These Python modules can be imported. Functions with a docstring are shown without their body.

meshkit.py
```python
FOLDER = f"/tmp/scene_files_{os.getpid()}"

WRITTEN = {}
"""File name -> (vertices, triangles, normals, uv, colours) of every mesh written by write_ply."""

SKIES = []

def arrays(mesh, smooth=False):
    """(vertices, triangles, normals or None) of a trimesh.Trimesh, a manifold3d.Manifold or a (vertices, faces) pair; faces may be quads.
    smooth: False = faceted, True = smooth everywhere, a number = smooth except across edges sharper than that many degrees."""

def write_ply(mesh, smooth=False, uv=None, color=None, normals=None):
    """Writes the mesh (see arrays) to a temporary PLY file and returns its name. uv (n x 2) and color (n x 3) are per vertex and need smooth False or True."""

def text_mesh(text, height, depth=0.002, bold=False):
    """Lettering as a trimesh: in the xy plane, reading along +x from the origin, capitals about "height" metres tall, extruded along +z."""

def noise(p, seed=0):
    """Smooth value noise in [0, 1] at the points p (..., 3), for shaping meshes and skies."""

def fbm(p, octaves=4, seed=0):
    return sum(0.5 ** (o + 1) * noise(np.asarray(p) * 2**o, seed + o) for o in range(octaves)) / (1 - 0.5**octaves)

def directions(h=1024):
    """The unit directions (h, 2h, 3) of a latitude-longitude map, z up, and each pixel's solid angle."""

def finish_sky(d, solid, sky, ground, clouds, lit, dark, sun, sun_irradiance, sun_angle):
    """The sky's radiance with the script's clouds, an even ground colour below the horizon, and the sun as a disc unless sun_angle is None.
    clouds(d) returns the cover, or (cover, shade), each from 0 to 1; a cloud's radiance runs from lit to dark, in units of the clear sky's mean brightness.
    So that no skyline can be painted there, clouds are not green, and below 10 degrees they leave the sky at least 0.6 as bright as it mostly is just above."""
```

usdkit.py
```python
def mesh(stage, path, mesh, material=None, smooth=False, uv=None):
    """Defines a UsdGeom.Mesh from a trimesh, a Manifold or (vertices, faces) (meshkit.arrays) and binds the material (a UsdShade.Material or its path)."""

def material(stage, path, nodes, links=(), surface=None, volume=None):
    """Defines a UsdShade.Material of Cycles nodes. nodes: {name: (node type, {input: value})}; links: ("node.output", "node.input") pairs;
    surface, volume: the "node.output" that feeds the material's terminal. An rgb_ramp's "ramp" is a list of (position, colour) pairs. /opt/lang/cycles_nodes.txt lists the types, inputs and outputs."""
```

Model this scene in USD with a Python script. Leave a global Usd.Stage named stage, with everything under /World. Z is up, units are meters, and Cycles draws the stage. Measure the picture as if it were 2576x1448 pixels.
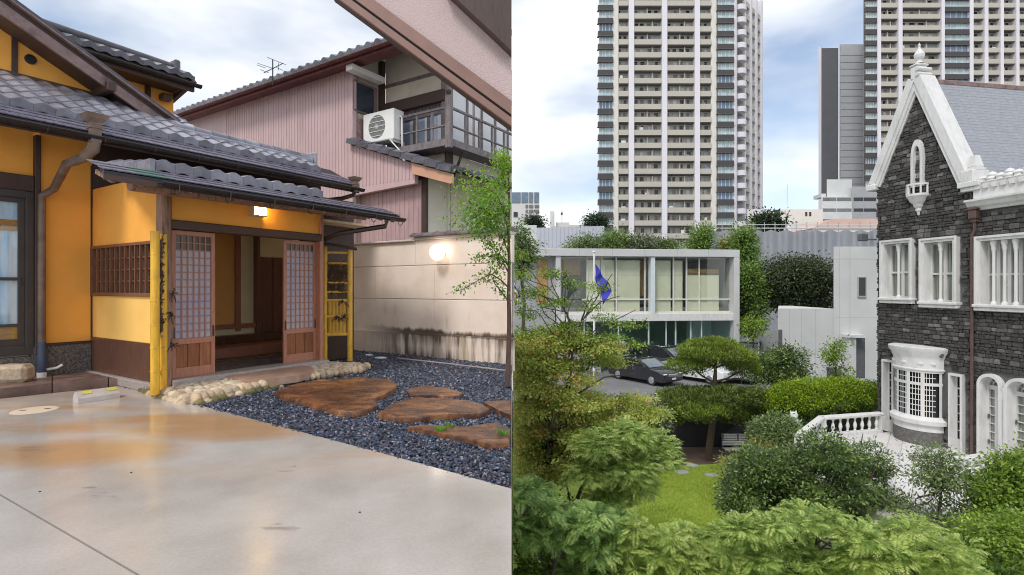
import math, random
import numpy as np
import trimesh
import usdkit, meshkit
from pxr import Usd, UsdGeom, UsdLux, UsdShade, Sdf, Gf, Vt
from shapely.geometry import Polygon

stage = Usd.Stage.CreateInMemory()
UsdGeom.SetStageUpAxis(stage, 'Z')
UsdGeom.SetStageMetersPerUnit(stage, 1.0)
UsdGeom.Xform.Define(stage, '/World')
UsdGeom.Scope.Define(stage, '/World/Looks')

# ---------------------------------------------------------------- camera
F, CX, CY, ZC = 1350.0, 1288.0, 724.0, 1.36        # focal length and centre in units of a 2576-wide picture
cam = UsdGeom.Camera.Define(stage, '/World/camera')
cam.CreateHorizontalApertureAttr(36.0)
cam.CreateFocalLengthAttr(36.0 * F / 2576)
cam.CreateClippingRangeAttr(Gf.Vec2f(0.1, 20000))
cam.AddTranslateOp().Set(Gf.Vec3d(0, 0, ZC))
cam.AddRotateXOp().Set(90.0)
cam.CreateExposureAttr(0.45)

# ---------------------------------------------------------------- sky and sun
SUN_EL, SUN_AZ = math.radians(52), math.radians(-150)   # azimuth = atan2(x, y)
SKY = 0.13
usdkit.material(stage, '/World/Looks/sky', {
    'sky': ('sky_texture', {'sky_type': 'single_scattering', 'sun_disc': False, 'sun_elevation': SUN_EL, 'sun_rotation': SUN_AZ, 'air_density': 1.0, 'aerosol_density': 1.0}),
    'tc': ('texture_coordinate', {}),
    'mp': ('mapping', {'scale': (2.2, 2.2, 5.2), 'location': (0.75, 0.2, 0.32)}),
    'n1': ('noise_texture', {'scale': .95, 'detail': 5.0, 'roughness': 0.46, 'distortion': 0.2}),
    'mp2': ('mapping', {'scale': (3.0, 3.0, 9.0), 'location': (3.3, 1.2, 0.7)}),
    'n2': ('noise_texture', {'scale': 1.2, 'detail': 5.0, 'roughness': 0.5}),
    'cover': ('rgb_ramp', {'ramp': [(0.34, (0.15, 0.15, 0.15)), (0.56, (1, 1, 1))]}),
    'cloud': ('rgb_ramp', {'ramp': [(0.30, (4.7, 5.0, 5.45)), (0.48, (5.9, 6.05, 6.2)), (0.66, (7.5, 7.5, 7.45))]}),
    'mix': ('mix', {}),
    'bg': ('background_shader', {'strength': SKY}),
}, [('tc.generated', 'mp.vector'), ('mp.vector', 'n1.vector'), ('tc.generated', 'mp2.vector'), ('mp2.vector', 'n2.vector'),
    ('n1.fac', 'cover.fac'), ('n2.fac', 'cloud.fac'), ('cover.color', 'mix.fac'), ('sky.color', 'mix.color1'), ('cloud.color', 'mix.color2'),
    ('mix.color', 'bg.color')], surface='bg.background')
dome = UsdLux.DomeLight.Define(stage, '/World/sky')
dome.CreateIntensityAttr(1.0)
UsdShade.MaterialBindingAPI.Apply(dome.GetPrim()).Bind(UsdShade.Material.Get(stage, '/World/Looks/sky'))
dome.GetPrim().SetCustomDataByKey('kind', 'structure')
dome.GetPrim().SetCustomDataByKey('label', 'bright overcast sky with pale blue gaps between soft clouds')
dome.GetPrim().SetCustomDataByKey('category', 'sky')
sun = UsdLux.DistantLight.Define(stage, '/World/sun')
sun.CreateIntensityAttr(0.4)
sun.CreateAngleAttr(14.0)
sun.CreateColorAttr(Gf.Vec3f(1.0, 0.96, 0.90))
sun.CreateNormalizeAttr(True)
sun.AddRotateZOp().Set(-math.degrees(SUN_AZ))           # turn towards the sun's azimuth
sun.AddRotateXOp().Set(-(90 - math.degrees(SUN_EL)))
# ---------------------------------------------------------------- frames: a local frame has an origin and a turn about z


class Frame:
    def __init__(s, ox, oy, deg):
        s.ox, s.oy, s.deg = ox, oy, deg
        s.c, s.s = math.cos(math.radians(deg)), math.sin(math.radians(deg))

    def world(s, p):
        return (s.ox + p[0] * s.c - p[1] * s.s, s.oy + p[0] * s.s + p[1] * s.c, p[2])

    def local(s, p):
        x, y = p[0] - s.ox, p[1] - s.oy
        return (x * s.c + y * s.s, -x * s.s + y * s.c, p[2])

    def at(s, px, py, Y):
        return s.local(((px - CX) / F * Y, Y, ZC + (CY - py) / F * Y))

    def V(s, px, py, v):                   # the point of the sight line on the plane second coordinate = v
        k = (px - CX) / F
        return s.at(px, py, (v - s.ox * s.s + s.oy * s.c) / (s.c - k * s.s))

    def U(s, px, py, u):                   # ... first coordinate = u
        k = (px - CX) / F
        return s.at(px, py, (u + s.ox * s.c + s.oy * s.s) / (k * s.c + s.s))

    def G(s, px, py, z):
        return s.at(px, py, (ZC - z) * F / (py - CY))


W = Frame(0, 0, 0)
H = Frame(-4.457, 7.02, 57.3)              # the old house: u along its front, v into it
# ---------------------------------------------------------------- small mesh kit: a mesh is (vertices, triangles)


def cat(ms):
    ms = [m for m in ms if m is not None and len(m[0])]
    n, V, T = 0, [], []
    for v, f in ms:
        V.append(np.asarray(v, float)); T.append(np.asarray(f, int) + n); n += len(v)
    return np.vstack(V), np.vstack(T)


def quads(q):
    q = np.asarray(q, int)
    return np.vstack([q[:, [0, 1, 2]], q[:, [0, 2, 3]]])


_BF = quads([[0, 3, 2, 1], [4, 5, 6, 7], [0, 1, 5, 4], [1, 2, 6, 5], [2, 3, 7, 6], [3, 0, 4, 7]])


def box(x0, x1, y0, y1, z0, z1, c=0.0):
    x0, x1 = min(x0, x1), max(x0, x1); y0, y1 = min(y0, y1), max(y0, y1); z0, z1 = min(z0, z1), max(z0, z1)
    if c <= 0:
        return np.array([[x0, y0, z0], [x1, y0, z0], [x1, y1, z0], [x0, y1, z0], [x0, y0, z1], [x1, y0, z1], [x1, y1, z1], [x0, y1, z1]], float), _BF
    c = min(c, (x1 - x0) * .45, (y1 - y0) * .45, (z1 - z0) * .45)
    ctr = np.array([(x0 + x1) / 2, (y0 + y1) / 2, (z0 + z1) / 2]); h = np.array([(x1 - x0) / 2, (y1 - y0) / 2, (z1 - z0) / 2])
    return ctr + _CB[1] * h - _CB[0] * c, _CBF


def _cbox():
    s = np.array([[i, j, k] for i in (-1, 1) for j in (-1, 1) for k in (-1, 1)], float)
    S, cut = [], []
    for p in s:
        for a in range(3):
            d = p.copy(); d[a] = 0; S.append(p); cut.append(d)
    S, cut = np.array(S), np.array(cut)
    hull = trimesh.convex.convex_hull(S - .2 * cut)
    from scipy.spatial import cKDTree
    idx = cKDTree(S - .2 * cut).query(hull.vertices)[1]
    return (cut, S), idx[hull.faces]


_CB, _CBF = _cbox()


def prism(poly, axis, a, b):
    """polygon (list of 2-D points) extruded from a to b along axis: 'x' -> points are (y, z), 'y' -> (x, z), 'z' -> (x, y)."""
    g = Polygon(poly)
    if not g.is_valid:
        g = g.buffer(0)
    m = trimesh.creation.extrude_polygon(g, 1.0, engine='earcut')
    v, f = np.array(m.vertices), np.array(m.faces)
    t = a + (b - a) * v[:, 2]
    if axis == 'x':
        o = np.stack([t, v[:, 0], v[:, 1]], 1)
    elif axis == 'y':
        o = np.stack([v[:, 0], t, v[:, 1]], 1)
    else:
        o = np.stack([v[:, 0], v[:, 1], t], 1)
    flip = (b < a) != (axis == 'y')
    return o, (f[:, ::-1] if flip else f)


def sheet(pts):
    """a planar or bent quad strip: pts is (rows, cols, 3)"""
    p = np.asarray(pts, float); r, c = p.shape[:2]
    i, j = np.meshgrid(np.arange(r - 1), np.arange(c - 1), indexing='ij')
    q = np.stack([i * c + j, i * c + j + 1, (i + 1) * c + j + 1, (i + 1) * c + j], -1).reshape(-1, 4)
    return p.reshape(-1, 3), quads(q)


def slab(pts, th):
    """4+ planar points (3-D) thickened by th along their normal, both sides closed"""
    p = np.asarray(pts, float)
    n = np.cross(p[1] - p[0], p[2] - p[0]); n /= np.linalg.norm(n)
    k = len(p); q = p - n * th
    f = [[0, i, i + 1] for i in range(1, k - 1)] + [[k, k + i + 1, k + i] for i in range(1, k - 1)]
    for i in range(k):
        j = (i + 1) % k
        f += [[i, k + i, k + j], [i, k + j, j]]
    return np.vstack([p, q]), np.array(f)


def tube(points, radii, sides=8, caps=True):
    p = np.asarray(points, float)
    r = np.broadcast_to(np.asarray(radii, float), (len(p),))
    t = np.gradient(p, axis=0); t /= np.linalg.norm(t, axis=1, keepdims=True) + 1e-12
    ref = np.array([0, 0, 1.0]) if abs(t[:, 2]).max() < .9 else (np.array([1.0, 0, 0]) if abs(t[:, 0]).max() < .9 else np.array([.3, .9, .3]))
    a = np.cross(t, ref); a /= np.linalg.norm(a, axis=1, keepdims=True) + 1e-12
    b = np.cross(t, a)
    ang = np.arange(sides) * 2 * np.pi / sides
    v = p[:, None] + r[:, None, None] * (np.cos(ang)[None, :, None] * a[:, None] + np.sin(ang)[None, :, None] * b[:, None])
    i, j = np.meshgrid(np.arange(len(p) - 1), np.arange(sides), indexing='ij')
    q = np.stack([i * sides + j, i * sides + (j + 1) % sides, (i + 1) * sides + (j + 1) % sides, (i + 1) * sides + j], -1).reshape(-1, 4)
    v, f = v.reshape(-1, 3), quads(q)
    if caps:
        n = len(v); v = np.vstack([v, p[:1], p[-1:]])
        k = np.arange(sides); e = (len(p) - 1) * sides
        f = np.vstack([f, np.stack([np.full(sides, n), (k + 1) % sides, k], 1), np.stack([np.full(sides, n + 1), e + k, e + (k + 1) % sides], 1)])
    return v, f


def lathe(prof, ctr=(0, 0, 0), n=16, a0=0.0, a1=2 * math.pi):
    """prof: list of (radius, z); angles measured from +x"""
    full = abs(a1 - a0 - 2 * math.pi) < 1e-6
    ang = a0 + (a1 - a0) * np.arange(n if full else n + 1) / n
    p = np.array(prof, float)
    v = np.stack([p[:, None, 0] * np.cos(ang), p[:, None, 0] * np.sin(ang), np.broadcast_to(p[:, None, 1], (len(p), len(ang)))], -1)
    if full:
        v = np.concatenate([v, v[:, :1]], 1)
    v2, f = sheet(v)
    return v2 + np.asarray(ctr, float), f


def blob(ctr, rad, sub=2, amp=.18, freq=1.6, seed=0, flat=None):
    m = trimesh.creation.icosphere(sub, 1.0)
    v = np.array(m.vertices)
    d = meshkit.fbm(v * freq + seed * 7.3, 3, seed) - .5
    v = v * (1 + 2 * amp * d)[:, None]
    if flat is not None:
        v[:, 2] = np.maximum(v[:, 2], flat)
    return v * np.asarray(rad, float) + np.asarray(ctr, float), np.array(m.faces)


def rotz(m, deg, ctr=(0, 0)):
    a = math.radians(deg); c, s = math.cos(a), math.sin(a)
    v = np.array(m[0], float); x, y = v[:, 0] - ctr[0], v[:, 1] - ctr[1]
    v[:, 0], v[:, 1] = ctr[0] + x * c - y * s, ctr[1] + x * s + y * c
    return v, m[1]


def moved(m, d):
    return np.asarray(m[0], float) + np.asarray(d, float), m[1]


def to_frame(m, src, dst):
    v = np.array(m[0], float)
    return np.array([dst.local(src.world(p)) for p in v]), m[1]


# ---------------------------------------------------------------- things and parts
_used = {}


def free(parent, name):
    k = (parent, name)
    n = _used.get(k, 0); _used[k] = n + 1
    return f'{parent}/{name}' if n == 0 else f'{parent}/{name}_{n:03d}'


MATS = {}


def put_mesh(path, v, f, mat, smooth=False, tint=None):
    if smooth:
        m = usdkit.mesh(stage, path, (v, f), MATS[mat], smooth=smooth)
    else:
        m = UsdGeom.Mesh.Define(stage, path)
        m.CreatePointsAttr(Vt.Vec3fArray.FromNumpy(np.ascontiguousarray(v, np.float32)))
        m.CreateFaceVertexCountsAttr(Vt.IntArray.FromNumpy(np.full(len(f), 3, np.int32)))
        m.CreateFaceVertexIndicesAttr(Vt.IntArray.FromNumpy(np.ascontiguousarray(f, np.int32).ravel()))
        m.CreateSubdivisionSchemeAttr('none')
        UsdShade.MaterialBindingAPI.Apply(m.GetPrim()).Bind(MATS[mat])
    if tint is not None:
        UsdGeom.PrimvarsAPI(m).CreatePrimvar('tint', Sdf.ValueTypeNames.FloatArray, 'vertex').Set(Vt.FloatArray.FromNumpy(np.asarray(tint, np.float32)))
    return m


def tag(prim, label=None, cat=None, group=None, kind=None):
    for k, v in (('label', label), ('category', cat), ('group', group), ('kind', kind)):
        if v:
            prim.SetCustomDataByKey(k, v)


def cut_left(m, fr, lim=-.004):
    """the part of a mesh on the yard's side of the terrace edge (world x < lim), or None"""
    v, f = np.asarray(m[0], float), np.asarray(m[1], int)
    x = fr.ox + v[:, 0] * fr.c - v[:, 1] * fr.s
    if x.max() <= lim:
        return m
    if x.min() >= lim - .01:
        return None
    o, n = np.array(fr.local((lim, 0, 0))), np.array(fr.local((fr.ox - 1, fr.oy, 0)))
    n[2] = 0; n /= np.linalg.norm(n)
    t = trimesh.Trimesh(v, f, process=True)
    try:
        r = trimesh.intersections.slice_mesh_plane(t, n, o, cap=t.is_watertight, engine='earcut')
    except Exception:
        r = trimesh.intersections.slice_mesh_plane(t, n, o)
    return (np.array(r.vertices), np.array(r.faces)) if len(r.faces) else None


GROUPS = {'car': 'cars parked in the car park', 'minivan': 'cars parked in the car park', 'columnar_tree': 'tall narrow trees beside the glass building', 'roofline_tree': 'tree crowns over the glass building roof', 'street_tree': 'tree crowns over the glass building roof',
          'far_tree': 'far dark trees on the skyline', 'skyline_block': 'small blocks on the skyline', 'sapling': 'thin saplings round the car park', 'feathery_shrub': 'feathery shrubs along the bottom edge', 'weed': 'weeds round the stepping stones',
          'white_marker_stone': 'small white stones in the gravel', 'apartment_tower': 'apartment towers', 'flagpole': 'flagpoles before the glass building', 'balustrade': 'white balustrades of the terrace', 'broadleaf_shrub': 'dark shrubs before the terrace'}


class Thing:
    def __init__(s, name, label, cat=None, fr=W, group=None, kind=None, cut=False):
        s.name, s.label, s.cat, s.fr, s.group, s.kind, s.parts, s.cut = name, label, cat, fr, group or GROUPS.get(name), kind, [], cut

    def add(s, part, mesh, mat, parent=None, smooth=False, kind=None, label=None, tint=None):
        if s.cut:
            mesh = cut_left(mesh, s.fr)
            if mesh is None:
                return None
        s.parts.append((part, mesh, mat, parent, smooth, kind, label, tint))
        return len(s.parts) - 1

    def done(s, base=None):
        lo = np.min([np.min(p[1][0], 0) for p in s.parts], 0); hi = np.max([np.max(p[1][0], 0) for p in s.parts], 0)
        if base is None:
            base = ((lo[0] + hi[0]) / 2, (lo[1] + hi[1]) / 2, lo[2])
        base = np.array(base, float)
        root = free('/World', s.name)
        single = len(s.parts) == 1
        if single:
            p = s.parts[0]
            x = put_mesh(root, p[1][0] - base, p[1][1], p[2], p[4], p[7])
        else:
            x = UsdGeom.Xform.Define(stage, root)
        x.AddTranslateOp().Set(Gf.Vec3d(*map(float, s.fr.world(base))))
        if s.fr.deg:
            x.AddRotateZOp().Set(float(s.fr.deg))
        tag(x.GetPrim(), s.label, s.cat, s.group, s.kind)
        if not single:
            paths = []
            for part, m, mat, parent, smooth, kind, label, tint in s.parts:
                pth = free(root if parent is None else paths[parent], part)
                paths.append(pth)
                g = put_mesh(pth, m[0] - base, m[1], mat, smooth, tint)
                tag(g.GetPrim(), label, kind=kind)
        return x


def copy_of(src, name, world, deg, label, cat, group):
    r = UsdGeom.Xform.Define(stage, free('/World', name))
    r.GetPrim().GetReferences().AddInternalReference(src.GetPath())
    r.GetPrim().SetInstanceable(True)
    r.ClearXformOpOrder()
    r.AddTranslateOp().Set(Gf.Vec3d(*map(float, world)))
    r.AddRotateZOp().Set(float(deg))
    tag(r.GetPrim(), label, cat, group)
    return r


# ---------------------------------------------------------------- materials
def mat(name, col, rough=.6, var=.18, scale=4.0, detail=5.0, stretch=(1, 1, 1), bump=0.0, bscale=40.0, bstretch=None, metallic=0.0, spec=.5, second=None, second_at=(.5, .7),
        rvar=0.0, coat=0.0, island=0.0):
    """principled surface whose colour wanders with noise; second = another colour in patches; island = extra variation from object to object"""
    c = np.array(col, float)
    lo, hi = np.clip(c * (1 - var), 0, 1), np.clip(c * (1 + var), 0, 1)
    nodes = {'g': ('geometry', {}), 'mp': ('mapping', {'scale': stretch}), 'n': ('noise_texture', {'scale': scale, 'detail': detail, 'roughness': .6}),
             'r': ('rgb_ramp', {'ramp': [(.28, tuple(lo)), (.72, tuple(hi))]}),
             'p': ('principled_bsdf', {'roughness': rough, 'metallic': metallic, 'specular_ior_level': spec, 'coat_weight': coat, 'coat_roughness': .08})}
    links = [('g.position', 'mp.vector'), ('mp.vector', 'n.vector'), ('n.fac', 'r.fac')]
    out = 'r.color'
    if second is not None:
        nodes['n2'] = ('noise_texture', {'scale': scale * .45, 'detail': 6.0, 'roughness': .62})
        nodes['r2'] = ('rgb_ramp', {'ramp': [(second_at[0], (0, 0, 0)), (second_at[1], (1, 1, 1))]})
        nodes['mx'] = ('mix', {'color2': second})
        links += [('mp.vector', 'n2.vector'), ('n2.fac', 'r2.fac'), ('r2.color', 'mx.fac'), (out, 'mx.color1')]
        out = 'mx.color'
    if island:
        nodes['oi'] = ('object_info', {})
        nodes['ir'] = ('map_range', {'from_min': 0.0, 'from_max': 1.0, 'to_min': 1 - island, 'to_max': 1 + island})
        nodes['hs'] = ('hsv', {})
        links += [('oi.random', 'ir.value'), ('ir.result', 'hs.value'), (out, 'hs.color')]
        out = 'hs.color'
    links.append((out, 'p.base_color'))
    if rvar:
        nodes['rr'] = ('map_range', {'from_min': .3, 'from_max': .7, 'to_min': max(0, rough - rvar), 'to_max': min(1, rough + rvar)})
        links += [('n.fac', 'rr.value'), ('rr.result', 'p.roughness')]
    if bump:
        nodes['bm'] = ('mapping', {'scale': bstretch or stretch})
        nodes['bn'] = ('noise_texture', {'scale': bscale, 'detail': 6.0, 'roughness': .65})
        nodes['b'] = ('bump', {'strength': min(1.0, bump), 'distance': .02})
        links += [('g.position', 'bm.vector'), ('bm.vector', 'bn.vector'), ('bn.fac', 'b.height'), ('b.normal', 'p.normal')]
    MATS[name] = usdkit.material(stage, '/World/Looks/' + name, nodes, links, surface='p.BSDF')


def leafmat(name, dark, mid, light, rough=.45, trans=.35, odd=None):
    """leaf colour runs with the primvar tint (one value per leaf)"""
    ramp = [(0.0, dark), (.5, mid), (.93 if odd else 1.0, light)] + ([(.955, odd), (1.0, odd)] if odd else [])
    MATS[name] = usdkit.material(stage, '/World/Looks/' + name, {
        'a': ('attribute', {'attribute': 'tint'}), 'r': ('rgb_ramp', {'ramp': ramp}),
        'p': ('principled_bsdf', {'roughness': rough, 'specular_ior_level': .35}), 't': ('translucent_bsdf', {}), 'm': ('mix_closure', {'fac': trans}),
    }, [('a.fac', 'r.fac'), ('r.color', 'p.base_color'), ('r.color', 't.color'), ('p.BSDF', 'm.closure1'), ('t.BSDF', 'm.closure2')], surface='m.closure')


def glassmat(name, tint=(.9, .95, .95), gloss=.02, ior=1.5):
    MATS[name] = usdkit.material(stage, '/World/Looks/' + name, {
        'lw': ('layer_weight', {'blend': .5}), 'pw': ('math', {'math_type': 'power', 'value2': 4.0}), 'f': ('math', {'math_type': 'multiply_add', 'value2': .85, 'value3': .045}),
        't': ('transparent_bsdf', {'color': tint}), 'g': ('glossy_bsdf', {'color': (1, 1, 1), 'roughness': gloss}),
        'm': ('mix_closure', {})}, [('lw.facing', 'pw.value1'), ('pw.value', 'f.value1'), ('f.value', 'm.fac'), ('t.BSDF', 'm.closure1'), ('g.BSDF', 'm.closure2')], surface='m.closure')


def lampmat(name, col, strength):
    MATS[name] = usdkit.material(stage, '/World/Looks/' + name, {'p': ('principled_bsdf', {'base_color': (.8, .8, .8), 'emission_color': col, 'emission_strength': strength})}, [], surface='p.BSDF')


# ================================================================ LEFT: the courtyard of the old house (a terrace at z = 0)
rng = np.random.default_rng(7)
mat('plaster', (.95, .44, .08), .85, .07, 1.5, bump=.2, bscale=120, second=(.86, .36, .055), second_at=(.45, .8))
mat('plaster_pale', (.95, .57, .15), .85, .06, 1.5, bump=.12, bscale=160)
mat('dark_timber', (.055, .030, .022), .55, .35, 6, stretch=(8, 8, 1), bump=.2, bscale=30, bstretch=(10, 10, 1))
mat('timber_h', (.085, .045, .032), .55, .35, 8, stretch=(2, 2, 14), bump=.2, bscale=30, bstretch=(3, 3, 16))
mat('log', (.30, .17, .11), .5, .4, 7, stretch=(8, 8, .8), bump=.3, bscale=22, bstretch=(9, 9, 1), second=(.09, .05, .035), second_at=(.52, .66))
mat('door_wood', (.42, .18, .11), .42, .25, 7, stretch=(9, 9, .8), bump=.15, bscale=28, bstretch=(12, 12, 1))
mat('door_board', (.31, .105, .035), .42, .35, 6, stretch=(10, 10, .7), bump=.2, bscale=28, bstretch=(12, 12, 1), second=(.13, .05, .03), second_at=(.5, .75), island=.25)
MATS['paper_pane'] = usdkit.material(stage, '/World/Looks/paper_pane', {'g': ('geometry', {}), 'n': ('noise_texture', {'scale': 2.0, 'detail': 3.0}), 'r': ('rgb_ramp', {'ramp': [(.35, (.62, .56, .60)), (.65, (.50, .48, .62))]}), 'p': ('principled_bsdf', {'roughness': .35}), 't': ('translucent_bsdf', {'color': (.9, .82, .74)}), 'm': ('mix_closure', {'fac': .35})}, [('g.position', 'n.vector'), ('n.fac', 'r.fac'), ('r.color', 'p.base_color'), ('p.BSDF', 'm.closure1'), ('t.BSDF', 'm.closure2')], surface='m.closure')
mat('clear_pane', (.085, .06, .05), .12, .3, 5.0)
mat('brown_panel', (.12, .055, .035), .35, .3, 5, stretch=(6, 6, 1), bump=.15, bscale=30, bstretch=(10, 10, 1), coat=.15)
mat('lattice_wood', (.20, .085, .045), .5, .3, 7, stretch=(6, 6, 1))
mat('bamboo', (.78, .44, .045), .38, .16, 5, stretch=(3, 3, 1), second=(.60, .27, .03), second_at=(.55, .8), coat=.2)
mat('bamboo_yellow', (.74, .42, .03), .42, .25, 6, stretch=(3, 3, .6), second=(.52, .25, .03), second_at=(.5, .75), coat=.1)
mat('twig', (.045, .028, .02), .8, .3, 8)
mat('reed', (.10, .055, .03), .85, .6, 30, stretch=(1, 1, .3), second=(.23, .15, .10), second_at=(.5, .62))
mat('roof_tile', (.23, .225, .265), .30, .28, 6, bump=.25, bscale=35, coat=.3, island=.3, rvar=.12)
mat('roof_tile_dark', (.10, .095, .115), .34, .35, 6, bump=.25, bscale=35, coat=.25, island=.35)
mat('roof_deck', (.045, .04, .05), .7, .3, 5)
mat('shingle', (.115, .105, .14), .36, .55, 9, stretch=(3, 3, 1), bump=.35, bscale=26, second=(.21, .19, .24), second_at=(.5, .68), rvar=.15)
mat('gutter', (.040, .030, .028), .3, .3, 5, coat=.25, second=(.12, .08, .06), second_at=(.58, .75))
mat('gutter_brown', (.17, .115, .085), .38, .3, 5, second=(.07, .05, .045), second_at=(.5, .7))
mat('copper_green', (.06, .12, .10), .5, .4, 9)
mat('rake_board', (.23, .15, .14), .5, .3, 7, bump=.1, second=(.10, .06, .055), second_at=(.5, .72))
mat('aluminium_brown', (.040, .032, .030), .38, .2, 4)
mat('curtain', (.84, .88, .95), .9, .08, 3, stretch=(4, 4, .4), second=(.42, .64, .88), second_at=(.5, .66))
mat('blind_wood', (.55, .27, .07), .6, .3, 5, stretch=(1, 1, 5))
glassmat('glass', (.92, .95, .96))
mat('washed_gravel', (.14, .125, .115), .8, .75, 42, detail=2, bump=.8, bscale=46)
mat('paving', (.22, .135, .11), .32, .35, 3, bump=.35, bscale=14, second=(.11, .07, .06), second_at=(.5, .7), island=.2, rvar=.15)
mat('sill_stone', (.36, .31, .29), .45, .25, 30, detail=3, bump=.15, bscale=60)
mat('cobble', (.50, .37, .235), .6, .35, 9, bump=.9, bscale=34, second=(.62, .50, .36), second_at=(.45, .7), island=.3)
mat('cobble_moss', (.20, .155, .06), .75, .4, 7, bump=.5, bscale=22, second=(.09, .09, .03), second_at=(.4, .62), island=.3)
mat('pebble_top', (.62, .52, .39), .5, .30, 12, bump=.7, bscale=26, second=(.44, .33, .22), second_at=(.55, .72))
mat('flat_stone', (.40, .26, .19), .42, .25, 5, bump=.35, bscale=18)
mat('boulder', (.46, .36, .26), .8, .35, 16, bump=.7, bscale=32)
mat('wheel_stop', (.50, .45, .42), .7, .14, 9, bump=.2, bscale=60)
mat('yellow_mark', (.62, .54, .09), .5, .15, 9)
mat('manhole', (.66, .53, .40), .5, .10, 9, bump=.1)
mat('black_bit', (.02, .02, .02), .6)
mat('white_pipe', (.75, .74, .72), .4, .06)
mat('pipe_blue', (.05, .07, .12), .4, .2)
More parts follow.
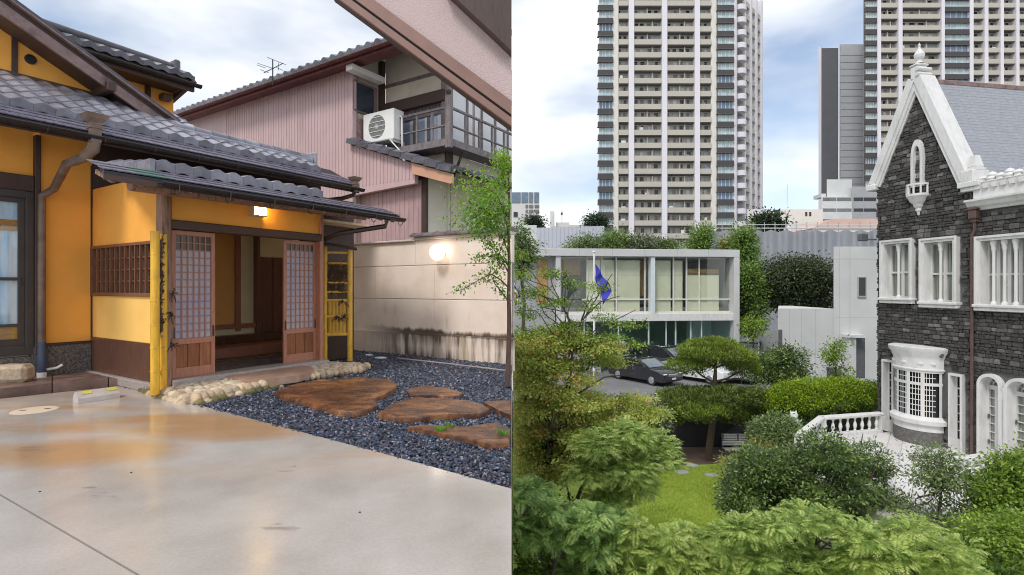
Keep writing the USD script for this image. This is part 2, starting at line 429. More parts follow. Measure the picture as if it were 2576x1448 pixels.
# wet concrete: rust-coloured stains and damp patches that lie on the slab itself
MATS['wet_concrete'] = usdkit.material(stage, '/World/Looks/wet_concrete', {
    'g': ('geometry', {}), 'm1': ('mapping', {'scale': (1, 1, 1), 'rotation': (0, 0, -.30)}), 'm2': ('mapping', {'scale': (.30, 1.15, 1), 'rotation': (0, 0, .12), 'location': (.35, .9, 0)}),
    'n1': ('noise_texture', {'scale': 1.1, 'detail': 7.0, 'roughness': .6}), 'n2': ('noise_texture', {'scale': 1.15, 'detail': 4.0, 'roughness': .5, 'distortion': .4}),
    'n3': ('noise_texture', {'scale': 55.0, 'detail': 3.0}), 'n4': ('noise_texture', {'scale': .8, 'detail': 5.0}),
    'r1': ('rgb_ramp', {'ramp': [(.3, (.35, .312, .282)), (.5, (.425, .386, .352)), (.72, (.49, .452, .42))]}),
    'r2': ('rgb_ramp', {'ramp': [(.47, (0, 0, 0)), (.66, (.85, .85, .85))]}),
    'far': ('separate_xyz', {}), 'fr': ('map_range', {'from_min': 3.6, 'from_max': 4.8, 'to_min': 0.0, 'to_max': 1.0, 'clamp': True}), 'ff': ('math', {'math_type': 'multiply'}),
    'mx': ('mix', {'color2': (.42, .235, .10)}), 'rr': ('map_range', {'from_min': .35, 'from_max': .65, 'to_min': .06, 'to_max': .26}),
    'b': ('bump', {'strength': .05, 'distance': .01}),
    'sa': ('mapping', {'mapping_type': 'point', 'scale': (1.05, 2.3, 0), 'location': (3.75, -10.3, 0)}), 'sb': ('mapping', {'scale': (1.1, 2.6, 0), 'location': (3.0, -13.2, 0)}),
    'la': ('vector_math', {'math_type': 'length'}), 'lb': ('vector_math', {'math_type': 'length'}), 'mn': ('math', {'math_type': 'minimum'}), 'ws': ('math', {'math_type': 'multiply_add', 'value2': -1.1}),
    'st': ('rgb_ramp', {'ramp': [(.0, (.80, .80, .80)), (.30, (.55, .55, .55)), (.62, (0, 0, 0))]}), 'mx2': ('mix', {'color2': (.40, .225, .095)}),
    'sp': ('rgb_ramp', {'ramp': [(.35, (.94, .94, .94)), (.6, (1.02, 1.02, 1.02))]}), 'mul': ('mix', {'mix_type': 'multiply', 'fac': 1.0}),
    'p': ('principled_bsdf', {'specular_ior_level': .5}),
}, [('g.position', 'm1.vector'), ('m1.vector', 'n1.vector'), ('g.position', 'm2.vector'), ('m2.vector', 'n2.vector'), ('g.position', 'n3.vector'), ('g.position', 'n4.vector'),
    ('n1.fac', 'r1.fac'), ('n2.fac', 'r2.fac'), ('g.position', 'far.vector'), ('far.y', 'fr.value'), ('r2.color', 'ff.value1'), ('fr.result', 'ff.value2'), ('ff.value', 'mx.fac'),
    ('r1.color', 'mx.color1'), ('g.position', 'sa.vector'), ('g.position', 'sb.vector'), ('sa.vector', 'la.vector1'), ('sb.vector', 'lb.vector1'), ('la.value', 'mn.value1'), ('lb.value', 'mn.value2'), ('n2.fac', 'ws.value1'), ('mn.value', 'ws.value3'), ('ws.value', 'st.fac'), ('st.color', 'mx2.fac'),
    ('mx.color', 'mx2.color1'), ('n3.fac', 'sp.fac'), ('mx2.color', 'mul.color1'), ('sp.color', 'mul.color2'), ('mul.color', 'p.base_color'), ('n4.fac', 'rr.value'), ('rr.result', 'p.roughness'), ('n3.fac', 'b.height'), ('b.normal', 'p.normal')], surface='p.BSDF')


def pv(px, py, v):
    p = H.V(px, py, v); return p[0], p[2]


def pu(px, py, u):
    p = H.U(px, py, u); return p[1], p[2]


def pw(px, py, z=0.0):
    p = W.G(px, py, z); return p[0], p[1]


# ---------------------------------------------------------------- ground
def clipx(poly, xmax=-.004):
    g = Polygon(poly).buffer(0).intersection(Polygon([(-60, -60), (xmax, -60), (xmax, 200), (-60, 200)]))
    return list(g.exterior.coords)[:-1]


edge = [pw(x, y) for x, y in [(300, 972), (395, 987), (480, 1015), (640, 1056), (860, 1114), (1070, 1170), (1286, 1230)]]
jA, jB = pw(0, 1245), pw(150, 1332)            # the joint between two pours
jd = np.array(jB) - np.array(jA); jd /= np.linalg.norm(jd); jn = np.array([-jd[1], jd[0]])
far_j, near_j = np.array(jA) - 6 * jd, np.array(jA) + 9 * jd
cs = Thing('concrete_yard', 'wet pale concrete yard with faint rust stains', None, W, kind='structure')
edge_ext = [(-14, 6.2)] + [pw(0, 1004)] + edge + [(-.004, edge[-1][1])] + [(-.004, -6), (-14, -6)]
whole = Polygon(edge_ext).buffer(0)
sideA = Polygon([far_j + .006 * jn, near_j + .006 * jn, near_j + 20 * jn, far_j + 20 * jn])
sideB = Polygon([far_j - .006 * jn, near_j - .006 * jn, near_j - 20 * jn, far_j - 20 * jn])
for half in (sideA, sideB):
    g = whole.intersection(half)
    for q in getattr(g, 'geoms', [g]):
        if q.area > .05:
            cs.add('concrete_panel', prism(list(q.exterior.coords)[:-1], 'z', -.12, 0), 'wet_concrete')
# tyre scuffs and small dark spots lie on the slab
MATS['scuff'] = usdkit.material(stage, '/World/Looks/scuff', {'g': ('geometry', {}), 'm': ('mapping', {'rotation': (0, 0, .62), 'scale': (2.2, 26, 1)}), 'n': ('noise_texture', {'scale': 1.3, 'detail': 5.0}), 'r': ('rgb_ramp', {'ramp': [(.50, (0, 0, 0)), (.72, (.5, .5, .5))]}),
    'p': ('principled_bsdf', {'base_color': (.13, .10, .085), 'roughness': .4}), 't': ('transparent_bsdf', {}), 'x': ('mix_closure', {})},
    [('g.position', 'm.vector'), ('m.vector', 'n.vector'), ('n.fac', 'r.fac'), ('r.color', 'x.fac'), ('t.BSDF', 'x.closure1'), ('p.BSDF', 'x.closure2')], surface='x.closure')
for ring_ in ([(205, 1228), (235, 1224), (315, 1262), (300, 1274), (240, 1256)], [(640, 1328), (700, 1318), (760, 1330), (720, 1345)], [(690, 1180), (745, 1172), (740, 1186), (700, 1190)], [(20, 1130), (110, 1120), (160, 1132), (60, 1150)]):
    cs.add('tyre_scuff', sheet(np.array([[(*pw(*ring_[0]), .004), (*pw(*ring_[1]), .004)], [(*pw(*ring_[-1]), .004), (*pw(*ring_[2]), .004)]])), 'scuff')
for px, py in ((100, 1238), (905, 1290), (330, 1190)):
    c_ = pw(px, py); cs.add('dark_spot', moved(lathe([(0, .003), (.006, .003), (.008, 0)], n=10), (c_[0], c_[1], .001)), 'black_bit')
cs.done()
Thing_g = Thing('gravel_bed', 'dark ground under the blue grey gravel of the garden', None, W, kind='structure')
mat('soil_dark', (.035, .035, .04), .9, .3, 8)
Thing_g.add('gravel_bed', prism([(-14, -6), (-.004, -6), (-.004, 12.0), (-14, 22)], 'z', -.40, -.13), 'soil_dark')
Thing_g.add('gravel_base', prism(clipx([pw(300, 976), pw(480, 1017), pw(860, 1116), pw(1290, 1232), (0.5, 3.5), (.5, 10.2), H.world((4.57, -2.5, 0))[:2], H.world((4.56, 2.4, 0))[:2], H.world((2.3, 2.4, 0))[:2], H.world((0, -.2, 0))[:2]]), 'z', -.12, -.03), 'soil_dark')
Thing_g.done()
mat('terrace_wall', (.33, .32, .30), .85, .2, 2, bump=.2, bscale=20)
tw = Thing('garden_retaining_wall', 'concrete retaining wall at the edge of the upper yard', None, W, kind='structure')
tw.add('garden_retaining_wall', box(-.30, -.006, -6, 11.5, -8.6, -.14), 'terrace_wall')
tw.done()

# gravel: many small angular stones (nobody could count them)
gv = Polygon(clipx([pw(300, 976), pw(395, 990), pw(480, 1018), pw(860, 1117), pw(1290, 1232), (.3, 3.7), (.3, 9.6), H.world((4.50, -2.6, 0))[:2], H.world((4.50, 2.2, 0))[:2], H.world((2.6, 2.2, 0))[:2], H.world((2.5, -.1, 0))[:2], H.world((0.2, -.25, 0))[:2]], -.02))
mat('pebble_blue', (.040, .055, .095), .33, .35, 20, island=.6)
mat('pebble_grey', (.17, .18, .21), .35, .3, 20, island=.55)
mat('pebble_dark', (.014, .018, .03), .35, .3, 20, island=.5)
mat('pebble_violet', (.075, .055, .085), .4, .3, 20, island=.5)
inst = UsdGeom.PointInstancer.Define(stage, '/World/gravel')
tag(inst.GetPrim(), 'wet blue grey gravel covering the garden bed', 'gravel', kind='stuff')
protos = []
for k, mname in enumerate(['pebble_blue', 'pebble_dark', 'pebble_grey', 'pebble_dark', 'pebble_violet', 'pebble_blue', 'pebble_blue', 'pebble_dark']):
    m = trimesh.creation.icosphere(1, 1.0) if k < 0 else trimesh.creation.icosahedron()
    v = np.array(m.vertices) * (1 + .35 * (np.random.default_rng(50 + k).random((12, 1)) - .5)) * [1, .72, .5]
    path = f'/World/gravel/pebble_{k:03d}' if k else '/World/gravel/pebble'
    put_mesh(path, v, np.array(m.faces), mname); protos.append(Sdf.Path(path))
bx0, by0, bx1, by1 = gv.bounds
N = 62000
pts = rng.random((N * 2, 2)) * [bx1 - bx0, by1 - by0] + [bx0, by0]
import shapely
pts = pts[shapely.contains_xy(gv, pts[:, 0], pts[:, 1])]
keep = rng.random(len(pts)) < np.clip(1.25 - (np.hypot(pts[:, 0], pts[:, 1]) - 4) / 9, .35, 1)
pts = pts[keep][:N]
dist = np.hypot(pts[:, 0], pts[:, 1])
size = (.0125 + .010 * rng.random(len(pts))) * np.clip(.75 + dist / 16, .85, 1.5)
zz = -.03 + rng.random(len(pts)) * .024
inst.CreatePrototypesRel().SetTargets(protos)
inst.CreateProtoIndicesAttr(Vt.IntArray.FromNumpy(rng.integers(0, len(protos), len(pts)).astype(np.int32)))
inst.CreatePositionsAttr(Vt.Vec3fArray.FromNumpy(np.c_[pts, zz].astype(np.float32)))
inst.CreateScalesAttr(Vt.Vec3fArray.FromNumpy(np.repeat(size[:, None], 3, 1).astype(np.float32)))
q = rng.normal(size=(len(pts), 4)); q[:, 1:3] *= .35; q /= np.linalg.norm(q, axis=1, keepdims=True)
inst.CreateOrientationsAttr(Vt.QuathArray([Gf.Quath(float(a), float(b), float(c), float(d)) for a, b, c, d in q]))

# ---------------------------------------------------------------- the old house
house = Thing('old_house', 'traditional house with ochre plaster walls, dark timber and grey tiled roofs', 'house', H)
VM, VG = 2.18, 3.2                              # planes of the main wall and of the gable wall above it
# entrance front (v = 0)
uL = pv(414, 700, 0)[0]; uR = pv(808, 700, 0)[0]
zl0, zl1 = 2.13, 2.25                           # lintel
house.add('wall', box(uL + .05, uR - .03, .02, .12, zl1, 2.72), 'plaster', label='ochre wall panel above the entrance')
house.add('lintel', box(uL + .04, uR, -.03, .14, zl0, zl1, .012), 'timber_h')
lg = tube([(uL, .02, .06), (uL + .012, .0, .9), (uL - .008, .01, 1.8), (uL + .006, .02, 2.75)], [.095, .09, .086, .084], 12)
house.add('post', lg, 'log', smooth=40, label='pale natural log post left of the entrance')
house.add('post', box(uR - .035, uR + .04, -.02, .12, .06, 2.75, .01), 'door_wood')
house.add('sill', box(uL + .06, uR + .06, -.14, .20, -.1, .155, .012), 'sill_stone', label='grey stone door sill')


def lattice_door(u0, u1, v, z0, z1, zp, rows, cols, clear_rows, boards, handle_sides):
    """a sliding door: frame, lattice with panes, boarded foot"""
    st, th = .055, .034
    d = house.add('door', cat([box(u0, u0 + st, v, v + th, z0, z1, .004), box(u1 - st, u1, v, v + th, z0, z1, .004),
                               box(u0 + st, u1 - st, v + .001, v + th - .001, z1 - .06, z1 - .001), box(u0 + st, u1 - st, v + .001, v + th - .001, zp, zp + .075),
                               box(u0 + st, u1 - st, v + .001, v + th - .001, z0 + .001, z0 + .13)]), 'door_wood')
    a0, a1, b0, b1 = u0 + st, u1 - st, zp + .075, z1 - .06
    for r in range(rows):
        for c in range(cols):
            x0, x1 = a0 + (a1 - a0) * c / cols, a0 + (a1 - a0) * (c + 1) / cols
            y1, y0 = b1 - (b1 - b0) * r / rows, b1 - (b1 - b0) * (r + 1) / rows
            house.add('pane', box(x0 + .003, x1 - .003, v + .020, v + .024, y0 + .003, y1 - .003), 'clear_pane' if r < clear_rows else 'paper_pane', parent=d)
    for c in range(1, cols):
        x = a0 + (a1 - a0) * c / cols
        house.add('lattice_bar', box(x - .007, x + .007, v + .003, v + .019, b0, b1), 'door_wood', parent=d)
    for r in range(1, rows):
        z = b0 + (b1 - b0) * r / rows
        house.add('lattice_bar', box(a0, a1, v + .001, v + .015, z - .006, z + .006), 'door_wood', parent=d)
    for k in range(boards):
        x0, x1 = a0 + (a1 - a0) * k / boards, a0 + (a1 - a0) * (k + 1) / boards
        house.add('door_board', box(x0 + .004, x1 - .004, v + .013, v + .026, z0 + .13, zp, .003), 'door_board', parent=d)
    for s in handle_sides:
        x = u0 + .028 if s < 0 else u1 - .028
        zh = z0 + .60
        house.add('handle', box(x - .013, x + .013, v - .004, v + .01, zh - .075, zh + .075, .003), 'black_bit', parent=d)


zs = .157
d0, d1 = pv(431, 700, .05)[0], pv(541, 700, .05)[0]
lattice_door(d0, d1, .045, zs, 2.12, .60, 14, 6, 2, 3, (-1, 1))
d2, d3 = pv(714, 700, .085)[0], pv(796, 700, .085)[0]
lattice_door(d2, d3, .085, zs, 2.12, .62, 13, 6, 1, 3, (-1, 1))
house.add('wall', box(uR - .25, uR - .02, .125, .16, .16, 2.13), 'door_wood')
# the entrance hall seen through the open door
HB = 2.5
mat('hall_floor', (.09, .095, .105), .25, .3, 6, rvar=.1)
mat('hall_cream', (.90, .80, .52), .8, .08, 2)
mat('hall_ochre', (.88, .46, .14), .8, .08, 2)
mat('hall_grey', (.34, .27, .22), .8, .1, 2)
mat('hall_dark', (.20, .09, .065), .5, .3, 6, stretch=(8, 8, 1))
mat('hall_ceiling', (.80, .62, .42), .8, .2, 4)
house.add('hall_floor', cat([box(.0, uR, .2, .65, .02, .12), box(.0, 3.5, .651, 4.2, .02, .12)]), 'hall_floor')
house.add('hall_ceiling', box(.003, 3.54, .16, 4.3, 2.501, 2.54), 'hall_ceiling')
st0 = 1.75
house.add('hall_step', box(.05, 3.49, st0, 2.3, .121, .30, .01), 'door_wood')
house.add('hall_step', box(.05, 3.49, 2.301, 2.52, .30, .46, .01), 'brown_panel')
x = [pv(p, 700, HB + .05)[0] for p in (500, 588, 601, 636, 644, 690, 705)]
x[0] = max(x[0], .05)
house.add('hall_panel', box(x[0], x[1], 2.53, 2.58, .60, 2.5), 'hall_ochre')
house.add('hall_post', box(x[1], x[2], 2.47, 2.60, .52, 2.5, .01), 'door_wood')
house.add('hall_panel', box(x[2], x[3], 2.53, 2.58, .66, 2.5), 'hall_cream')
house.add('hall_rail', box(x[0], x[3] + .1, 2.44, 2.60, .575, .66, .008), 'door_wood')
house.add('hall_panel', box(x[0], x[3], 2.50, 2.55, .461, .574), 'hall_cream')
house.add('hall_post', box(x[3], x[4], 2.40, 2.60, .12, 2.5, .01), 'hall_dark')
house.add('hall_panel', box(x[4], 3.49, 2.56, 2.60, 1.98, 2.5), 'hall_cream')
for k in range(4):
    a = x[4] + (3.49 - x[4]) * k / 4; b = x[4] + (3.49 - x[4]) * (k + 1) / 4
    house.add('hall_screen', box(a + .004, b - .004, 2.53 + .02 * (k % 2), 2.57 + .02 * (k % 2), .12, 1.975, .006), 'hall_dark')
MATS['shoji_paper'] = usdkit.material(stage, '/World/Looks/shoji_paper', {'d': ('diffuse_bsdf', {'color': (.9, .85, .75)}), 't': ('translucent_bsdf', {'color': (.95, .88, .74)}), 'm': ('mix_closure', {'fac': .7})}, [('d.BSDF', 'm.closure1'), ('t.BSDF', 'm.closure2')], surface='m.closure')
house.add('hall_shoji', box(3.5, 3.504, .66, 2.38, .3, 2.5), 'shoji_paper')
house.add('hall_wall', box(3.5, 3.54, .66, 2.38, .02, .299), 'hall_cream')
house.add('hall_wall', box(3.5, 3.54, 2.381, 4.2, .02, 2.5), 'hall_cream')
house.add('hall_wall', box(.003, .04, .2, 4.2, .1, 2.5), 'hall_cream')
house.add('hall_wall', box(.04, 3.5, 4.2, 4.25, .1, 2.5), 'hall_cream')
# side wall of the entrance block (u = US), with its lattice window
US = -.10
vS = VM
house.add('wall', box(US, US + .1, .07, vS, 1.98, 2.84), 'plaster', label='ochre side wall above the lattice window')
house.add('wall', box(US, US + .1, .07, vS, .62, 1.235), 'plaster_pale', label='pale ochre side wall under the lattice window')
house.add('panelling', box(US - .02, US + .1, .05, vS + .0, .10, .62, .004), 'brown_panel', label='dark brown panelling at the foot of the side wall')
house.add('kerb', box(US - .10, US - .021, .05, vS, .0, .115, .01), 'sill_stone')
wz0, wz1 = 1.237, 1.978
win = house.add('window', cat([box(US - .03, US + .05, .07, .13, wz0, wz1), box(US - .03, US + .05, vS - .05, vS - .003, wz0, wz1),
                               box(US - .028, US + .048, .13, vS - .05, wz1 - .04, wz1 - .001), box(US - .028, US + .048, .13, vS - .05, wz0 + .001, wz0 + .05)]), 'lattice_wood', label='brown lattice window in the side wall')
house.add('pane', box(US + .035, US + .045, .13, vS - .05, wz0 + .05, wz1 - .04), 'clear_pane', parent=win)
for k in range(1, 13):
    v = .13 + (vS - .18) * k / 13
    house.add('lattice_bar', box(US - .022, US + .008, v - .012, v + .012, wz0 + .05, wz1 - .04), 'lattice_wood', parent=win)
for k in range(1, 4):
    z = wz0 + .05 + (wz1 - wz0 - .09) * k / 4
    house.add('lattice_bar', box(US + .010, US + .022, .13, vS - .05, z - .009, z + .009), 'lattice_wood', parent=win)
# main wall (v = VM)
UX = -2.6
um0, um1 = pv(85, 700, VM)[0], pv(100, 700, VM)[0]
house.add('wall', box(um1, US - .003, VM, VM + .12, .56, 3.55), 'plaster', label='ochre main wall left of the entrance block')
house.add('corner_trim', box(US - .022, US - .002, VM - .012, VM - .001, .55, 3.2), 'dark_timber')
house.add('base', box(um1 - .1, US - .021, VM - .03, VM + .12, -.1, .53, .006), 'washed_gravel', label='base of washed gravel concrete')
house.add('base', box(UX, um1 - .101, VM - .028, VM + .12, -.1, .40, .006), 'washed_gravel')
house.add('base_board', box(um1, US - .021, VM - .045, VM + .02, .531, .565, .004), 'dark_timber')
house.add('post', box(um0, um1, VM - .06, VM + .1, .42, 3.5, .01), 'dark_timber')
house.add('wall', box(UX, um0 - .002, VM + .02, VM + .12, 2.92, 3.55), 'plaster', label='dim ochre wall strip under the eave')
house.add('lintel', box(UX, um0 - .002, VM - .04, VM + .12, 2.70, 2.92, .01), 'dark_timber')
# big sliding window at the left edge of the photograph
wl, wr = UX, um0 - .004
sw = house.add('sliding_window', cat([box(wr - .09, wr, VM - .03, VM + .05, .42, 2.695, .006), box(wl, wr - .09, VM - .028, VM + .05, .42, .56), box(wl, wr - .09, VM - .028, VM + .05, 2.60, 2.695)]), 'aluminium_brown',
               label='large dark framed sliding window with pale curtain')
wi = wr - .09
house.add('frame', cat([box(wi - .075, wi, VM, VM + .03, .56, 2.60, .004), box(wl, wi - .075, VM + .001, VM + .029, 1.455, 1.50), box(wl, wi - .075, VM + .001, VM + .029, .82, .86),
                        box(wl, wi - .075, VM + .001, VM + .029, .56, .65), box(wl, wi - .075, VM + .001, VM + .029, 2.53, 2.60)]), 'aluminium_brown', parent=sw)
house.add('handle', box(wi - .045, wi - .03, VM - .008, VM, 1.38, 1.50), 'black_bit', parent=sw)
house.add('pane', box(wl, wi - .075, VM + .010, VM + .014, .65, 2.53), 'glass', parent=sw)
cu = np.linspace(wl, wi - .03, 90)
house.add('curtain', sheet(np.stack([np.stack([cu, VM + .055 + .018 * np.sin(cu * 55), np.full(90, z)], 1) for z in (.84, 2.14)])), 'curtain', parent=sw, smooth=60)
house.add('curtain', box(wl, wi - .02, VM + .04, VM + .06, 2.29, 2.53), 'curtain', parent=sw)
house.add('blind', cat([box(wl, wi - .02, VM + .03, VM + .034, 2.14, 2.20), box(wl, wi - .02, VM + .03, VM + .034, 2.215, 2.285)]), 'blind_wood', parent=sw)
house.add('panel', box(wl, wi - .075, VM + .03, VM + .034, .65, .83), 'blind_wood', parent=sw)
house.add('rear_wall', box(UX, US, VM + .5, VM + .52, .4, 2.9), 'hall_grey')

# --- roofs
def tile_mesh(u0, du, v0, z0, dv, dz, thick=.045, drop=0.0, n=7, wave=.03):
    """one pantile: S profile across (along u), laid up the slope from (v0, z0) by (dv, dz); its lower edge is thick, a drop makes an eave tile"""
    s = np.linspace(0, 1, n)
    prof = wave * np.sin(2 * np.pi * (s - .18)) + wave
    L = math.hypot(dv, dz); nv, nz = -dz / L, dv / L
    top, bot = [], []
    for t in (0, 1):
        lift = .022 * (1 - t)
        top.append(np.stack([u0 + du * s, v0 + dv * t + nv * (prof + thick + lift), z0 + dz * t + nz * (prof + thick + lift)], 1))
        bot.append(np.stack([u0 + du * s, v0 + dv * t + nv * (prof * .6 + lift) * (1 if t else 1), z0 + dz * t + nz * (prof * .6 + lift) - (drop if t == 0 else 0)], 1))
    P = np.array([bot[0], top[0], top[1], bot[1]])
    v, f = sheet(P)
    e = []
    for c in (0, n - 1):
        a, b, cc, d = c, n + c, 2 * n + c, 3 * n + c
        q = [[a, b, cc], [a, cc, d]]
        e += q if c == 0 else [x[::-1] for x in q]
    return v, np.vstack([f, e])[:, ::-1]


def tiled_slope(thing, roof, u0, u1, v0, z0, v1, z1, du, rows, mname, drop=.07, wave=.03, thick=.04, skip=None):
    n = int(round((u1 - u0) / du)); dv, dz = (v1 - v0) / rows, (z1 - z0) / rows
    for r in range(rows):
        for k in range(n):
            thing.add('roof_tile', tile_mesh(u0 + (u1 - u0) * k / n, (u1 - u0) / n * .985, v0 + dv * r, z0 + dz * r, dv * 1.06, dz * 1.06, thick, drop if r == 0 else .0, wave=wave), mname, parent=roof)


# main roof over wall and entrance: gutter, shingled strip, then tiles
vg, zg = 1.15, 3.40
sl = .50
ue0, ue1 = -2.6, pv(905, 468, vg)[0]


def zr(v): return zg + .05 + sl * (v - vg)


def on_roof(px, py, lo=1.2, hi=9.0):
    for _ in range(60):
        m = (lo + hi) / 2
        p = H.V(px, py, m)
        lo, hi = (m, hi) if p[2] > zr(m) else (lo, m)
    return H.V(px, py, (lo + hi) / 2)


vt = vg + .46
vr = vt + .46
ra, rb = H.V(470, 300, vr), H.V(782, 395, vr)
print('ridge', ra, rb, 'eave', ue1, 'z', zr(vr), zr(VG))
usp = pv(452, 312, VG)[0]
house.add('roof_deck', slab([(ue0, vr, zr(vr)), (usp, vr, zr(vr)), (usp, VG + .1, zr(VG + .1)), (ue0, VG + .1, zr(VG + .1))], .10), 'roof_deck')
roof = house.add('roof', slab([(ue0, vg, zr(vg)), (ue1, vg, zr(vg)), (ue1, vr, zr(vr)), (ue0, vr, zr(vr))], .10), 'roof_deck', label='main tiled roof above the wall and entrance')
vt = vg + .46
for k in range(46):
    a, b = ue0 + (ue1 - ue0) * k / 46, ue0 + (ue1 - ue0) * (k + 1) / 46
    for r in range(3):
        w0, w1 = vg + .155 * r - .005, vg + .155 * (r + 1) + .02
        house.add('shingle', slab([(a + .003, w0, zr(w0) + .03), (b - .003, w0, zr(w0) + .03), (b - .003, w1, zr(w1) + .016), (a + .003, w1, zr(w1) + .016)], .014), 'shingle', parent=roof)
ut1 = pv(806, 432, vt)[0]
tiled_slope(house, roof, ue0, usp, vt, zr(vt) + .012, VG + .05, zr(VG + .05) + .012, .235, 6, 'roof_tile', drop=.03, thick=.075, wave=.020)
tiled_slope(house, roof, usp, ut1, vt, zr(vt) + .012, vr, zr(vr) + .012, .235, 2, 'roof_tile', drop=.03, thick=.075, wave=.020)
# ridge of the main roof, right of the gable
rg0, rg1 = pv(440, 300, vr)[0], rb[0]
rid = house.add('ridge', box(rg0, rg1, vr - .10, vr + .10, zr(vr) - .1, zr(vr) + .13, .02), 'roof_tile')
for k in range(9):
    a, b = rg0 + (rg1 - rg0) * k / 9, rg0 + (rg1 - rg0) * (k + 1) / 9
    house.add('ridge_tile', tube([(a + .005, vr, zr(vr) + .14), (b - .002, vr, zr(vr) + .14)], [.085, .078], 12), 'roof_tile', parent=rid, smooth=40)
house.add('ridge_end', cat([box(rg1, rg1 + .07, vr - .14, vr + .14, zr(vr) - .12, zr(vr) + .28, .03), tube([(rg1 + .02, vr, zr(vr) + .15), (rg1 + .11, vr, zr(vr) + .15)], .07, 12)]), 'roof_tile', parent=rid)


def gutter_run(u0, u1, v, z, r=.058):
    a = np.linspace(math.pi, 2 * math.pi, 9)
    P = []
    for u in np.linspace(u0, u1, 3):
        P.append([(u, v + r * math.cos(t), z + r * math.sin(t)) for t in a])
    v_, f_ = sheet(P)
    lip = [tube([(u0, v + s * r, z), (u1, v + s * r, z)], .008, 6) for s in (-1, 1)]
    inner = (v_ * 1.0, f_[:, ::-1])
    return cat([(v_, f_), inner] + lip)


house.add('gutter', gutter_run(ue0, ue1 + .05, vg - .05, zg), 'gutter')
for k in range(12):
    u = ue0 + .4 + k * .62
    if u < ue1:
        house.add('gutter_hook', tube([(u, vg - .115, zg + .015), (u, vg - .085, zg - .055), (u, vg - .02, zg - .075), (u, vg + .02, zg - .02), (u, vg + .03, zg + .06)], .006, 5), 'gutter')
house.add('fascia', box(ue0, ue1, vg + .012, vg + .035, zg - .08, zg + .035), 'dark_timber')
# rain heads
def rain_head(px, py, v, s, mname):
    u, z = pv(px, py, v)
    q = []
    for (h, w, d) in ((0, .105, .105), (-.05, .085, .085), (-.09, .05, .05), (-.12, .05, .05), (-.125, .058, .058), (-.15, .058, .058), (-.155, .05, .05), (-.30, .046, .046)):
        q.append([(u - w * s, v - d * s, z + h * s), (u + w * s, v - d * s, z + h * s), (u + w * s, v + d * s, z + h * s), (u - w * s, v + d * s, z + h * s), (u - w * s, v - d * s, z + h * s)])
    a = sheet(q); return (a[0], a[1]), u, z


rh, ru, rz = rain_head(238, 290, vg - .03, 1.25, 'gutter_brown')
house.add('rain_head', rh, 'gutter_brown', label='brown square rain head on the main gutter')
upost = pv(105, 700, VM - .10)[0]
house.add('downpipe', tube([(ru, vg - .03, rz - .34), (ru, vg + .0, rz - .46), (ru - .08, vg + .12, rz - .58), (ru - .2, vg + .3, rz - .66), (upost + .12, VM - .16, rz - .93), (upost, VM - .1, rz - 1.05), (upost, VM - .1, rz - 1.2), (upost, VM - .1, .62), (upost, VM - .1, .36)],
                            [.072, .072, .066, .058, .052, .05, .046, .046, .046], 10), 'gutter_brown', smooth=40, label='brown downpipe that bends under the eave and runs down the post')
house.add('pipe_foot', tube([(upost, VM - .1, .60), (upost, VM - .1, .16)], .052, 10), 'pipe_blue', smooth=40)
house.add('pipe_foot', tube([(upost, VM - .1, .17), (upost, VM - .1, .03)], .056, 10), 'white_pipe', smooth=40)
house.add('pipe_outlet', tube([(upost + .05, VM - .09, .20), (upost + .16, VM - .13, .215), (upost + .22, VM - .15, .255)], .018, 8), 'white_pipe', smooth=40)
rh2, ru2, rz2 = rain_head(893, 447, vg - .03, 1.0, 'gutter')
house.add('rain_head', rh2, 'gutter_brown')
house.add('downpipe', tube([(ru2, vg - .03, rz2 - .28), (ru2, vg + .02, rz2 - .36), (ru2 - .1, vg + .25, rz2 - .42), (ru2 - .5, vg + 1.0, rz2 - .5)], .045, 8), 'gutter', smooth=40)

# porch roof over the entrance
pg, pz = -.90, 2.545
psl = .36
uq0, uq1 = pv(262, 395, pg)[0], pv(1006, 552, pg)[0]


def zp_(v): return pz + .045 + psl * (v - pg)


vpt = pg + .44
zq = lambda v: zp_(v) if v <= vpt else zp_(vpt) + .13 * (v - vpt)
uqb = pv(300, 350, 1.0)[0]
house.add('porch_deck', slab([(uq0 + .12, vpt, zq(vpt)), (uq1, vpt, zq(vpt)), (uq1, 1.05, zq(1.05)), (uqb, 1.05, zq(1.05))], .05), 'roof_deck')
proof = house.add('porch_roof', slab([(uq0, pg, zp_(pg)), (uq1, pg, zp_(pg)), (uq1, vpt, zp_(vpt)), (uq0 + .12, vpt, zp_(vpt))], .06), 'roof_deck', label='low tiled porch roof over the entrance')
nq = 40
for k in range(nq):
    a, b = uq0 + (uq1 - uq0) * k / nq, uq0 + (uq1 - uq0) * (k + 1) / nq
    for r in range(3):
        w0, w1 = pg + .15 * r - .005, pg + .15 * (r + 1) + .02
        house.add('shingle', slab([(a + .002, w0, zp_(w0) + .026), (b - .002, w0, zp_(w0) + .026), (b - .002, w1, zp_(w1) + .014), (a + .002, w1, zp_(w1) + .014)], .012), 'copper_green' if 2 < k < 6 else 'shingle', parent=proof)
uqt0, uqt1 = pv(392, 418, vpt)[0], pv(812, 492, vpt)[0]
tiled_slope(house, proof, uqt0, uqt1, vpt, zp_(vpt) + .02, 1.0, zq(1.0) + .02, .225, 5, 'roof_tile', drop=.03, thick=.085, wave=.020)
house.add('verge_block', box(uqt0 - .07, uqt0 - .01, vpt - .01, vpt + .3, zp_(vpt) - .02, zp_(vpt) + .15), 'roof_tile', parent=proof)
house.add('porch_gutter', gutter_run(pv(398, 440, pg)[0], uq1 + .05, pg - .045, pz), 'gutter')
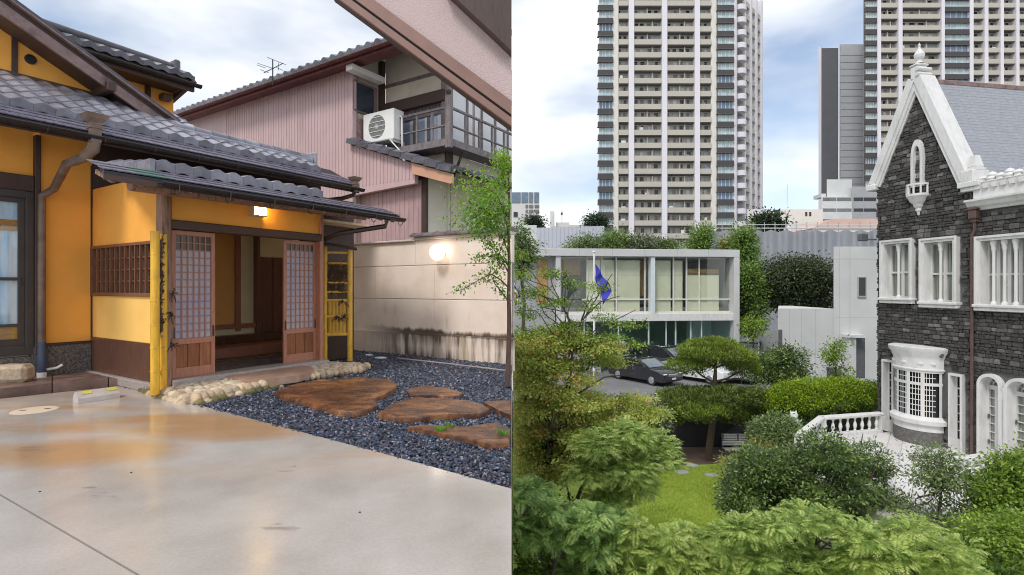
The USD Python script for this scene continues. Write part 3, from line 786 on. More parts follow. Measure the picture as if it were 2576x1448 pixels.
for k in range(7):
    u = pv(440, 450, pg)[0] + k * .60
    house.add('gutter_hook', tube([(u, pg - .11, pz), (u, pg - .10, pz - .09), (u, pg - .045, pz - .13), (u, pg + .0, pz - .09), (u, pg + .02, pz + .03)], .006, 5), 'gutter')
house.add('fascia', box(uq0, uq1, pg + .012, pg + .03, pz - .05, pz + .035), 'timber_h')
house.add('porch_soffit', slab([(uq0 + .05, pg + .03, zp_(pg) - .075), (uL - .1, .12, zp_(vpt) - .03), (uq1, .12, zp_(vpt) - .03), (uq1, pg + .03, zp_(pg) - .075)], -.01), 'timber_h')
for k in range(16):
    u = uq0 + .1 + (uq1 - uq0 - .2) * k / 15
    house.add('rafter', slab([(u - .02, pg + .04, zp_(pg + .04) - .078), (u + .02, pg + .04, zp_(pg + .04) - .078), (u + .02, vpt, zp_(vpt) - .078), (u - .02, vpt, zp_(vpt) - .078)], .05), 'log')
ul0, zl_ = pv(326, 440, -.42); 
house.add('purlin', tube([(ul0, -.42, 2.56), (uq1 - .35, -.42, 2.58)], [.075, .062], 12), 'log', smooth=40, label='round log purlin under the porch eave')
house.add('downpipe', tube([(pv(968, 560, pg)[0], pg - .045, pz - .05), (pv(968, 560, pg)[0], pg - .02, pz - .16), (pv(930, 560, pg)[0] - .1, -.3, pz - .28), (uR + .1, .3, pz - .42)], .042, 8), 'gutter', smooth=40)
# dark wall closing the corner between the entrance and the garden wall
house.add('side_wall', box(uR + .05, uR + .09, .15, .6, .06, 2.7), 'dark_timber')
house.add('side_wall', box(uR + .05, 3.55, .6, .65, .02, 3.0), 'dark_timber')

house.add('wall', box(US, 4.0, VM - .02, VM + .06, 2.56, zr(VM) - .13), 'dark_timber', label='dark boarding between the porch roof and the main eave')
# gable wall above the main roof, with its rake boards, and the higher roof behind
def rakept(px, py, v): 
    u, z = pv(px, py, v); return (u, z)


gp = [rakept(-60, 150, VG), rakept(-60, 188, VG), rakept(300, 268, VG), rakept(229, 208, VG), rakept(92, 112, VG), rakept(-10, 40, VG), rakept(-60, 2, VG)]
zb = zr(VG) + .06
gp = [(gp[6][0], zb), (rakept(330, 285, VG)[0], zb)] + [gp[3], gp[4], gp[5], gp[6]]
house.add('wall', prism(gp, 'y', VG, VG + .1), 'plaster', label='ochre gable wall under the upper roof')
house.add('gable_post', box(pv(29, 180, VG - .01)[0], pv(44, 180, VG - .01)[0], VG - .03, VG - .001, zb, 5.6), 'dark_timber')
house.add('gable_post', box(pv(229, 230, VG - .01)[0], pv(240, 230, VG - .01)[0], VG - .03, VG - .001, zb, pv(235, 212, VG)[1] + .05), 'dark_timber')
house.add('gable_sill', box(-2.6, pv(320, 280, VG)[0], VG - .05, VG - .001, zb - .03, zb + .08, .008), 'timber_h')
uh, zh = pv(77, 150, VG - .01)
house.add('vent_hole', moved((lathe([(0, 0), (.075, 0), (.075, .02), (.06, .024)], n=16)[0][:, [0, 2, 1]] * [1, -1, 1], lathe([(0, 0), (.075, 0), (.075, .02), (.06, .024)], n=16)[1][:, ::-1]), (uh, VG - .001, zh)), 'black_bit')
v_rk = VG - .55
p0, p1 = rakept(300, 232, v_rk), rakept(120, 108, v_rk)
dr = np.array([p1[0] - p0[0], p1[1] - p0[1]]); dr /= np.linalg.norm(dr)
r_lo = np.array(rakept(450, 309, v_rk)); r_hi = np.array(rakept(40, 11, v_rk))
dr = (r_hi - r_lo) / np.linalg.norm(r_hi - r_lo); nr = np.array([dr[1], -dr[0]])
if nr[1] < 0: nr = -nr


def rake_bar(o0, o1, va, vb, mname, name, ext=0.0, lab=None):
    a, b = r_lo - dr * ext, r_hi + dr * .5
    house.add(name, prism([tuple(a + nr * o0), tuple(b + nr * o0), tuple(b + nr * o1), tuple(a + nr * o1)], 'y', va, vb), mname, label=lab)


rake_bar(-.25, -.10, v_rk, v_rk + .05, 'rake_board', 'rake_board', lab='weathered brown rake board of the upper gable')
rake_bar(-.22, -.19, v_rk + .06, VG + .2, 'dark_timber', 'rake_soffit')
rake_bar(-.10, -.025, v_rk + .02, v_rk + 3.2, 'dark_timber', 'upper_roof')
rake_bar(-.024, .0, v_rk - .05, v_rk + 3.2, 'rake_board', 'upper_roof_edge')
rake_bar(.002, .05, v_rk - .03, v_rk + 3.2, 'roof_tile_dark', 'upper_roof_tiling')
ub, zb2 = pv(262, 222, v_rk + .3)
house.add('purlin', box(ub - .1, ub + .02, v_rk - .1, VG + .1, zb2 - .14, zb2 + .02, .015), 'dark_timber')
# higher roof behind: eave with a row of tiles, gutter and end board
vb_ = 5.0
e0, e1 = pv(150, 112, vb_), pv(487, 192, vb_)
ze = (e0[1] + e1[1]) / 2
print('rear eave z', e0, e1)
ro = house.add('rear_roof', slab([(e0[0] - 2.5, vb_, ze), (e1[0], vb_, ze), (e1[0], vb_ + 2.4, ze + .95), (e0[0] - 2.5, vb_ + 2.4, ze + .95)], .12), 'roof_deck', label='higher rear roof with dark tiles')
tiled_slope(house, ro, e0[0] - 1.2, e1[0], vb_ - .05, ze + .01, vb_ + 2.4, ze + .97, .26, 3, 'roof_tile_dark', drop=.06)
house.add('ridge_tile', tube([(e0[0] - 2.2, vb_ + .45, ze + .42), (e1[0] - .25, vb_ + .45, ze + .34)], .07, 10), 'roof_tile_dark', parent=ro, smooth=40)
house.add('ridge_end', cat([box(e1[0] - .25, e1[0] - .12, vb_ + .3, vb_ + .58, ze + .1, ze + .48, .03)]), 'roof_tile_dark', parent=ro)
house.add('gutter', gutter_run(e0[0] - 2.2, e1[0] + .1, vb_ - .12, ze - .12, .065), 'gutter')
house.add('fascia', box(e0[0] - 2.5, e1[0], vb_ - .04, vb_ + .04, ze - .26, ze - .06), 'dark_timber')
house.add('eave_end', prism([(vb_ - .15, ze - .08), (vb_ + .9, ze - .35), (vb_ + 2.2, ze + .1), (vb_ + 2.4, ze + .95), (vb_, ze + .05)], 'x', e1[0] - .08, e1[0] + .0), 'dark_timber')
house.add('soffit', slab([(e0[0] - 2.5, vb_ + .0, ze - .14), (e0[0] - 2.5, vb_ + 1.0, ze - .16), (e1[0] - .1, vb_ + 1.0, ze - .16), (e1[0] - .1, vb_, ze - .14)], .03), 'dark_timber')
vw = vb_ + .75
house.add('wall', box(pv(200, 200, vw)[0] - 1.5, pv(436, 240, vw)[0], vw, vw + .1, zr(vr) - .5, ze - .165), 'plaster', label='ochre upper wall under the rear roof')
house.add('post', box(pv(364, 230, vw)[0], pv(378, 230, vw)[0], vw - .03, vw - .001, zr(vr) - .5, ze - .17), 'dark_timber')
house.add('bracket', box(pv(404, 240, vw - .2)[0], pv(430, 240, vw - .2)[0], vw - .3, vw - .1, ze - .45, ze - .3, .02), 'timber_h')
house.done()

# ---------------------------------------------------------------- things by the entrance
lampmat('lamp_warm', (1.0, .60, .13), 34.0)
lampmat('lamp_globe', (1.0, .86, .68), 2.2)
mat('lamp_case', (.55, .45, .25), .4)
lp = Thing('wall_lamp', 'small rectangular lit wall lamp above the open entrance', 'lamp', H)
a, b = pv(627, 535, -.005), pv(661, 535, -.005)
zc_ = (a[1] + b[1]) / 2 + .01
lp.add('case', cat([box(a[0], b[0], -.02, .018, zc_ - .075, zc_ + .075), box(a[0], b[0], -.115, -.02, zc_ + .06, zc_ + .075), box(a[0], b[0], -.115, -.02, zc_ - .075, zc_ - .06), box(a[0], a[0] + .015, -.115, -.02, zc_ - .06, zc_ + .06)]), 'lamp_case')
lp.add('diffuser', box(a[0] + .017, b[0] - .002, -.105, -.021, zc_ - .058, zc_ + .058, .008), 'lamp_warm')
lp.done()


def bamboo_pole(p0, p1, r, nodes=6):
    p0, p1 = np.array(p0, float), np.array(p1, float)
    L = np.linalg.norm(p1 - p0); ts, rs = [0], [r]
    for k in range(1, nodes):
        t = k / nodes
        ts += [t - .008 / L, t, t + .008 / L]; rs += [r * .97, r * 1.09, r * .97]
    ts.append(1); rs.append(r * .96)
    return tube([p0 + (p1 - p0) * t for t in ts], rs, 10)


# left sleeve fence, seen almost end on
f1 = Thing('bamboo_sleeve_fence', 'bright yellow bamboo sleeve fence seen end on left of the entrance', 'fence', H)
uf = -.06
va, vb2 = -.62, -.14
pA = H.at(390, 962, 6.58); pB = H.at(409, 938, 6.76)
f1.add('post', bamboo_pole((pA[0], pA[1], .05), (pA[0], pA[1], H.at(390, 582, H.world(pA)[1])[2]), .052, 7), 'bamboo_yellow', smooth=40)
f1.add('post', bamboo_pole((pB[0], pB[1], .05), (pB[0], pB[1], H.at(409, 590, H.world(pB)[1])[2]), .052, 7), 'bamboo_yellow', smooth=40)
pA, pB = np.array(pA), np.array(pB)


def fence_fill(f, pA, pB, top, panels, slat_z, mb, nsl, rails, ties, seed):
    d = (pB - pA)[:2]; L = np.linalg.norm(d); d = d / L
    ang = math.degrees(math.atan2(d[1], d[0]))
    def put(m): return moved(rotz(m, ang), (pA[0], pA[1], 0))
    for z, r in rails:
        f.add('rail', put(bamboo_pole((.03, 0, z), (L - .03, 0, z), r, 3)), mb, smooth=40)
    for k in range(nsl):
        x = .07 + (L - .14) * k / (nsl - 1)
        f.add('slat', put(bamboo_pole((x, 0, slat_z[0]), (x, 0, slat_z[1]), .45 * (L - .14) / (nsl - 1), 3)), mb, smooth=40)
    rg = np.random.default_rng(seed)
    for z0, z1 in panels:
        tw = []
        for k in range(150):
            x, z = .06 + (L - .12) * rg.random(), z0 + (z1 - z0) * rg.random()
            dx, dz = rg.normal(0, .10), rg.normal(0, .05)
            tw.append(tube([(np.clip(x - dx, .04, L - .04), rg.normal(0, .012), z - dz), (np.clip(x + dx, .04, L - .04), rg.normal(0, .012), z + dz)], .006, 4, False))
        f.add('twig_panel', cat(tw), 'reed')
    for x, z in ties:
        tw = []
        for k in range(12):
            a = rg.normal(0, .042, 3)
            tw.append(tube([(x, -.045, z), (x + a[0], -.055 + a[1] * .3, z + a[2]), (x + a[0] * 1.4, -.06, z + a[2] * 1.3 - .02)], .006, 4, False))
        f.add('rope_tie', put(cat(tw)), 'twig')
        del tw
    return put


ztop = 2.0
put = fence_fill(f1, pA, pB, ztop, [], (.30, .75), 'bamboo_yellow', 7, [(.30, .02), (.78, .025), (1.12, .025), (1.45, .025), (1.72, .02)], [(.30, .62), (.30, 1.02), (.34, 1.28)], 3)
rgf = np.random.default_rng(9)
for z0, z1 in ((1.15, 1.42), (1.48, 1.70), (.82, 1.08), (1.75, 1.92)):
    d = (pB - pA)[:2]; L = np.linalg.norm(d)
    tw = []
    for k in range(130):
        x, z = .06 + (L - .12) * rgf.random(), z0 + (z1 - z0) * rgf.random()
        dx, dz = rgf.normal(0, .09), rgf.normal(0, .05)
        tw.append(tube([(np.clip(x - dx, .03, L - .03), rgf.normal(0, .02), z - dz), (np.clip(x + dx, .03, L - .03), rgf.normal(0, .02), z + dz)], .007, 4, False))
    f1.add('twig_panel', put(cat(tw)), 'reed')
f1.done()
# right fence
f2 = Thing('bamboo_panel_fence', 'orange bamboo fence panel with rails and slats right of the entrance', 'fence', H)
qA = np.array(H.G(817, 903, .10)); qB = np.array(H.G(880, 906, .06))
z2 = H.at(880, 628, H.world(qB)[1])[2]
f2.add('post', bamboo_pole((qA[0], qA[1], .04), (qA[0], qA[1], z2 + .04), .045, 7), 'bamboo', smooth=40)
f2.add('post', bamboo_pole((qB[0], qB[1], .04), (qB[0], qB[1], z2), .05, 7), 'bamboo', smooth=40)


def zat(py): return H.at(848, py, (H.world(qA)[1] + H.world(qB)[1]) / 2)[2]


put = fence_fill(f2, qA, qB, z2, [], (zat(842), zat(757)), 'bamboo', 13,
                 [(zat(y), r) for y, r in ((636, .028), (663, .022), (712, .022), (735, .022), (756, .026), (797, .024), (842, .03))], [(.22, zat(797)), (.34, zat(797)), (.30, zat(757))], 5)
d = (qB - qA)[:2]; L2 = np.linalg.norm(d)
for z0, z1 in ((zat(708), zat(668)), (zat(732), zat(716))):
    tw = []
    for k in range(170):
        x, z = .06 + (L2 - .12) * rgf.random(), z0 + (z1 - z0) * rgf.random()
        dx, dz = rgf.normal(0, .09), rgf.normal(0, .06)
        tw.append(tube([(np.clip(x - dx, .03, L2 - .03), rgf.normal(0, .014), z - dz), (np.clip(x + dx, .03, L2 - .03), rgf.normal(0, .014), z + dz)], .006, 4, False))
    f2.add('twig_panel', put(cat(tw)), 'reed')
f2.add('roof_board', put(slab([(-.12, -.14, z2 + .10), (L2 + .12, -.14, z2 + .0), (L2 + .12, .14, z2 + .05), (-.12, .14, z2 + .15)], .03)), 'dark_timber')
f2.done()

# platform with rounded cobbles round its edge
cur = [(372, 972), (402, 984), (440, 996), (482, 1008), (520, 1000), (556, 992), (600, 982), (650, 972), (700, 963), (752, 953), (800, 946), (850, 938), (905, 930), (922, 922)]
cw = [pw(x, y, .04) for x, y in cur]
pf = Thing('entrance_platform', 'low pebbled platform edged with rounded cobbles before the entrance', 'platform', W)
inner = [pw(905, 908, .10), pw(812, 905, .12), pw(640, 930, .12), pw(438, 955, .12), pw(400, 950, .10), pw(340, 958, .06)]
cen = np.mean(np.array(cw), 0)
pts_ = [tuple(np.array(p) + .05 * (cen - np.array(p)) / np.linalg.norm(cen - np.array(p))) for p in cw] + inner
g = Polygon(pts_).buffer(0)
vv, ff = prism(list(g.exterior.coords)[:-1], 'z', -.1, .075)
pf.add('bed', (vv, ff), 'pebble_top')
cl = np.array(cw); seg = np.r_[0, np.cumsum(np.linalg.norm(np.diff(cl, axis=0), axis=1))]
t, k = 0.0, 0
rc = np.random.default_rng(21)
while t < seg[-1]:
    w_ = .085 + .065 * rc.random()
    i = min(np.searchsorted(seg, t + w_ / 2) - 1, len(cl) - 2); i = max(i, 0)
    p = cl[i] + (cl[i + 1] - cl[i]) * ((t + w_ / 2 - seg[i]) / (seg[i + 1] - seg[i]))
    dv_ = cl[i + 1] - cl[i]; ang = math.degrees(math.atan2(dv_[1], dv_[0]))
    m = blob((0, 0, 0), (w_ * .56, .062 + .03 * rc.random(), .062 + .02 * rc.random()), 2, .26, 1.9, 100 + k)
    pf.add('cobble', moved(rotz(m, ang + rc.normal(0, 8)), (p[0], p[1], .035 + .01 * rc.random())), 'cobble_moss' if t < .55 and k % 3 else 'cobble', smooth=True)
    if t < seg[-1] * .62:                                         # a second, outer row low down at the left
        n_ = np.array([dv_[1], -dv_[0]]) / np.linalg.norm(dv_)
        m = blob((0, 0, 0), (w_ * .55, .055, .055), 2, .26, 1.9, 300 + k)
        pf.add('cobble', moved(rotz(m, ang + rc.normal(0, 14)), (p[0] + n_[0] * .075, p[1] + n_[1] * .075, -.005)), 'cobble_moss' if rc.random() < .5 else 'cobble', smooth=True)
    t += w_ * .93; k += 1
k = 0
gp_ = g.buffer(-.10)
while k < 260:                                                    # pebbles on top
    x_, y_ = g.bounds[0] + rc.random() * (g.bounds[2] - g.bounds[0]), g.bounds[1] + rc.random() * (g.bounds[3] - g.bounds[1])
    if not shapely.contains_xy(gp_, x_, y_):
        k += .02; continue
    s_ = .03 + .035 * rc.random()
    m = blob((0, 0, 0), (s_ * 1.25, s_, .028), 1, .15, 1.5, 500 + int(k))
    pf.add('pebble', moved(rotz(m, rc.random() * 180), (x_, y_, .076)), 'pebble_top', smooth=True)
    k += 1
pf.done()
fs = Thing('flat_step_stone', 'wide flat pinkish stone set before the open entrance', 'stone', W)
ring = [pw(x, y, .13) for x, y in [(568, 945), (600, 930), (660, 922), (740, 918), (782, 922), (790, 932), (752, 944), (690, 952), (620, 956)]]
fs.add('flat_step_stone', prism(ring, 'z', .03, .128), 'flat_stone')
fs.done()
# paving slabs along the foot of the main wall
pave = Thing('paving_strip', 'reddish brown stone paving along the foot of the main wall', 'paving', W)
top_edge = [pw(-60, 955, .10), pw(110, 938, .10), pw(255, 926, .10), pw(398, 944, .10)]
bot_edge = [pw(-60, 986, .10), pw(110, 968, .10), pw(255, 954, .10), pw(390, 952, .10)]
br = [0, .38, .71, 1.0]


def lerp_line(L, t):
    x = t * (len(L) - 1); i = min(int(x), len(L) - 2); return np.array(L[i]) + (np.array(L[i + 1]) - np.array(L[i])) * (x - i)


for k in range(len(br) - 1):
    a, b = br[k] + .003, br[k + 1] - .003
    cuts = [0, .52, 1.0] if k % 2 == 0 else [0, .38, 1.0]
    for c in range(2):
        q4 = []
        for t, s in ((a, cuts[c] + .012), (b, cuts[c] + .012), (b, cuts[c + 1] - .012), (a, cuts[c + 1] - .012)):
            A, B = lerp_line(bot_edge, t), lerp_line(top_edge, t)
            q4.append(tuple(A + (B - A) * s))
        pave.add('paving_stone', prism(q4, 'z', -.1, .10 + .006 * rc.random()), 'paving')
pave.done()
bo = Thing('step_boulder', 'rough tan stone block under the big sliding window', 'stone', W)
c_ = pw(22, 966, .10)
m = box(-.30, .16, -.13, .13, .0, .235, .05)
mm = trimesh.Trimesh(*m).subdivide().subdivide().subdivide()
v_ = np.array(mm.vertices); v_ += .028 * (np.stack([meshkit.fbm(v_ * 9 + k * 17, 3, 4 + k) for k in range(3)], 1) - .5)
bo.add('step_boulder', moved(rotz((v_, np.array(mm.faces)), 14), (c_[0], c_[1] + .12, .10)), 'boulder', smooth=50)
bo.done()
ws = Thing('wheel_stop', 'concrete wheel stop with two yellow marks on the wet yard', 'wheel stop', W)
A, B = np.array(pw(197, 1017)), np.array(pw(302, 1001))
d_ = (B - A); Lw = np.linalg.norm(d_); ang = math.degrees(math.atan2(d_[1], d_[0]))
prof = [(0, 0), (.155, 0), (.150, .055), (.105, .125), (.05, .125), (.005, .055)]
m = prism([(p[0], p[1]) for p in prof], 'x', 0, Lw)
ws.add('block', moved(rotz(m, ang), (A[0], A[1], .002)), 'wheel_stop')
for s in (.10, .72):
    yp = [(.030, .0985), (.046, .1265), (.085, .1265), (.085, .1285), (.044, .1285), (.027, .1005)]
    ws.add('yellow_mark', moved(rotz(prism(yp, 'x', Lw * s, Lw * s + .105), ang), (A[0], A[1], .002)), 'yellow_mark')
ws.done()
mh = Thing('manhole_cover', 'round pale manhole cover set in the wet concrete', 'manhole cover', W)
c_ = pw(86, 1033)
r_ = abs(pw(133, 1033)[0] - c_[0])
mh.add('lid', moved(lathe([(0, .006), (r_ - .01, .006), (r_, .002), (r_, -.01)], n=40), (c_[0], c_[1], 0)), 'manhole', smooth=30)
mh.add('ring', moved(lathe([(r_ + .004, .001), (r_ + .012, .004), (r_ + .022, .001)], n=40), (c_[0], c_[1], 0)), 'sill_stone', smooth=30)
for dx, dy in ((-.5, -.12), (.45, .3)):
    mh.add('key_slot', box(c_[0] + dx * r_ - .03, c_[0] + dx * r_ + .03, c_[1] + dy * r_ - .012, c_[1] + dy * r_ + .012, .006, .0085), 'black_bit')
mh.done()

# stepping stones
MATS['wet_stone'] = usdkit.material(stage, '/World/Looks/wet_stone', {
    'g': ('geometry', {}), 'm': ('mapping', {'scale': (1, 1.5, 1), 'rotation': (0, 0, .3)}), 'n': ('noise_texture', {'scale': 2.3, 'detail': 10.0, 'roughness': .72, 'distortion': 1.0}),
    'r': ('rgb_ramp', {'ramp': [(.32, (.022, .012, .010)), (.47, (.085, .034, .018)), (.60, (.25, .10, .035)), (.74, (.40, .24, .12))]}),
    'v': ('noise_texture', {'scale': 20.0, 'detail': 8.0, 'roughness': .7}), 'b': ('bump', {'strength': .5, 'distance': .02}),
    'rr': ('map_range', {'from_min': .3, 'from_max': .7, 'to_min': .12, 'to_max': .42}),
    'p': ('principled_bsdf', {})}, [('g.position', 'm.vector'), ('m.vector', 'n.vector'), ('n.fac', 'r.fac'), ('r.color', 'p.base_color'), ('g.position', 'v.vector'), ('v.fac', 'b.height'), ('b.normal', 'p.normal'),
                                    ('v.fac', 'rr.value'), ('rr.result', 'p.roughness')], surface='p.BSDF')


def flat_rock(ring_px, ztop, zbot, seed, tilt=0.0):
    ring = np.array([pw(x, y, ztop) for x, y in ring_px]); c = ring.mean(0)
    n = 64; seg = np.r_[0, np.cumsum(np.linalg.norm(np.diff(np.vstack([ring, ring[:1]]), axis=0), axis=1))]
    rr = np.vstack([ring, ring[:1]]); tt = np.linspace(0, seg[-1], n, endpoint=False)
    rim = np.stack([np.interp(tt, seg, rr[:, 0]), np.interp(tt, seg, rr[:, 1])], 1)
    rim += .022 * (np.stack([meshkit.fbm(np.c_[rim * 7, np.full(n, k)], 3, seed + k) for k in (0, 1)], 1) - .5)
    rows = []
    for f, z in ((1.0, zbot), (1.005, zbot + .45 * (ztop - zbot)), (1.0, ztop - .012), (.975, ztop), (.8, ztop), (.6, ztop), (.35, ztop), (.12, ztop)):
        p = c + (rim - c) * f
        zz = np.full(n, z)
        if z == ztop or z > ztop - .02:
            zz = z + .030 * (meshkit.fbm(np.c_[p * 3.5, np.full(n, seed)], 4, seed) - .5)
        rows.append(np.c_[np.vstack([p, p[:1]]), np.r_[zz, zz[:1]]])
    v, f = sheet(rows)
    v = np.vstack([v, [[c[0], c[1], ztop]]]); k = (len(rows) - 1) * (n + 1)
    f = np.vstack([f, [[k + i, k + i + 1, len(v) - 1] for i in range(n)]])
    return v, f


for seed, (ring, zt, lab) in enumerate([
        ([(690, 985), (730, 968), (800, 955), (900, 948), (975, 952), (1000, 965), (985, 982), (935, 1003), (950, 1016), (905, 1034), (860, 1034), (800, 1020), (740, 1002)], .06, 'largest brown stepping stone, next to the cobbled platform'),
        ([(1022, 983), (1060, 972), (1120, 975), (1164, 989), (1148, 996), (1080, 993), (1030, 993)], .035, 'dark reddish stepping stone lying behind the others'),
        ([(952, 1038), (990, 1012), (1040, 1000), (1110, 1001), (1180, 1006), (1234, 1028), (1205, 1040), (1130, 1040), (1060, 1050), (985, 1048)], .05, 'golden brown stepping stone with a rippled top, second largest'),
        ([(1026, 1072), (1080, 1069), (1180, 1074), (1250, 1064), (1284, 1076), (1282, 1110), (1240, 1116), (1160, 1098), (1080, 1080)], .045, 'stepping stone with small weeds at its edge, nearest the yard'),
        ([(1216, 1010), (1284, 1006), (1286, 1046), (1250, 1030)], .04, 'partly visible stepping stone near the young tree')]):
    s_ = Thing('stepping_stone', lab, 'stepping stone', W, group='flat stepping stones in the gravel')
    s_.add('stepping_stone', flat_rock(ring, zt, -.06, 40 + seed * 5), 'wet_stone', smooth=50)
    s_.done()
leafmat('weed_leaf', (.06, .16, .02), (.14, .34, .04), (.28, .5, .08))
for i, (px, py) in enumerate([(1128, 1078), (1278, 1096), (1108, 1086)]):
    c_ = pw(px, py, .03); L_ = []
    for k in range(26):
        a = rc.random() * 6.28; h = .04 + .06 * rc.random(); d_ = np.array([math.cos(a), math.sin(a)])
        b0 = np.array([min(c_[0], -.08) + rc.normal(0, .015), c_[1] + rc.normal(0, .015), .0]); w_ = np.array([-d_[1], d_[0], 0]) * .006
        tip = b0 + np.array([d_[0] * h * .7, d_[1] * h * .7, h]); mid = (b0 + tip) / 2 + [0, 0, h * .2]
        L_.append((np.array([b0, mid - w_, tip, mid + w_]), np.array([[0, 1, 2], [0, 2, 3]])))
    wd = Thing('weed', ['small green weed on the edge of the nearest stepping stone', 'small weed at the corner of the nearest stepping stone under the young tree', 'tiny weed in the gravel left of the nearest stepping stone'][i], 'weed', W)
    m = cat(L_)
    wd.add('weed', m, 'weed_leaf', tint=rc.random(len(m[0])))
    wd.done()

# ---------------------------------------------------------------- garden wall
UW = 4.57
vE = -2.352                                     # the wall ends where the terrace ends
MATS['garden_concrete'] = usdkit.material(stage, '/World/Looks/garden_concrete', {
    'g': ('geometry', {}), 'ms': ('mapping', {'scale': (5, 5, .55)}), 'ns': ('noise_texture', {'scale': 1.2, 'detail': 6.0, 'roughness': .6}),
    'n': ('noise_texture', {'scale': 1.6, 'detail': 7.0, 'roughness': .6}), 'r': ('rgb_ramp', {'ramp': [(.3, (.76, .61, .51)), (.55, (.87, .73, .62)), (.75, (.92, .80, .69))]}),
    'xyz': ('separate_xyz', {}), 'low': ('rgb_ramp', {'ramp': [(0, (.36,) * 3), (.20, (.27,) * 3), (.40, (.33,) * 3), (.445, (.50,) * 3), (.50, (.34,) * 3), (.58, (.0,) * 3)]}),
    'sum0': ('math', {'math_type': 'add'}), 'sum': ('math', {'math_type': 'add'}), 'nl': ('noise_texture', {'scale': .55, 'detail': 3.0}), 'nlr': ('map_range', {'from_min': .3, 'from_max': .7, 'to_min': -.24, 'to_max': .20}), 'rs': ('rgb_ramp', {'ramp': [(.66, (0, 0, 0)), (.90, (.93, .93, .93))]}),
    'zc': ('rgb_ramp', {'ramp': [(.52, (1, 1, 1)), (.66, (0, 0, 0))]}), 'xf': ('map_range', {'from_min': -3.3, 'from_max': -2.2, 'to_min': 0.0, 'to_max': 1.0, 'clamp': True}), 'k1': ('math', {'math_type': 'multiply'}), 'k2': ('math', {'math_type': 'multiply'}), 'mx': ('mix', {'color2': (.085, .05, .03)}), 'b': ('bump', {'strength': .15, 'distance': .01}), 'nb': ('noise_texture', {'scale': 40.0, 'detail': 5.0}),
    'mt': ('mapping', {'scale': (3.2, 3.2, .5), 'location': (0.4, 1.7, 0)}), 'nt': ('noise_texture', {'scale': .9, 'detail': 5.0}), 'rt': ('rgb_ramp', {'ramp': [(.60, (0, 0, 0)), (.74, (.75, .75, .75))]}),
    'zt': ('map_range', {'from_min': 1.0, 'from_max': 1.5, 'to_min': 1.0, 'to_max': 0.0, 'clamp': True}), 'tm': ('math', {'math_type': 'multiply'}), 'mg': ('mix', {'color2': (.20, .17, .03)}),
    'p': ('principled_bsdf', {'roughness': .6})}, [
    ('g.position', 'ms.vector'), ('ms.vector', 'ns.vector'), ('g.position', 'n.vector'), ('n.fac', 'r.fac'), ('g.position', 'xyz.vector'), ('xyz.z', 'low.fac'), ('low.color', 'sum0.value1'), ('ns.fac', 'sum0.value2'), ('g.position', 'nl.vector'), ('nl.fac', 'nlr.value'), ('sum0.value', 'sum.value1'), ('nlr.result', 'sum.value2'),
    ('sum.value', 'rs.fac'), ('g.position', 'mt.vector'), ('mt.vector', 'nt.vector'), ('nt.fac', 'rt.fac'), ('xyz.z', 'zt.value'), ('zt.result', 'tm.value1'), ('rt.color', 'tm.value2'), ('tm.value', 'mg.fac'), ('r.color', 'mg.color1'),
    ('mg.color', 'mx.color1'), ('rs.color', 'k1.value1'), ('xyz.z', 'zc.fac'), ('zc.color', 'k1.value2'), ('xyz.x', 'xf.value'), ('k1.value', 'k2.value1'), ('xf.result', 'k2.value2'), ('k2.value', 'mx.fac'), ('mx.color', 'p.base_color'), ('g.position', 'nb.vector'), ('nb.fac', 'b.height'), ('b.normal', 'p.normal')], surface='p.BSDF')
gw = Thing('garden_wall', 'pinkish concrete panel wall with dark runs of damp along its foot', 'wall', H)
zrow = [pu(1100, y, UW)[1] for y in (842, 754, 667)]
vstep = pu(1045, 600, UW)[0]
ztl, ztr = pu(960, 610, UW)[1], pu(1160, 588, UW)[1]
print('wall rows', zrow, 'tops', ztl, ztr, 'step', vstep)
gw.add('wall_foot', box(UW - .05, UW + .12, vE, 3.4, -.15, zrow[0] + .01, .008), 'garden_concrete', label='stained projecting foot of the wall')
rows = [(zrow[0] + .012, zrow[1] - .006), (zrow[1] + .006, zrow[2] - .006)]
vj = [vE, -.55, 1.1, 3.4]
for z0, z1 in rows:
    for k in range(3):
        gw.add('wall_panel', box(UW, UW + .1, vj[k] + .003, vj[k + 1] - .003, z0, z1, .006), 'garden_concrete')
gw.add('wall_panel', box(UW, UW + .1, vE, vstep - .003, zrow[2] + .006, ztr - .08, .006), 'garden_concrete')
gw.add('wall_panel', box(UW, UW + .1, vstep + .003, 3.4, zrow[2] + .006, ztl - .03, .006), 'garden_concrete')
gw.add('wall_core', box(UW + .012, UW + .098, vE + .003, 3.39, .2, ztl - .05), 'terrace_wall')
mat('coping', (.60, .52, .46), .6, .12, 5)
gw.add('coping', box(UW - .06, UW + .14, vstep + .002, 3.4, ztl - .028, ztl + .012, .01), 'coping')
gw.add('coping', box(UW - .05, UW + .14, vE, vstep + .001, ztr - .078, ztr - .02, .01), 'coping')
mat('coping_tile', (.16, .13, .14), .35, .25, 5, island=.2, coat=.2)
nt = 8
for k in range(nt):
    a, b = vE + (vstep + .06 - vE) * k / nt, vE + (vstep + .06 - vE) * (k + 1) / nt
    h = [(UW - .10, ztr - .018), (UW - .10, ztr + .012), (UW - .03, ztr + .055), (UW + .05, ztr + .07), (UW + .13, ztr + .055), (UW + .2, ztr + .012), (UW + .2, ztr - .018)]
    gw.add('coping_tile', prism(h, 'y', a + .004, b - .004), 'coping_tile')
    gw.add('coping_tile', prism([(p[0] if abs(p[0] - UW - .05) < .2 else p[0], p[1] + .012 if p[1] > ztr else p[1] + .002) for p in h], 'y', b - .03, b + .01), 'coping_tile')
gw.done()
gl = Thing('globe_lamp', 'round white glowing globe lamp on the garden wall', 'lamp', H)
gc = pu(1107, 636, UW - .10)
rgl = .155
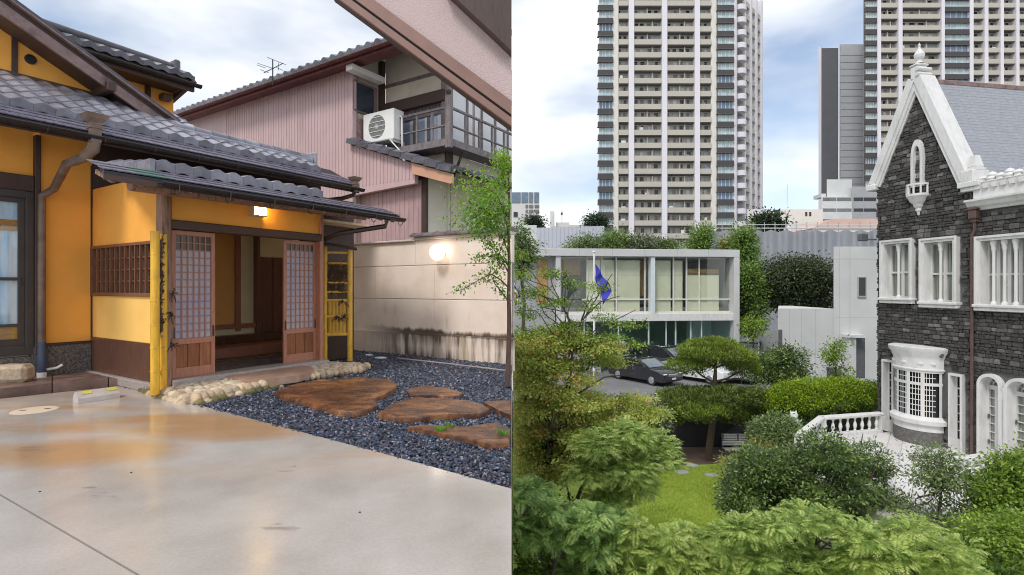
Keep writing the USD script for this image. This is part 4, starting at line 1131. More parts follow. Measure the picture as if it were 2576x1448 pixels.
gl.add('base', moved((lathe([(0, 0), (.07, 0), (.07, .05), (0, .05)], n=20)[0][:, [2, 0, 1]] * [-1, 1, 1], lathe([(0, 0), (.07, 0), (.07, .05), (0, .05)], n=20)[1]), (UW - .001, gc[0], gc[1])), 'white_pipe')
s_ = trimesh.creation.icosphere(3, rgl)
gl.add('globe', (np.array(s_.vertices) * [.9, 1, 1] + [UW - .05 - rgl * .85, gc[0], gc[1]], np.array(s_.faces)), 'lamp_globe', smooth=True)
gl.done()
pp = Thing('ground_pipe', 'thin grey pipe lying along the foot of the garden wall', 'pipe', W)
pa, pb = pw(1000, 901, .05), pw(1280, 933, .05)
pp.add('ground_pipe', tube([(*pa, .045), ((pa[0] + pb[0]) / 2, (pa[1] + pb[1]) / 2, .05), (*pb, .045)], .012, 8), 'sill_stone', smooth=40)
pp.done()
for i, (px, py) in enumerate([(957, 900), (1018 - 90, 893)]):
    st_ = Thing('white_marker_stone', ['small flat white stone in the gravel right of the bamboo fence', 'smaller flat white stone in the gravel near the bamboo fence'][i], 'stone', W)
    c_ = pw(px, py, .01)
    st_.add('white_marker_stone', blob((c_[0], c_[1], .0), (.12 - .04 * i, .07, .025), 2, .1, 1.5, 60 + i), 'white_pipe', smooth=True)
    st_.done()
# ================================================================ the pink house behind the garden wall
def sw(m): return np.asarray(m[0])[:, [1, 0, 2]], np.asarray(m[1])[:, ::-1]


mat('pink_metal', (.54, .385, .385), .45, .07, 2.5, stretch=(2, 2, .5), second=(.50, .34, .33), second_at=(.5, .75), island=.05)
mat('pink_metal_low', (.50, .34, .34), .45, .10, 2.5, stretch=(2, 2, .5), second=(.36, .24, .24), second_at=(.5, .75), island=.05)
mat('cream_plaster', (.66, .60, .50), .85, .08, 2, bump=.1, bscale=90, second=(.56, .50, .42), second_at=(.5, .75))
mat('red_trim', (.16, .055, .05), .45, .3, 6)
mat('grey_timber', (.20, .17, .17), .6, .35, 7, stretch=(4, 4, 1.2), bump=.2, second=(.10, .08, .08), second_at=(.5, .72))
mat('white_trim', (.78, .76, .74), .5, .08, 5)
mat('orange_board', (.60, .33, .22), .6, .12, 4)
mat('white_blind', (.74, .74, .76), .7, .05, 2)
mat('ac_white', (.80, .79, .76), .4, .04, 4)
mat('ac_grille', (.36, .37, .35), .5, .1, 20)
mat('sky_pane', (.36, .42, .54), .05, .2, 1.5, spec=.9)
mat('dark_glass', (.03, .04, .06), .06, .2, 3)
U1 = 5.5
nh = Thing('corrugated_house', 'pink corrugated metal house with a tiled eave and a timber balcony behind the garden wall', 'house', H, cut=True)
UE = U1 - .45
z_ev = pu(650, 236, UE)[1]
v1 = pu(885, 250, U1)[0]; vfar = pu(468, 300, U1)[0]
print('v1', v1, 'vfar', vfar, 'zev', z_ev)
zw1 = z_ev + .12
nh.add('wall', box(U1, U1 + .2, v1, vfar + .3, 1.5, zw1), 'pink_metal', label='long pink corrugated upper wall')
vp = pu(570, 330, U1)[0]
k = 0
vv_ = v1 + .02
while vv_ < vp:
    nh.add('rib', box(U1 - .012, U1 - .001, vv_, vv_ + .030, 1.5, zw1), 'pink_metal')
    vv_ += .118
nh.add('corner_trim', box(U1 - .022, U1 + .1, v1 - .05, v1 - .001, 1.5, zw1), 'pink_metal')
nh.add('soffit', box(UE, U1 + .05, v1 - 2.8, vfar + .4, z_ev + .121, z_ev + .15), 'red_trim')
er = nh.add('roof', slab([(UE - .02, v1 - 2.8, z_ev + .16), (UE - .02, vfar + .5, z_ev + .16), (UE + 4, vfar + .5, z_ev + 1.8), (UE + 4, v1 - 2.8, z_ev + 1.8)], -.06), 'roof_deck', label='grey tiled roof of the pink house')
Lr = (vfar + .5) - (v1 - 2.8); nn = int(Lr / .30)
for k in range(nn):
    for r in range(2):
        m = tile_mesh(v1 - 2.8 + Lr * k / nn, Lr / nn * .98, UE - .06 + .3 * r, z_ev + .16 + .125 * r, .32, .132, .05, .05 if r == 0 else 0, wave=.035)
        nh.add('roof_tile', sw(m), 'roof_tile_dark', parent=er)
    if True:
        c = v1 - 2.8 + Lr * (k + .30) / nn
        nh.add('tile_end', tube([(UE - .085, c, z_ev + .235), (UE - .04, c, z_ev + .25)], .05, 10), 'roof_tile', parent=er)
nh.add('gutter', sw(gutter_run(v1 - 2.8, vfar + .45, UE - .10, z_ev + .11, .055)), 'red_trim')
nh.add('fascia', box(UE - .02, UE + .02, v1 - 2.8, vfar + .4, z_ev + .02, z_ev + .12), 'red_trim')
# recess at the front of the upper floor
u2 = pv(960, 260, v1)[0]
v2 = pu(1126, 260, u2)[0]
print('u2', u2, 'v2', v2)
zf = pu(1126, 368, u2)[1]                      # balcony floor
nh.add('wall', box(U1 + .101, u2, v1 - .0, v1 + .1, 1.5, z_ev + .6), 'cream_plaster', label='cream wall with one dark window')
wa, wb = pv(890, 205, v1 - .03), pv(940, 292, v1 - .03)
wn = nh.add('window', box(wa[0], wb[0], v1 - .03, v1 - .005, wb[1], wa[1]), 'dark_glass', label='dark window beside the corner')
nh.add('frame', cat([box(wa[0] - .05, wa[0] - .001, v1 - .05, v1 - .001, wb[1] - .05, wa[1] + .05), box(wb[0] + .001, wb[0] + .10, v1 - .05, v1 - .001, wb[1] - .05, wa[1] + .05),
                     box(wa[0], wb[0], v1 - .05, v1 - .001, wa[1] + .001, wa[1] + .05), box(wa[0], wb[0], v1 - .05, v1 - .001, wb[1] - .05, wb[1] - .001)]), 'rake_board', parent=wn)
nh.add('post', box(u2 - .12, u2 - .001, v1 - .14, v1 - .002, 1.5, z_ev + .6), 'dark_timber')
nh.add('panel', box(U1 + .1, U1 + 1.0, v1 - .06, v1 - .052, pv(900, 352, v1)[1], pv(900, 300, v1)[1]), 'rake_board')
t0 = pv(886, 176, v1 - .35)
nh.add('eave_box', cat([box(UE + .1, pv(960, 170, v1 - .3)[0], v1 - .42, v1 - .2, t0[1] - .02, t0[1] + .12), ]), 'white_trim')
# upper front wall (u = u2)
yy = lambda py, px=1040: pu(px, py, u2)[1]
nh.add('wall', box(u2, u2 + .1, v2, v1 - .15, yy(268), z_ev + .9), 'cream_plaster', label='cream gable wall over the balcony windows')
nh.add('gable_rail', box(u2 - .03, u2 - .001, v2, v1 - .15, yy(205), yy(197)), 'grey_timber')
nh.add('beam', box(u2 - .16, u2 + .05, v2, v1 - .15, yy(278), yy(250), .01), 'dark_timber')
zt0, zt1 = yy(296), yy(279)
zs0 = zf + .12
nh.add('window_head', box(u2 - .04, u2 + .03, v2, v1 - .15, zt1 - .001, yy(278) - .001), 'grey_timber')
nh.add('window_rail', box(u2 - .05, u2 + .03, v2, v1 - .15, zt0 - .07, zt0), 'grey_timber')
nh.add('window_sill', box(u2 - .05, u2 + .03, v2, v1 - .15, zs0 - .1, zs0), 'grey_timber')
va_, vb_2 = v2 + .14, v1 - .25
for k in range(40):
    v = va_ + (vb_2 - va_) * (k + .5) / 40
    nh.add('transom_bar', box(u2 - .02, u2 + .0, v - .012, v + .012, zt0, zt1 - .002), 'grey_timber')
nh.add('transom_pane', box(u2 + .01, u2 + .02, va_, vb_2, zt0, zt1 - .002), 'dark_glass')
for k in range(5):
    v = va_ + (vb_2 - va_) * k / 4
    nh.add('mullion', box(u2 - .03, u2 + .02, v - .03, v + .03, zs0, zt0 - .071), 'grey_timber')
    if k < 4:
        w2 = va_ + (vb_2 - va_) * (k + 1) / 4
        g_ = nh.add('window', box(u2 + .001, u2 + .006, v + .031, w2 - .031, zs0 + .001, zt0 - .072), 'sky_pane')
        nh.add('curtain', box(u2 - .008, u2 - .001, v + .031, v + (.12 if k % 2 else (w2 - v) * .35), zs0 + .001, zt0 - .072), 'white_blind', parent=g_)
nh.add('room_wall', box(u2 + 1.0, u2 + 1.1, v2, v1, zs0 - .2, z_ev), 'hall_grey')
nh.add('corner_pillar', box(u2 - .10, u2 + .12, v2 - .06, v2 + .13, zf, z_ev + .9, .01), 'grey_timber')
# right-hand face (v = v2)
u3 = u2 + 3.6
yv = lambda py, px=1200: pv(px, py, v2)[1]
ztp = yv(205, 1150); zbt = zs0
nh.add('wall', box(u2 + .12, u3, v2 + .001, v2 + .1, ztp + .08, z_ev + .9), 'grey_timber')
nh.add('window_head', box(u2 + .12, u3, v2 - .03, v2 + .05, ztp, ztp + .079), 'white_trim')
for k in range(9):
    a = u2 + .13 + .62 * k
    nh.add('mullion', box(a - .02, a + .04, v2 - .03, v2 + .03, zbt, ztp - .001), 'grey_timber')
    nh.add('window', box(a + .041, a + .599, v2 + .005, v2 + .012, zbt + .001, ztp - .001), 'white_blind')
nh.add('window_sill', box(u2 + .12, u3, v2 - .04, v2 + .05, zbt - .1, zbt - .001), 'grey_timber')
# balcony
ub = u2 - .55; vb3 = v2 - .50
zr1 = pu(1136, 262, ub)[1]
nh.add('balcony_floor', cat([box(ub, u2 - .061, vb3, v1 - .6, zf - .16, zf), box(u2 - .06, u3, vb3, v2 - .002, zf - .159, zf - .001)]), 'grey_timber')
nh.add('newel_post', box(ub - .02, ub + .12, vb3 - .02, vb3 + .12, zf - .22, zr1 + .22, .012), 'grey_timber')
nh.add('newel_cap', moved(lathe([(0, .14), (.04, .135), (.062, .10), (.05, .05), (.03, .03), (.045, .0)], n=12), (ub + .05, vb3 + .05, zr1 + .22)), 'dark_timber', smooth=40)
v_end = pu(1000, 300, ub)[0]
for z, h in ((zr1, .055), (zr1 - .42, .035)):
    nh.add('rail', box(ub + .02, ub + .08, vb3 + .12, v_end, z - h, z, .008), 'grey_timber')
    nh.add('rail', box(ub + .12, u3, vb3 + .02, vb3 + .08, z - h, z, .008), 'grey_timber')
for k in range(3):
    v = vb3 + .12 + (v_end - vb3) * (k + .9) / 3.4
    nh.add('baluster', box(ub + .03, ub + .07, v - .025, v + .025, zf + .001, zr1 - .07), 'grey_timber')
for k in range(10):
    u = ub + .12 + .55 * (k + 1)
    nh.add('baluster', box(u - .03, u + .03, vb3 + .03, vb3 + .07, zf + .001, zr1 - .07), 'grey_timber')
# under the balcony
nh.add('wall', box(u2, u2 + .1, v2, v1 - .15, 1.6, zf - .161), 'cream_plaster', label='cream wall under the balcony')
nh.add('wall', box(u2 + .13, u3, v2, v2 + .1, 1.0, zf - .161), 'cream_plaster')
nh.add('brace', tube([(u2 + .14, v2 - .06, zf - .72), (ub + .62, vb3 + .1, zf - .2)], .035, 6), 'dark_timber')
# lean-to roof that falls towards the camera, its verge in the plane of the pink wall
uv_ = U1 - .10
a_, b_ = pu(876, 358, uv_), pu(1135, 432, uv_)
sv = (b_[1] - a_[1]) / (b_[0] - a_[0])
zl = lambda v: a_[1] + sv * (v - a_[0])
ve_ = b_[0]
nh.add('post', box(u2 - .12, u2 + .12, v2 - .08, v2 - .001, zl(v2 - .1), zf - .162, .01), 'dark_timber')
ln = nh.add('lean_to_roof', slab([(uv_, ve_, zl(ve_)), (uv_, v1 - .0, zl(v1)), (u2 + 4, v1, zl(v1)), (u2 + 4, ve_, zl(ve_))], .05), 'roof_deck', label='weathered tiled lean-to roof under the balcony')
nrow = 9
dvv = (v1 - ve_) / nrow
for r in range(nrow):
    for k in range(17):
        m = tile_mesh(uv_ - .03 + .27 * k, .265, ve_ - .04 + dvv * r, zl(ve_ + dvv * r) + .02, dvv * 1.06, sv * dvv * 1.06, .05, .03 if r == 0 else 0, wave=.03)
        nh.add('roof_tile', m, 'roof_tile_dark', parent=ln)
    nh.add('verge_tile', slab([(uv_ - .06, ve_ - .04 + dvv * r, zl(ve_ + dvv * r) + .10), (uv_ + .1, ve_ - .04 + dvv * r, zl(ve_ + dvv * r) + .10), (uv_ + .1, ve_ + dvv * (r + 1), zl(ve_ + dvv * (r + 1)) + .085), (uv_ - .06, ve_ + dvv * (r + 1), zl(ve_ + dvv * (r + 1)) + .085)], .12), 'roof_tile_dark', parent=ln)
vq = pu(1043, 430, U1)[0]
nh.add('wall', prism([(v1 - .051, 1.5), (v1 - .051, zl(v1) - .06), (vq, zl(vq) - .06), (vq, pu(1043, 462, U1)[1]), (v1 - .051, pu(885, 462, U1)[1] - .3)], 'x', U1 + .001, U1 + .12), 'pink_metal', label='pink corrugated wall under the lean-to verge')
v = vq + .03
while v < v1 - .1:
    nh.add('rib', box(U1 - .012, U1 - .0, v, v + .03, pu(960, 462, U1)[1] - .0, zl(v) - .07), 'pink_metal')
    v += .118
nh.add('verge_board', prism([(vq, zl(vq) - .055), (ve_ - .02, zl(ve_) - .055), (ve_ - .02, zl(ve_) - .27), (vq, zl(vq) - .30)], 'x', U1 - .09, U1 - .03), 'orange_board', label='orange board under the lower half of the verge')
# lower storey behind the garden wall
UL = U1 + .25
vd, vc = pu(1062, 520, UL)[0], pu(930, 520, UL)[0]
nh.add('wall', box(UL, UL + .1, vd, vc + 1.5, .0, pu(1000, 455, UL)[1]), 'pink_metal_low', label='dull pink corrugated lower wall')
v = vd + .12
while v < vc + .6:
    nh.add('rib', box(UL - .012, UL - .0, v, v + .028, 1.6, pu(1000, 455, UL)[1]), 'pink_metal_low')
    v += .145
nh.add('lower_rail', box(UL - .05, UL - .013, vq, vc + 1.5, pu(1000, 462, UL)[1], pu(1000, 456, UL)[1] + .02), 'dark_timber')
nh.add('post', box(UL - .03, UL + .06, vd - .13, vd - .001, .0, pu(1062, 455, UL)[1] + .3), 'dark_timber')
nh.add('wall', box(UL + .061, u2 + 4, vd - .12, vd - .02, .0, zl(ve_) + .12), 'cream_plaster', label='cream lower wall in the shade of the lean-to eave')
nh.done()

ac = Thing('air_conditioner', 'white outdoor air conditioner unit on a bracket above the lean-to roof', 'air conditioner', H)
ua = U1 + .25
A, B = pu(913, 330, ua), pu(990, 330, ua)
za, zb_ = pu(950, 357, ua)[1], pu(950, 281, ua)[1]
ac.add('case', box(ua, ua + .36, B[0], A[0], za, zb_, .02), 'ac_white')
fc = pu(948, 320, ua); rf = min(abs(pu(968, 320, ua)[0] - fc[0]) * 1.05, (zb_ - za) * .44)


def disc(r, n=28): 
    l = lathe([(0, 0), (r, 0)], n=n); return l


dv, df = disc(rf)
ac.add('fan_opening', (np.c_[np.full(len(dv), ua - .004), dv[:, 0] + fc[0], dv[:, 1] + (za + zb_) / 2], np.vstack([df, df[:, ::-1]])), 'ac_grille')
for k in range(5):
    z = (za + zb_) / 2 + rf * (-.8 + .4 * k)
    hw = math.sqrt(max(rf * rf - (z - (za + zb_) / 2) ** 2, 0))
    ac.add('grille_bar', box(ua - .014, ua - .006, fc[0] - hw, fc[0] + hw, z - .006, z + .006), 'ac_white')
ac.add('fan_hub', tube([(ua - .012, fc[0], (za + zb_) / 2), (ua - .003, fc[0], (za + zb_) / 2)], rf * .22, 14), 'ac_grille')
for s in (0, 1):
    v = B[0] + .05 if s == 0 else A[0] - .12
    ac.add('bracket', cat([box(ua - .04, ua + .42, v, v + .04, za - .05, za - .003), tube([(ua - .02, v + .02, za - .05), (ua - .02, v - .30, zl(v - .3) + .13)], .016, 6), tube([(ua + .36, v + .02, za - .05), (ua + .36, v - .30, zl(v - .3) + .13)], .016, 6),
                              box(ua - .03, ua + .40, v - .32, v - .28, zl(v - .3) + .10, zl(v - .3) + .13)]), 'white_trim')
ac.add('pipe', tube([(ua + .2, B[0] - .01, zb_ - .15), (ua + .2, B[0] - .08, zb_ - .2), (ua + .2, B[0] - .09, za - .1), (ua + .3, B[0] + .0, za - .25)], .022, 8), 'white_trim', smooth=40)
ac.done()
an = Thing('roof_antenna', 'thin television antenna standing on the tiled roof ridge', 'antenna', W)
Ya = 13.5
q_ = lambda x, y, dy=0: W.at(x, y, Ya + dy)
ab = np.array(q_(686, 205))
an.add('mast', tube([np.array(q_(686, 150)), np.array(q_(686, 215))], .014, 6), 'black_bit')
an.add('boom', tube([q_(664, 184, -.3), q_(712, 160, .3)], .010, 6), 'black_bit')
for (x0, y0), (x1, y1) in (((648, 160), (690, 174)), ((672, 145), (720, 164)), ((655, 176), (676, 184)), ((694, 170), (712, 178)), ((700, 158), (700, 178)), ((646, 164), (668, 172))):
    an.add('element', tube([q_(x0, y0, -.1), q_(x1, y1, .1)], .007, 5), 'black_bit')
an.done()

# the eave that comes in at the top, close to the camera
mat('pink_stucco', (.56, .44, .43), .9, .12, 70, detail=2, bump=.6, bscale=90)
mat('fascia_brown', (.23, .13, .105), .55, .15, 4)
oh = Thing('near_house_gable', 'stuccoed gable of a near house with a brown rake board, jutting in from above', 'building', W)
Yo = 5.0


def rk(px, py, Y=Yo):
    p = W.at(px, py, Y); return p[0], p[2]


def band(o0, o1, Y0, Y1, mname, name, lab=None):
    # o: offset in picture rows below / above the lower edge of the board at this distance
    P0, P1 = np.array(rk(1019, 120)), np.array(rk(1287, 317))
    d = (P1 - P0) / np.linalg.norm(P1 - P0); n = np.array([-d[1], d[0]])
    n = n if n[1] > 0 else -n
    a, b = P0 - d * .9, P1 + d * 1.0
    oh.add(name, prism(clipx([tuple(a + n * o0), tuple(b + n * o0), tuple(b + n * o1), tuple(a + n * o1)]), 'y', Y0, Y1), mname, label=lab)


hb = np.linalg.norm(np.array(rk(1102, 120)) - np.array(rk(1019, 120))) * .60
band(0, hb * .33, Yo, Yo + .05, 'fascia_brown', 'rake_board')
band(hb * .33, hb * .45, Yo + .02, Yo + .05, 'black_bit', 'rake_groove')
band(hb * .45, hb, Yo - .01, Yo + .05, 'fascia_brown', 'rake_board')
band(.004, hb * .98, Yo + .051, Yo + .22, 'dark_timber', 'rake_soffit')
band(hb, hb + 1.6, Yo + .03, Yo + .12, 'pink_stucco', 'stucco_wall', 'pink stucco gable wall')
P0 = rk(1256, 113); P1 = rk(1290, 146); P2 = rk(1290, 60)
oh.add('upper_beam', prism(clipx([P0, P1, (P1[0] + .3, P1[1]), (P1[0] + .3, P1[1] + .9), (P0[0] - .5, P0[1] + .62), (P0[0] - .5, P0[1] + .47)]), 'y', Yo - .12, Yo + .029), 'dark_timber')
oh.done()

# ---------------------------------------------------------------- foliage kit
def leaf_quads(P, D, N, L, Wd, rg, fold=.25):
    """one rhombic leaf (two triangles) at each point P, pointing along D, facing N"""
    P, D, N = (np.asarray(x, float) for x in (P, D, N))
    D = D / (np.linalg.norm(D, axis=1, keepdims=True) + 1e-9)
    S = np.cross(D, N); S /= np.linalg.norm(S, axis=1, keepdims=True) + 1e-9
    Nn = np.cross(S, D)
    L = np.broadcast_to(L, (len(P),))[:, None]; Wd = np.broadcast_to(Wd, (len(P),))[:, None]
    mid = P + D * L * .45 - Nn * L * fold * .0
    v = np.stack([P, mid + S * Wd / 2 - Nn * L * fold * .25, P + D * L - Nn * L * fold * .5, mid - S * Wd / 2 - Nn * L * fold * .25], 1)
    k = len(P); i = np.arange(k)[:, None] * 4
    f = np.concatenate([i + [0, 1, 2], i + [0, 2, 3]], 0)
    return v.reshape(-1, 3), f


def keep_leaves(v, f, t, mask):
    """drop whole leaves: mask per leaf"""
    n = len(mask); v = v.reshape(n, 4, 3)[mask].reshape(-1, 3)
    k = int(mask.sum()); i = np.arange(k)[:, None] * 4
    return v, np.concatenate([i + [0, 1, 2], i + [0, 2, 3]], 0), np.repeat(t[mask], 4)


leafmat('young_leaf', (.06, .19, .015), (.17, .37, .035), (.44, .56, .09), .4, .45)
mat('young_bark', (.10, .055, .045), .7, .3, 10, stretch=(3, 3, .6), bump=.3, bscale=40)
yt = Thing('young_tree', 'slender young tree with fresh green leaves at the edge of the gravel', 'tree', W)
Yt = 7.35
ry = np.random.default_rng(5)
q_ = lambda x, y, d=0: np.array(W.at(min(x, 1284), y, Yt + d))
stem = [q_(1277, 972), q_(1279, 900), q_(1281, 820), q_(1280, 740), q_(1281, 660), q_(1279, 580), q_(1281, 500), q_(1279, 430), q_(1272, 395)]
yt.add('trunk', tube(stem, [.040, .034, .030, .026, .022, .018, .014, .009, .004], 9), 'young_bark', smooth=50)
limbs = [[(1280, 725), (1260, 705), (1235, 690), (1205, 705), (1165, 728), (1148, 733)], [(1281, 690), (1265, 660), (1240, 625), (1218, 600)], [(1280, 640), (1262, 590), (1240, 545), (1205, 520), (1180, 505)],
         [(1281, 600), (1270, 540), (1250, 490), (1220, 470), (1176, 470)], [(1280, 560), (1268, 520), (1245, 505), (1200, 545), (1175, 555)], [(1280, 500), (1272, 460), (1262, 430), (1258, 400)],
         [(1281, 670), (1262, 650), (1225, 645), (1192, 650)], [(1280, 760), (1262, 735), (1245, 715), (1228, 680)], [(1280, 540), (1262, 535), (1225, 560), (1205, 585)], [(1281, 470), (1275, 430), (1268, 405), (1262, 392)],
         [(1280, 580), (1270, 600), (1255, 640), (1250, 680)]]
LP, LD, LN = [], [], []
for li, pts_l in enumerate(limbs):
    d0_ = ry.normal(0, .22)
    path = np.array([q_(x, y, d0_ * i / len(pts_l)) for i, (x, y) in enumerate(pts_l)])
    path[:, 0] = np.minimum(path[:, 0], -.02)
    yt.add('limb', tube(path, np.linspace(.012, .003, len(path)), 6, False), 'young_bark')
    seg = np.linspace(.18, 1, 26 if li in (0, 6, 7) else 34)
    for s in seg:
        x = s * (len(path) - 1); i = min(int(x), len(path) - 2)
        p = path[i] + (path[i + 1] - path[i]) * (x - i); t_ = path[i + 1] - path[i]; t_ /= np.linalg.norm(t_)
        m_ = {2: 24, 3: 27, 4: 24, 8: 21, 5: 10, 9: 10}.get(li, 6)
        sp = {2: .15, 3: .16, 4: .15, 8: .15, 5: .07, 9: .07}.get(li, .06)
        for _ in range(m_):
            LP.append(p + ry.normal(0, sp, 3) * [1, 1.2, .7] + [0, 0, .01]); d = t_ * .5 + ry.normal(0, .6, 3); d[2] -= .25
            LD.append(d); n_ = ry.normal(0, .45, 3); n_[2] += 1; LN.append(n_)
LP = np.array(LP)
v, f = leaf_quads(LP, LD, LN, .040 + .022 * ry.random(len(LP)), .020 + .010 * ry.random(len(LP)), ry)
t = np.clip(.45 + .25 * (LP[:, 2] - 2.0) + ry.normal(0, .22, len(LP)), 0, 1)
ok = v.reshape(-1, 4, 3)[:, :, 0].max(1) < -.006
v, f, t = keep_leaves(v, f, t, ok)
yt.add('crown', (v, f), 'young_leaf', tint=t)
yt.done()
# ================================================================ RIGHT: garden, chapel and city below the terrace
rd = np.random.default_rng(77)
ZT, ZL = -4.4, -6.5                             # level of the chapel terrace and car park; level of the lawn
mat('ground_far', (.16, .16, .15), .9, .2, .05)
mat('asphalt', (.16, .16, .165), .85, .2, .6, second=(.24, .24, .24), second_at=(.5, .8))
mat('lawn', (.25, .33, .04), .95, .25, 1.2, second=(.26, .36, .05), second_at=(.4, .7), bump=.6, bscale=60)
mat('soil', (.115, .075, .055), .95, .3, 1.5, second=(.17, .115, .085), second_at=(.45, .7), bump=.5, bscale=20)
mat('black_wall', (.022, .022, .026), .6, .25, 1.5)
mat('terrace_tile', (.64, .62, .61), .45, .06, 3, island=.07)
mat('terrace_joint', (.45, .44, .43), .8)
mat('white_stone', (.66, .655, .645), .55, .06, 4, stretch=(2, 2, .6), second=(.50, .49, .47), second_at=(.5, .78), bump=.15, bscale=30)
mat('concrete_white', (.60, .61, .60), .7, .06, .5, second=(.50, .51, .50), second_at=(.45, .75), bump=.05)
mat('concrete_grey', (.34, .345, .36), .75, .08, .6)
mat('dark_door', (.10, .105, .11), .5)

gr = Thing('city_ground', 'flat city ground reaching to the horizon', None, W, kind='structure')
gr.add('city_ground', prism([(-3000, 60), (3000, 60), (3000, 4000), (-3000, 4000)], 'z', -6.9, -4.9), 'ground_far')
gr.add('city_ground', prism([(.0, -60), (400, -60), (400, 60), (.0, 60)], 'z', -9.0, -6.7), 'ground_far')
gr.add('city_ground', prism([(-400, 14), (-.35, 14), (-.35, 60), (-400, 60)], 'z', -6.9, -4.9), 'ground_far')
gr.done()
lw = Thing('lawn', 'bright mown lawn under the pine', None, W, kind='structure')
lw.add('lawn', prism([(.02, 0), (9.6, 0), (9.6, 26.4), (.02, 26.4)], 'z', -6.69, ZL), 'lawn')
lw.done()
so = Thing('bare_soil', 'brown bare soil round the foot of the pine', None, W, kind='structure')
ring = [W.G(x, y, ZL)[:2] for x, y in [(1640, 1170), (1700, 1172), (1800, 1168), (1850, 1150), (1930, 1130), (1940, 1105), (1700, 1105), (1660, 1130)]]
so.add('bare_soil', prism(ring, 'z', ZL - .05, ZL + .006), 'soil')
so.done()
for i, (px, py, r) in enumerate([(1742, 1172, .28), (1715, 1188, .34), (1790, 1196, .3), (1660, 1180, .25)]):
    s_ = Thing('lawn_stone', ['flat grey stone set at the edge of the soil, left of the pine trunk', 'largest flat grey stone set in the lawn', 'flat grey stone set in the lawn below the pine trunk', 'flat grey stone at the left end of the stone row'][i], 'stone', W, group='flat stones in the lawn')
    c_ = W.G(px, py, ZL)
    s_.add('lawn_stone', blob((c_[0], c_[1], ZL), (r, r * .8, .06), 2, .12, 1.4, 700 + i), 'concrete_grey', smooth=True)
    s_.done()
cp = Thing('car_park', 'grey asphalt car park above the black retaining wall', None, W, kind='structure')
cp.add('car_park', prism([(.02, 26.9), (40, 26.9), (40, 59.9), (.02, 59.9)], 'z', -6.6, ZT), 'asphalt')
cp.add('kerb', box(2.0, 16.0, 26.62, 26.9, -6.6, ZT + .12, .02), 'concrete_grey')
cp.done()
bw = Thing('black_retaining_wall', 'smooth black retaining wall behind the pine', 'wall', W)
bw.add('black_retaining_wall', box(.1, 17.5, 26.40, 26.60, -6.6, ZT - .05), 'black_wall')
bw.done()


# ---------------------------------------------------------------- apartment towers
mat('tower_parapet', (.46, .43, .37), .7, .05, .3)
mat('tower_slab', (.13, .12, .115), .8, .1, .3)
mat('tower_wall', (.50, .47, .43), .8, .12, .5)
mat('tower_white', (.68, .66, .70), .6, .04, .3)
mat('tower_spandrel', (.055, .048, .050), .5, .1, .5)
mat('tower_pale', (.66, .64, .59), .7, .05, .3)
for n_, c_ in (('window_dark', (.025, .028, .03)), ('window_mid', (.16, .17, .17)), ('window_curtain', (.60, .58, .54)), ('window_sky', (.30, .40, .44))):
    mat(n_, c_, .08, .25, .6)
mat('corner_glass', (.38, .48, .50), .05, .35, .8, spec=.8)
mat('corner_glass_b', (.13, .19, .27), .05, .3, .8, spec=.8)
mat('frame_white', (.70, .70, .69), .4)
RW = np.random.default_rng(3)


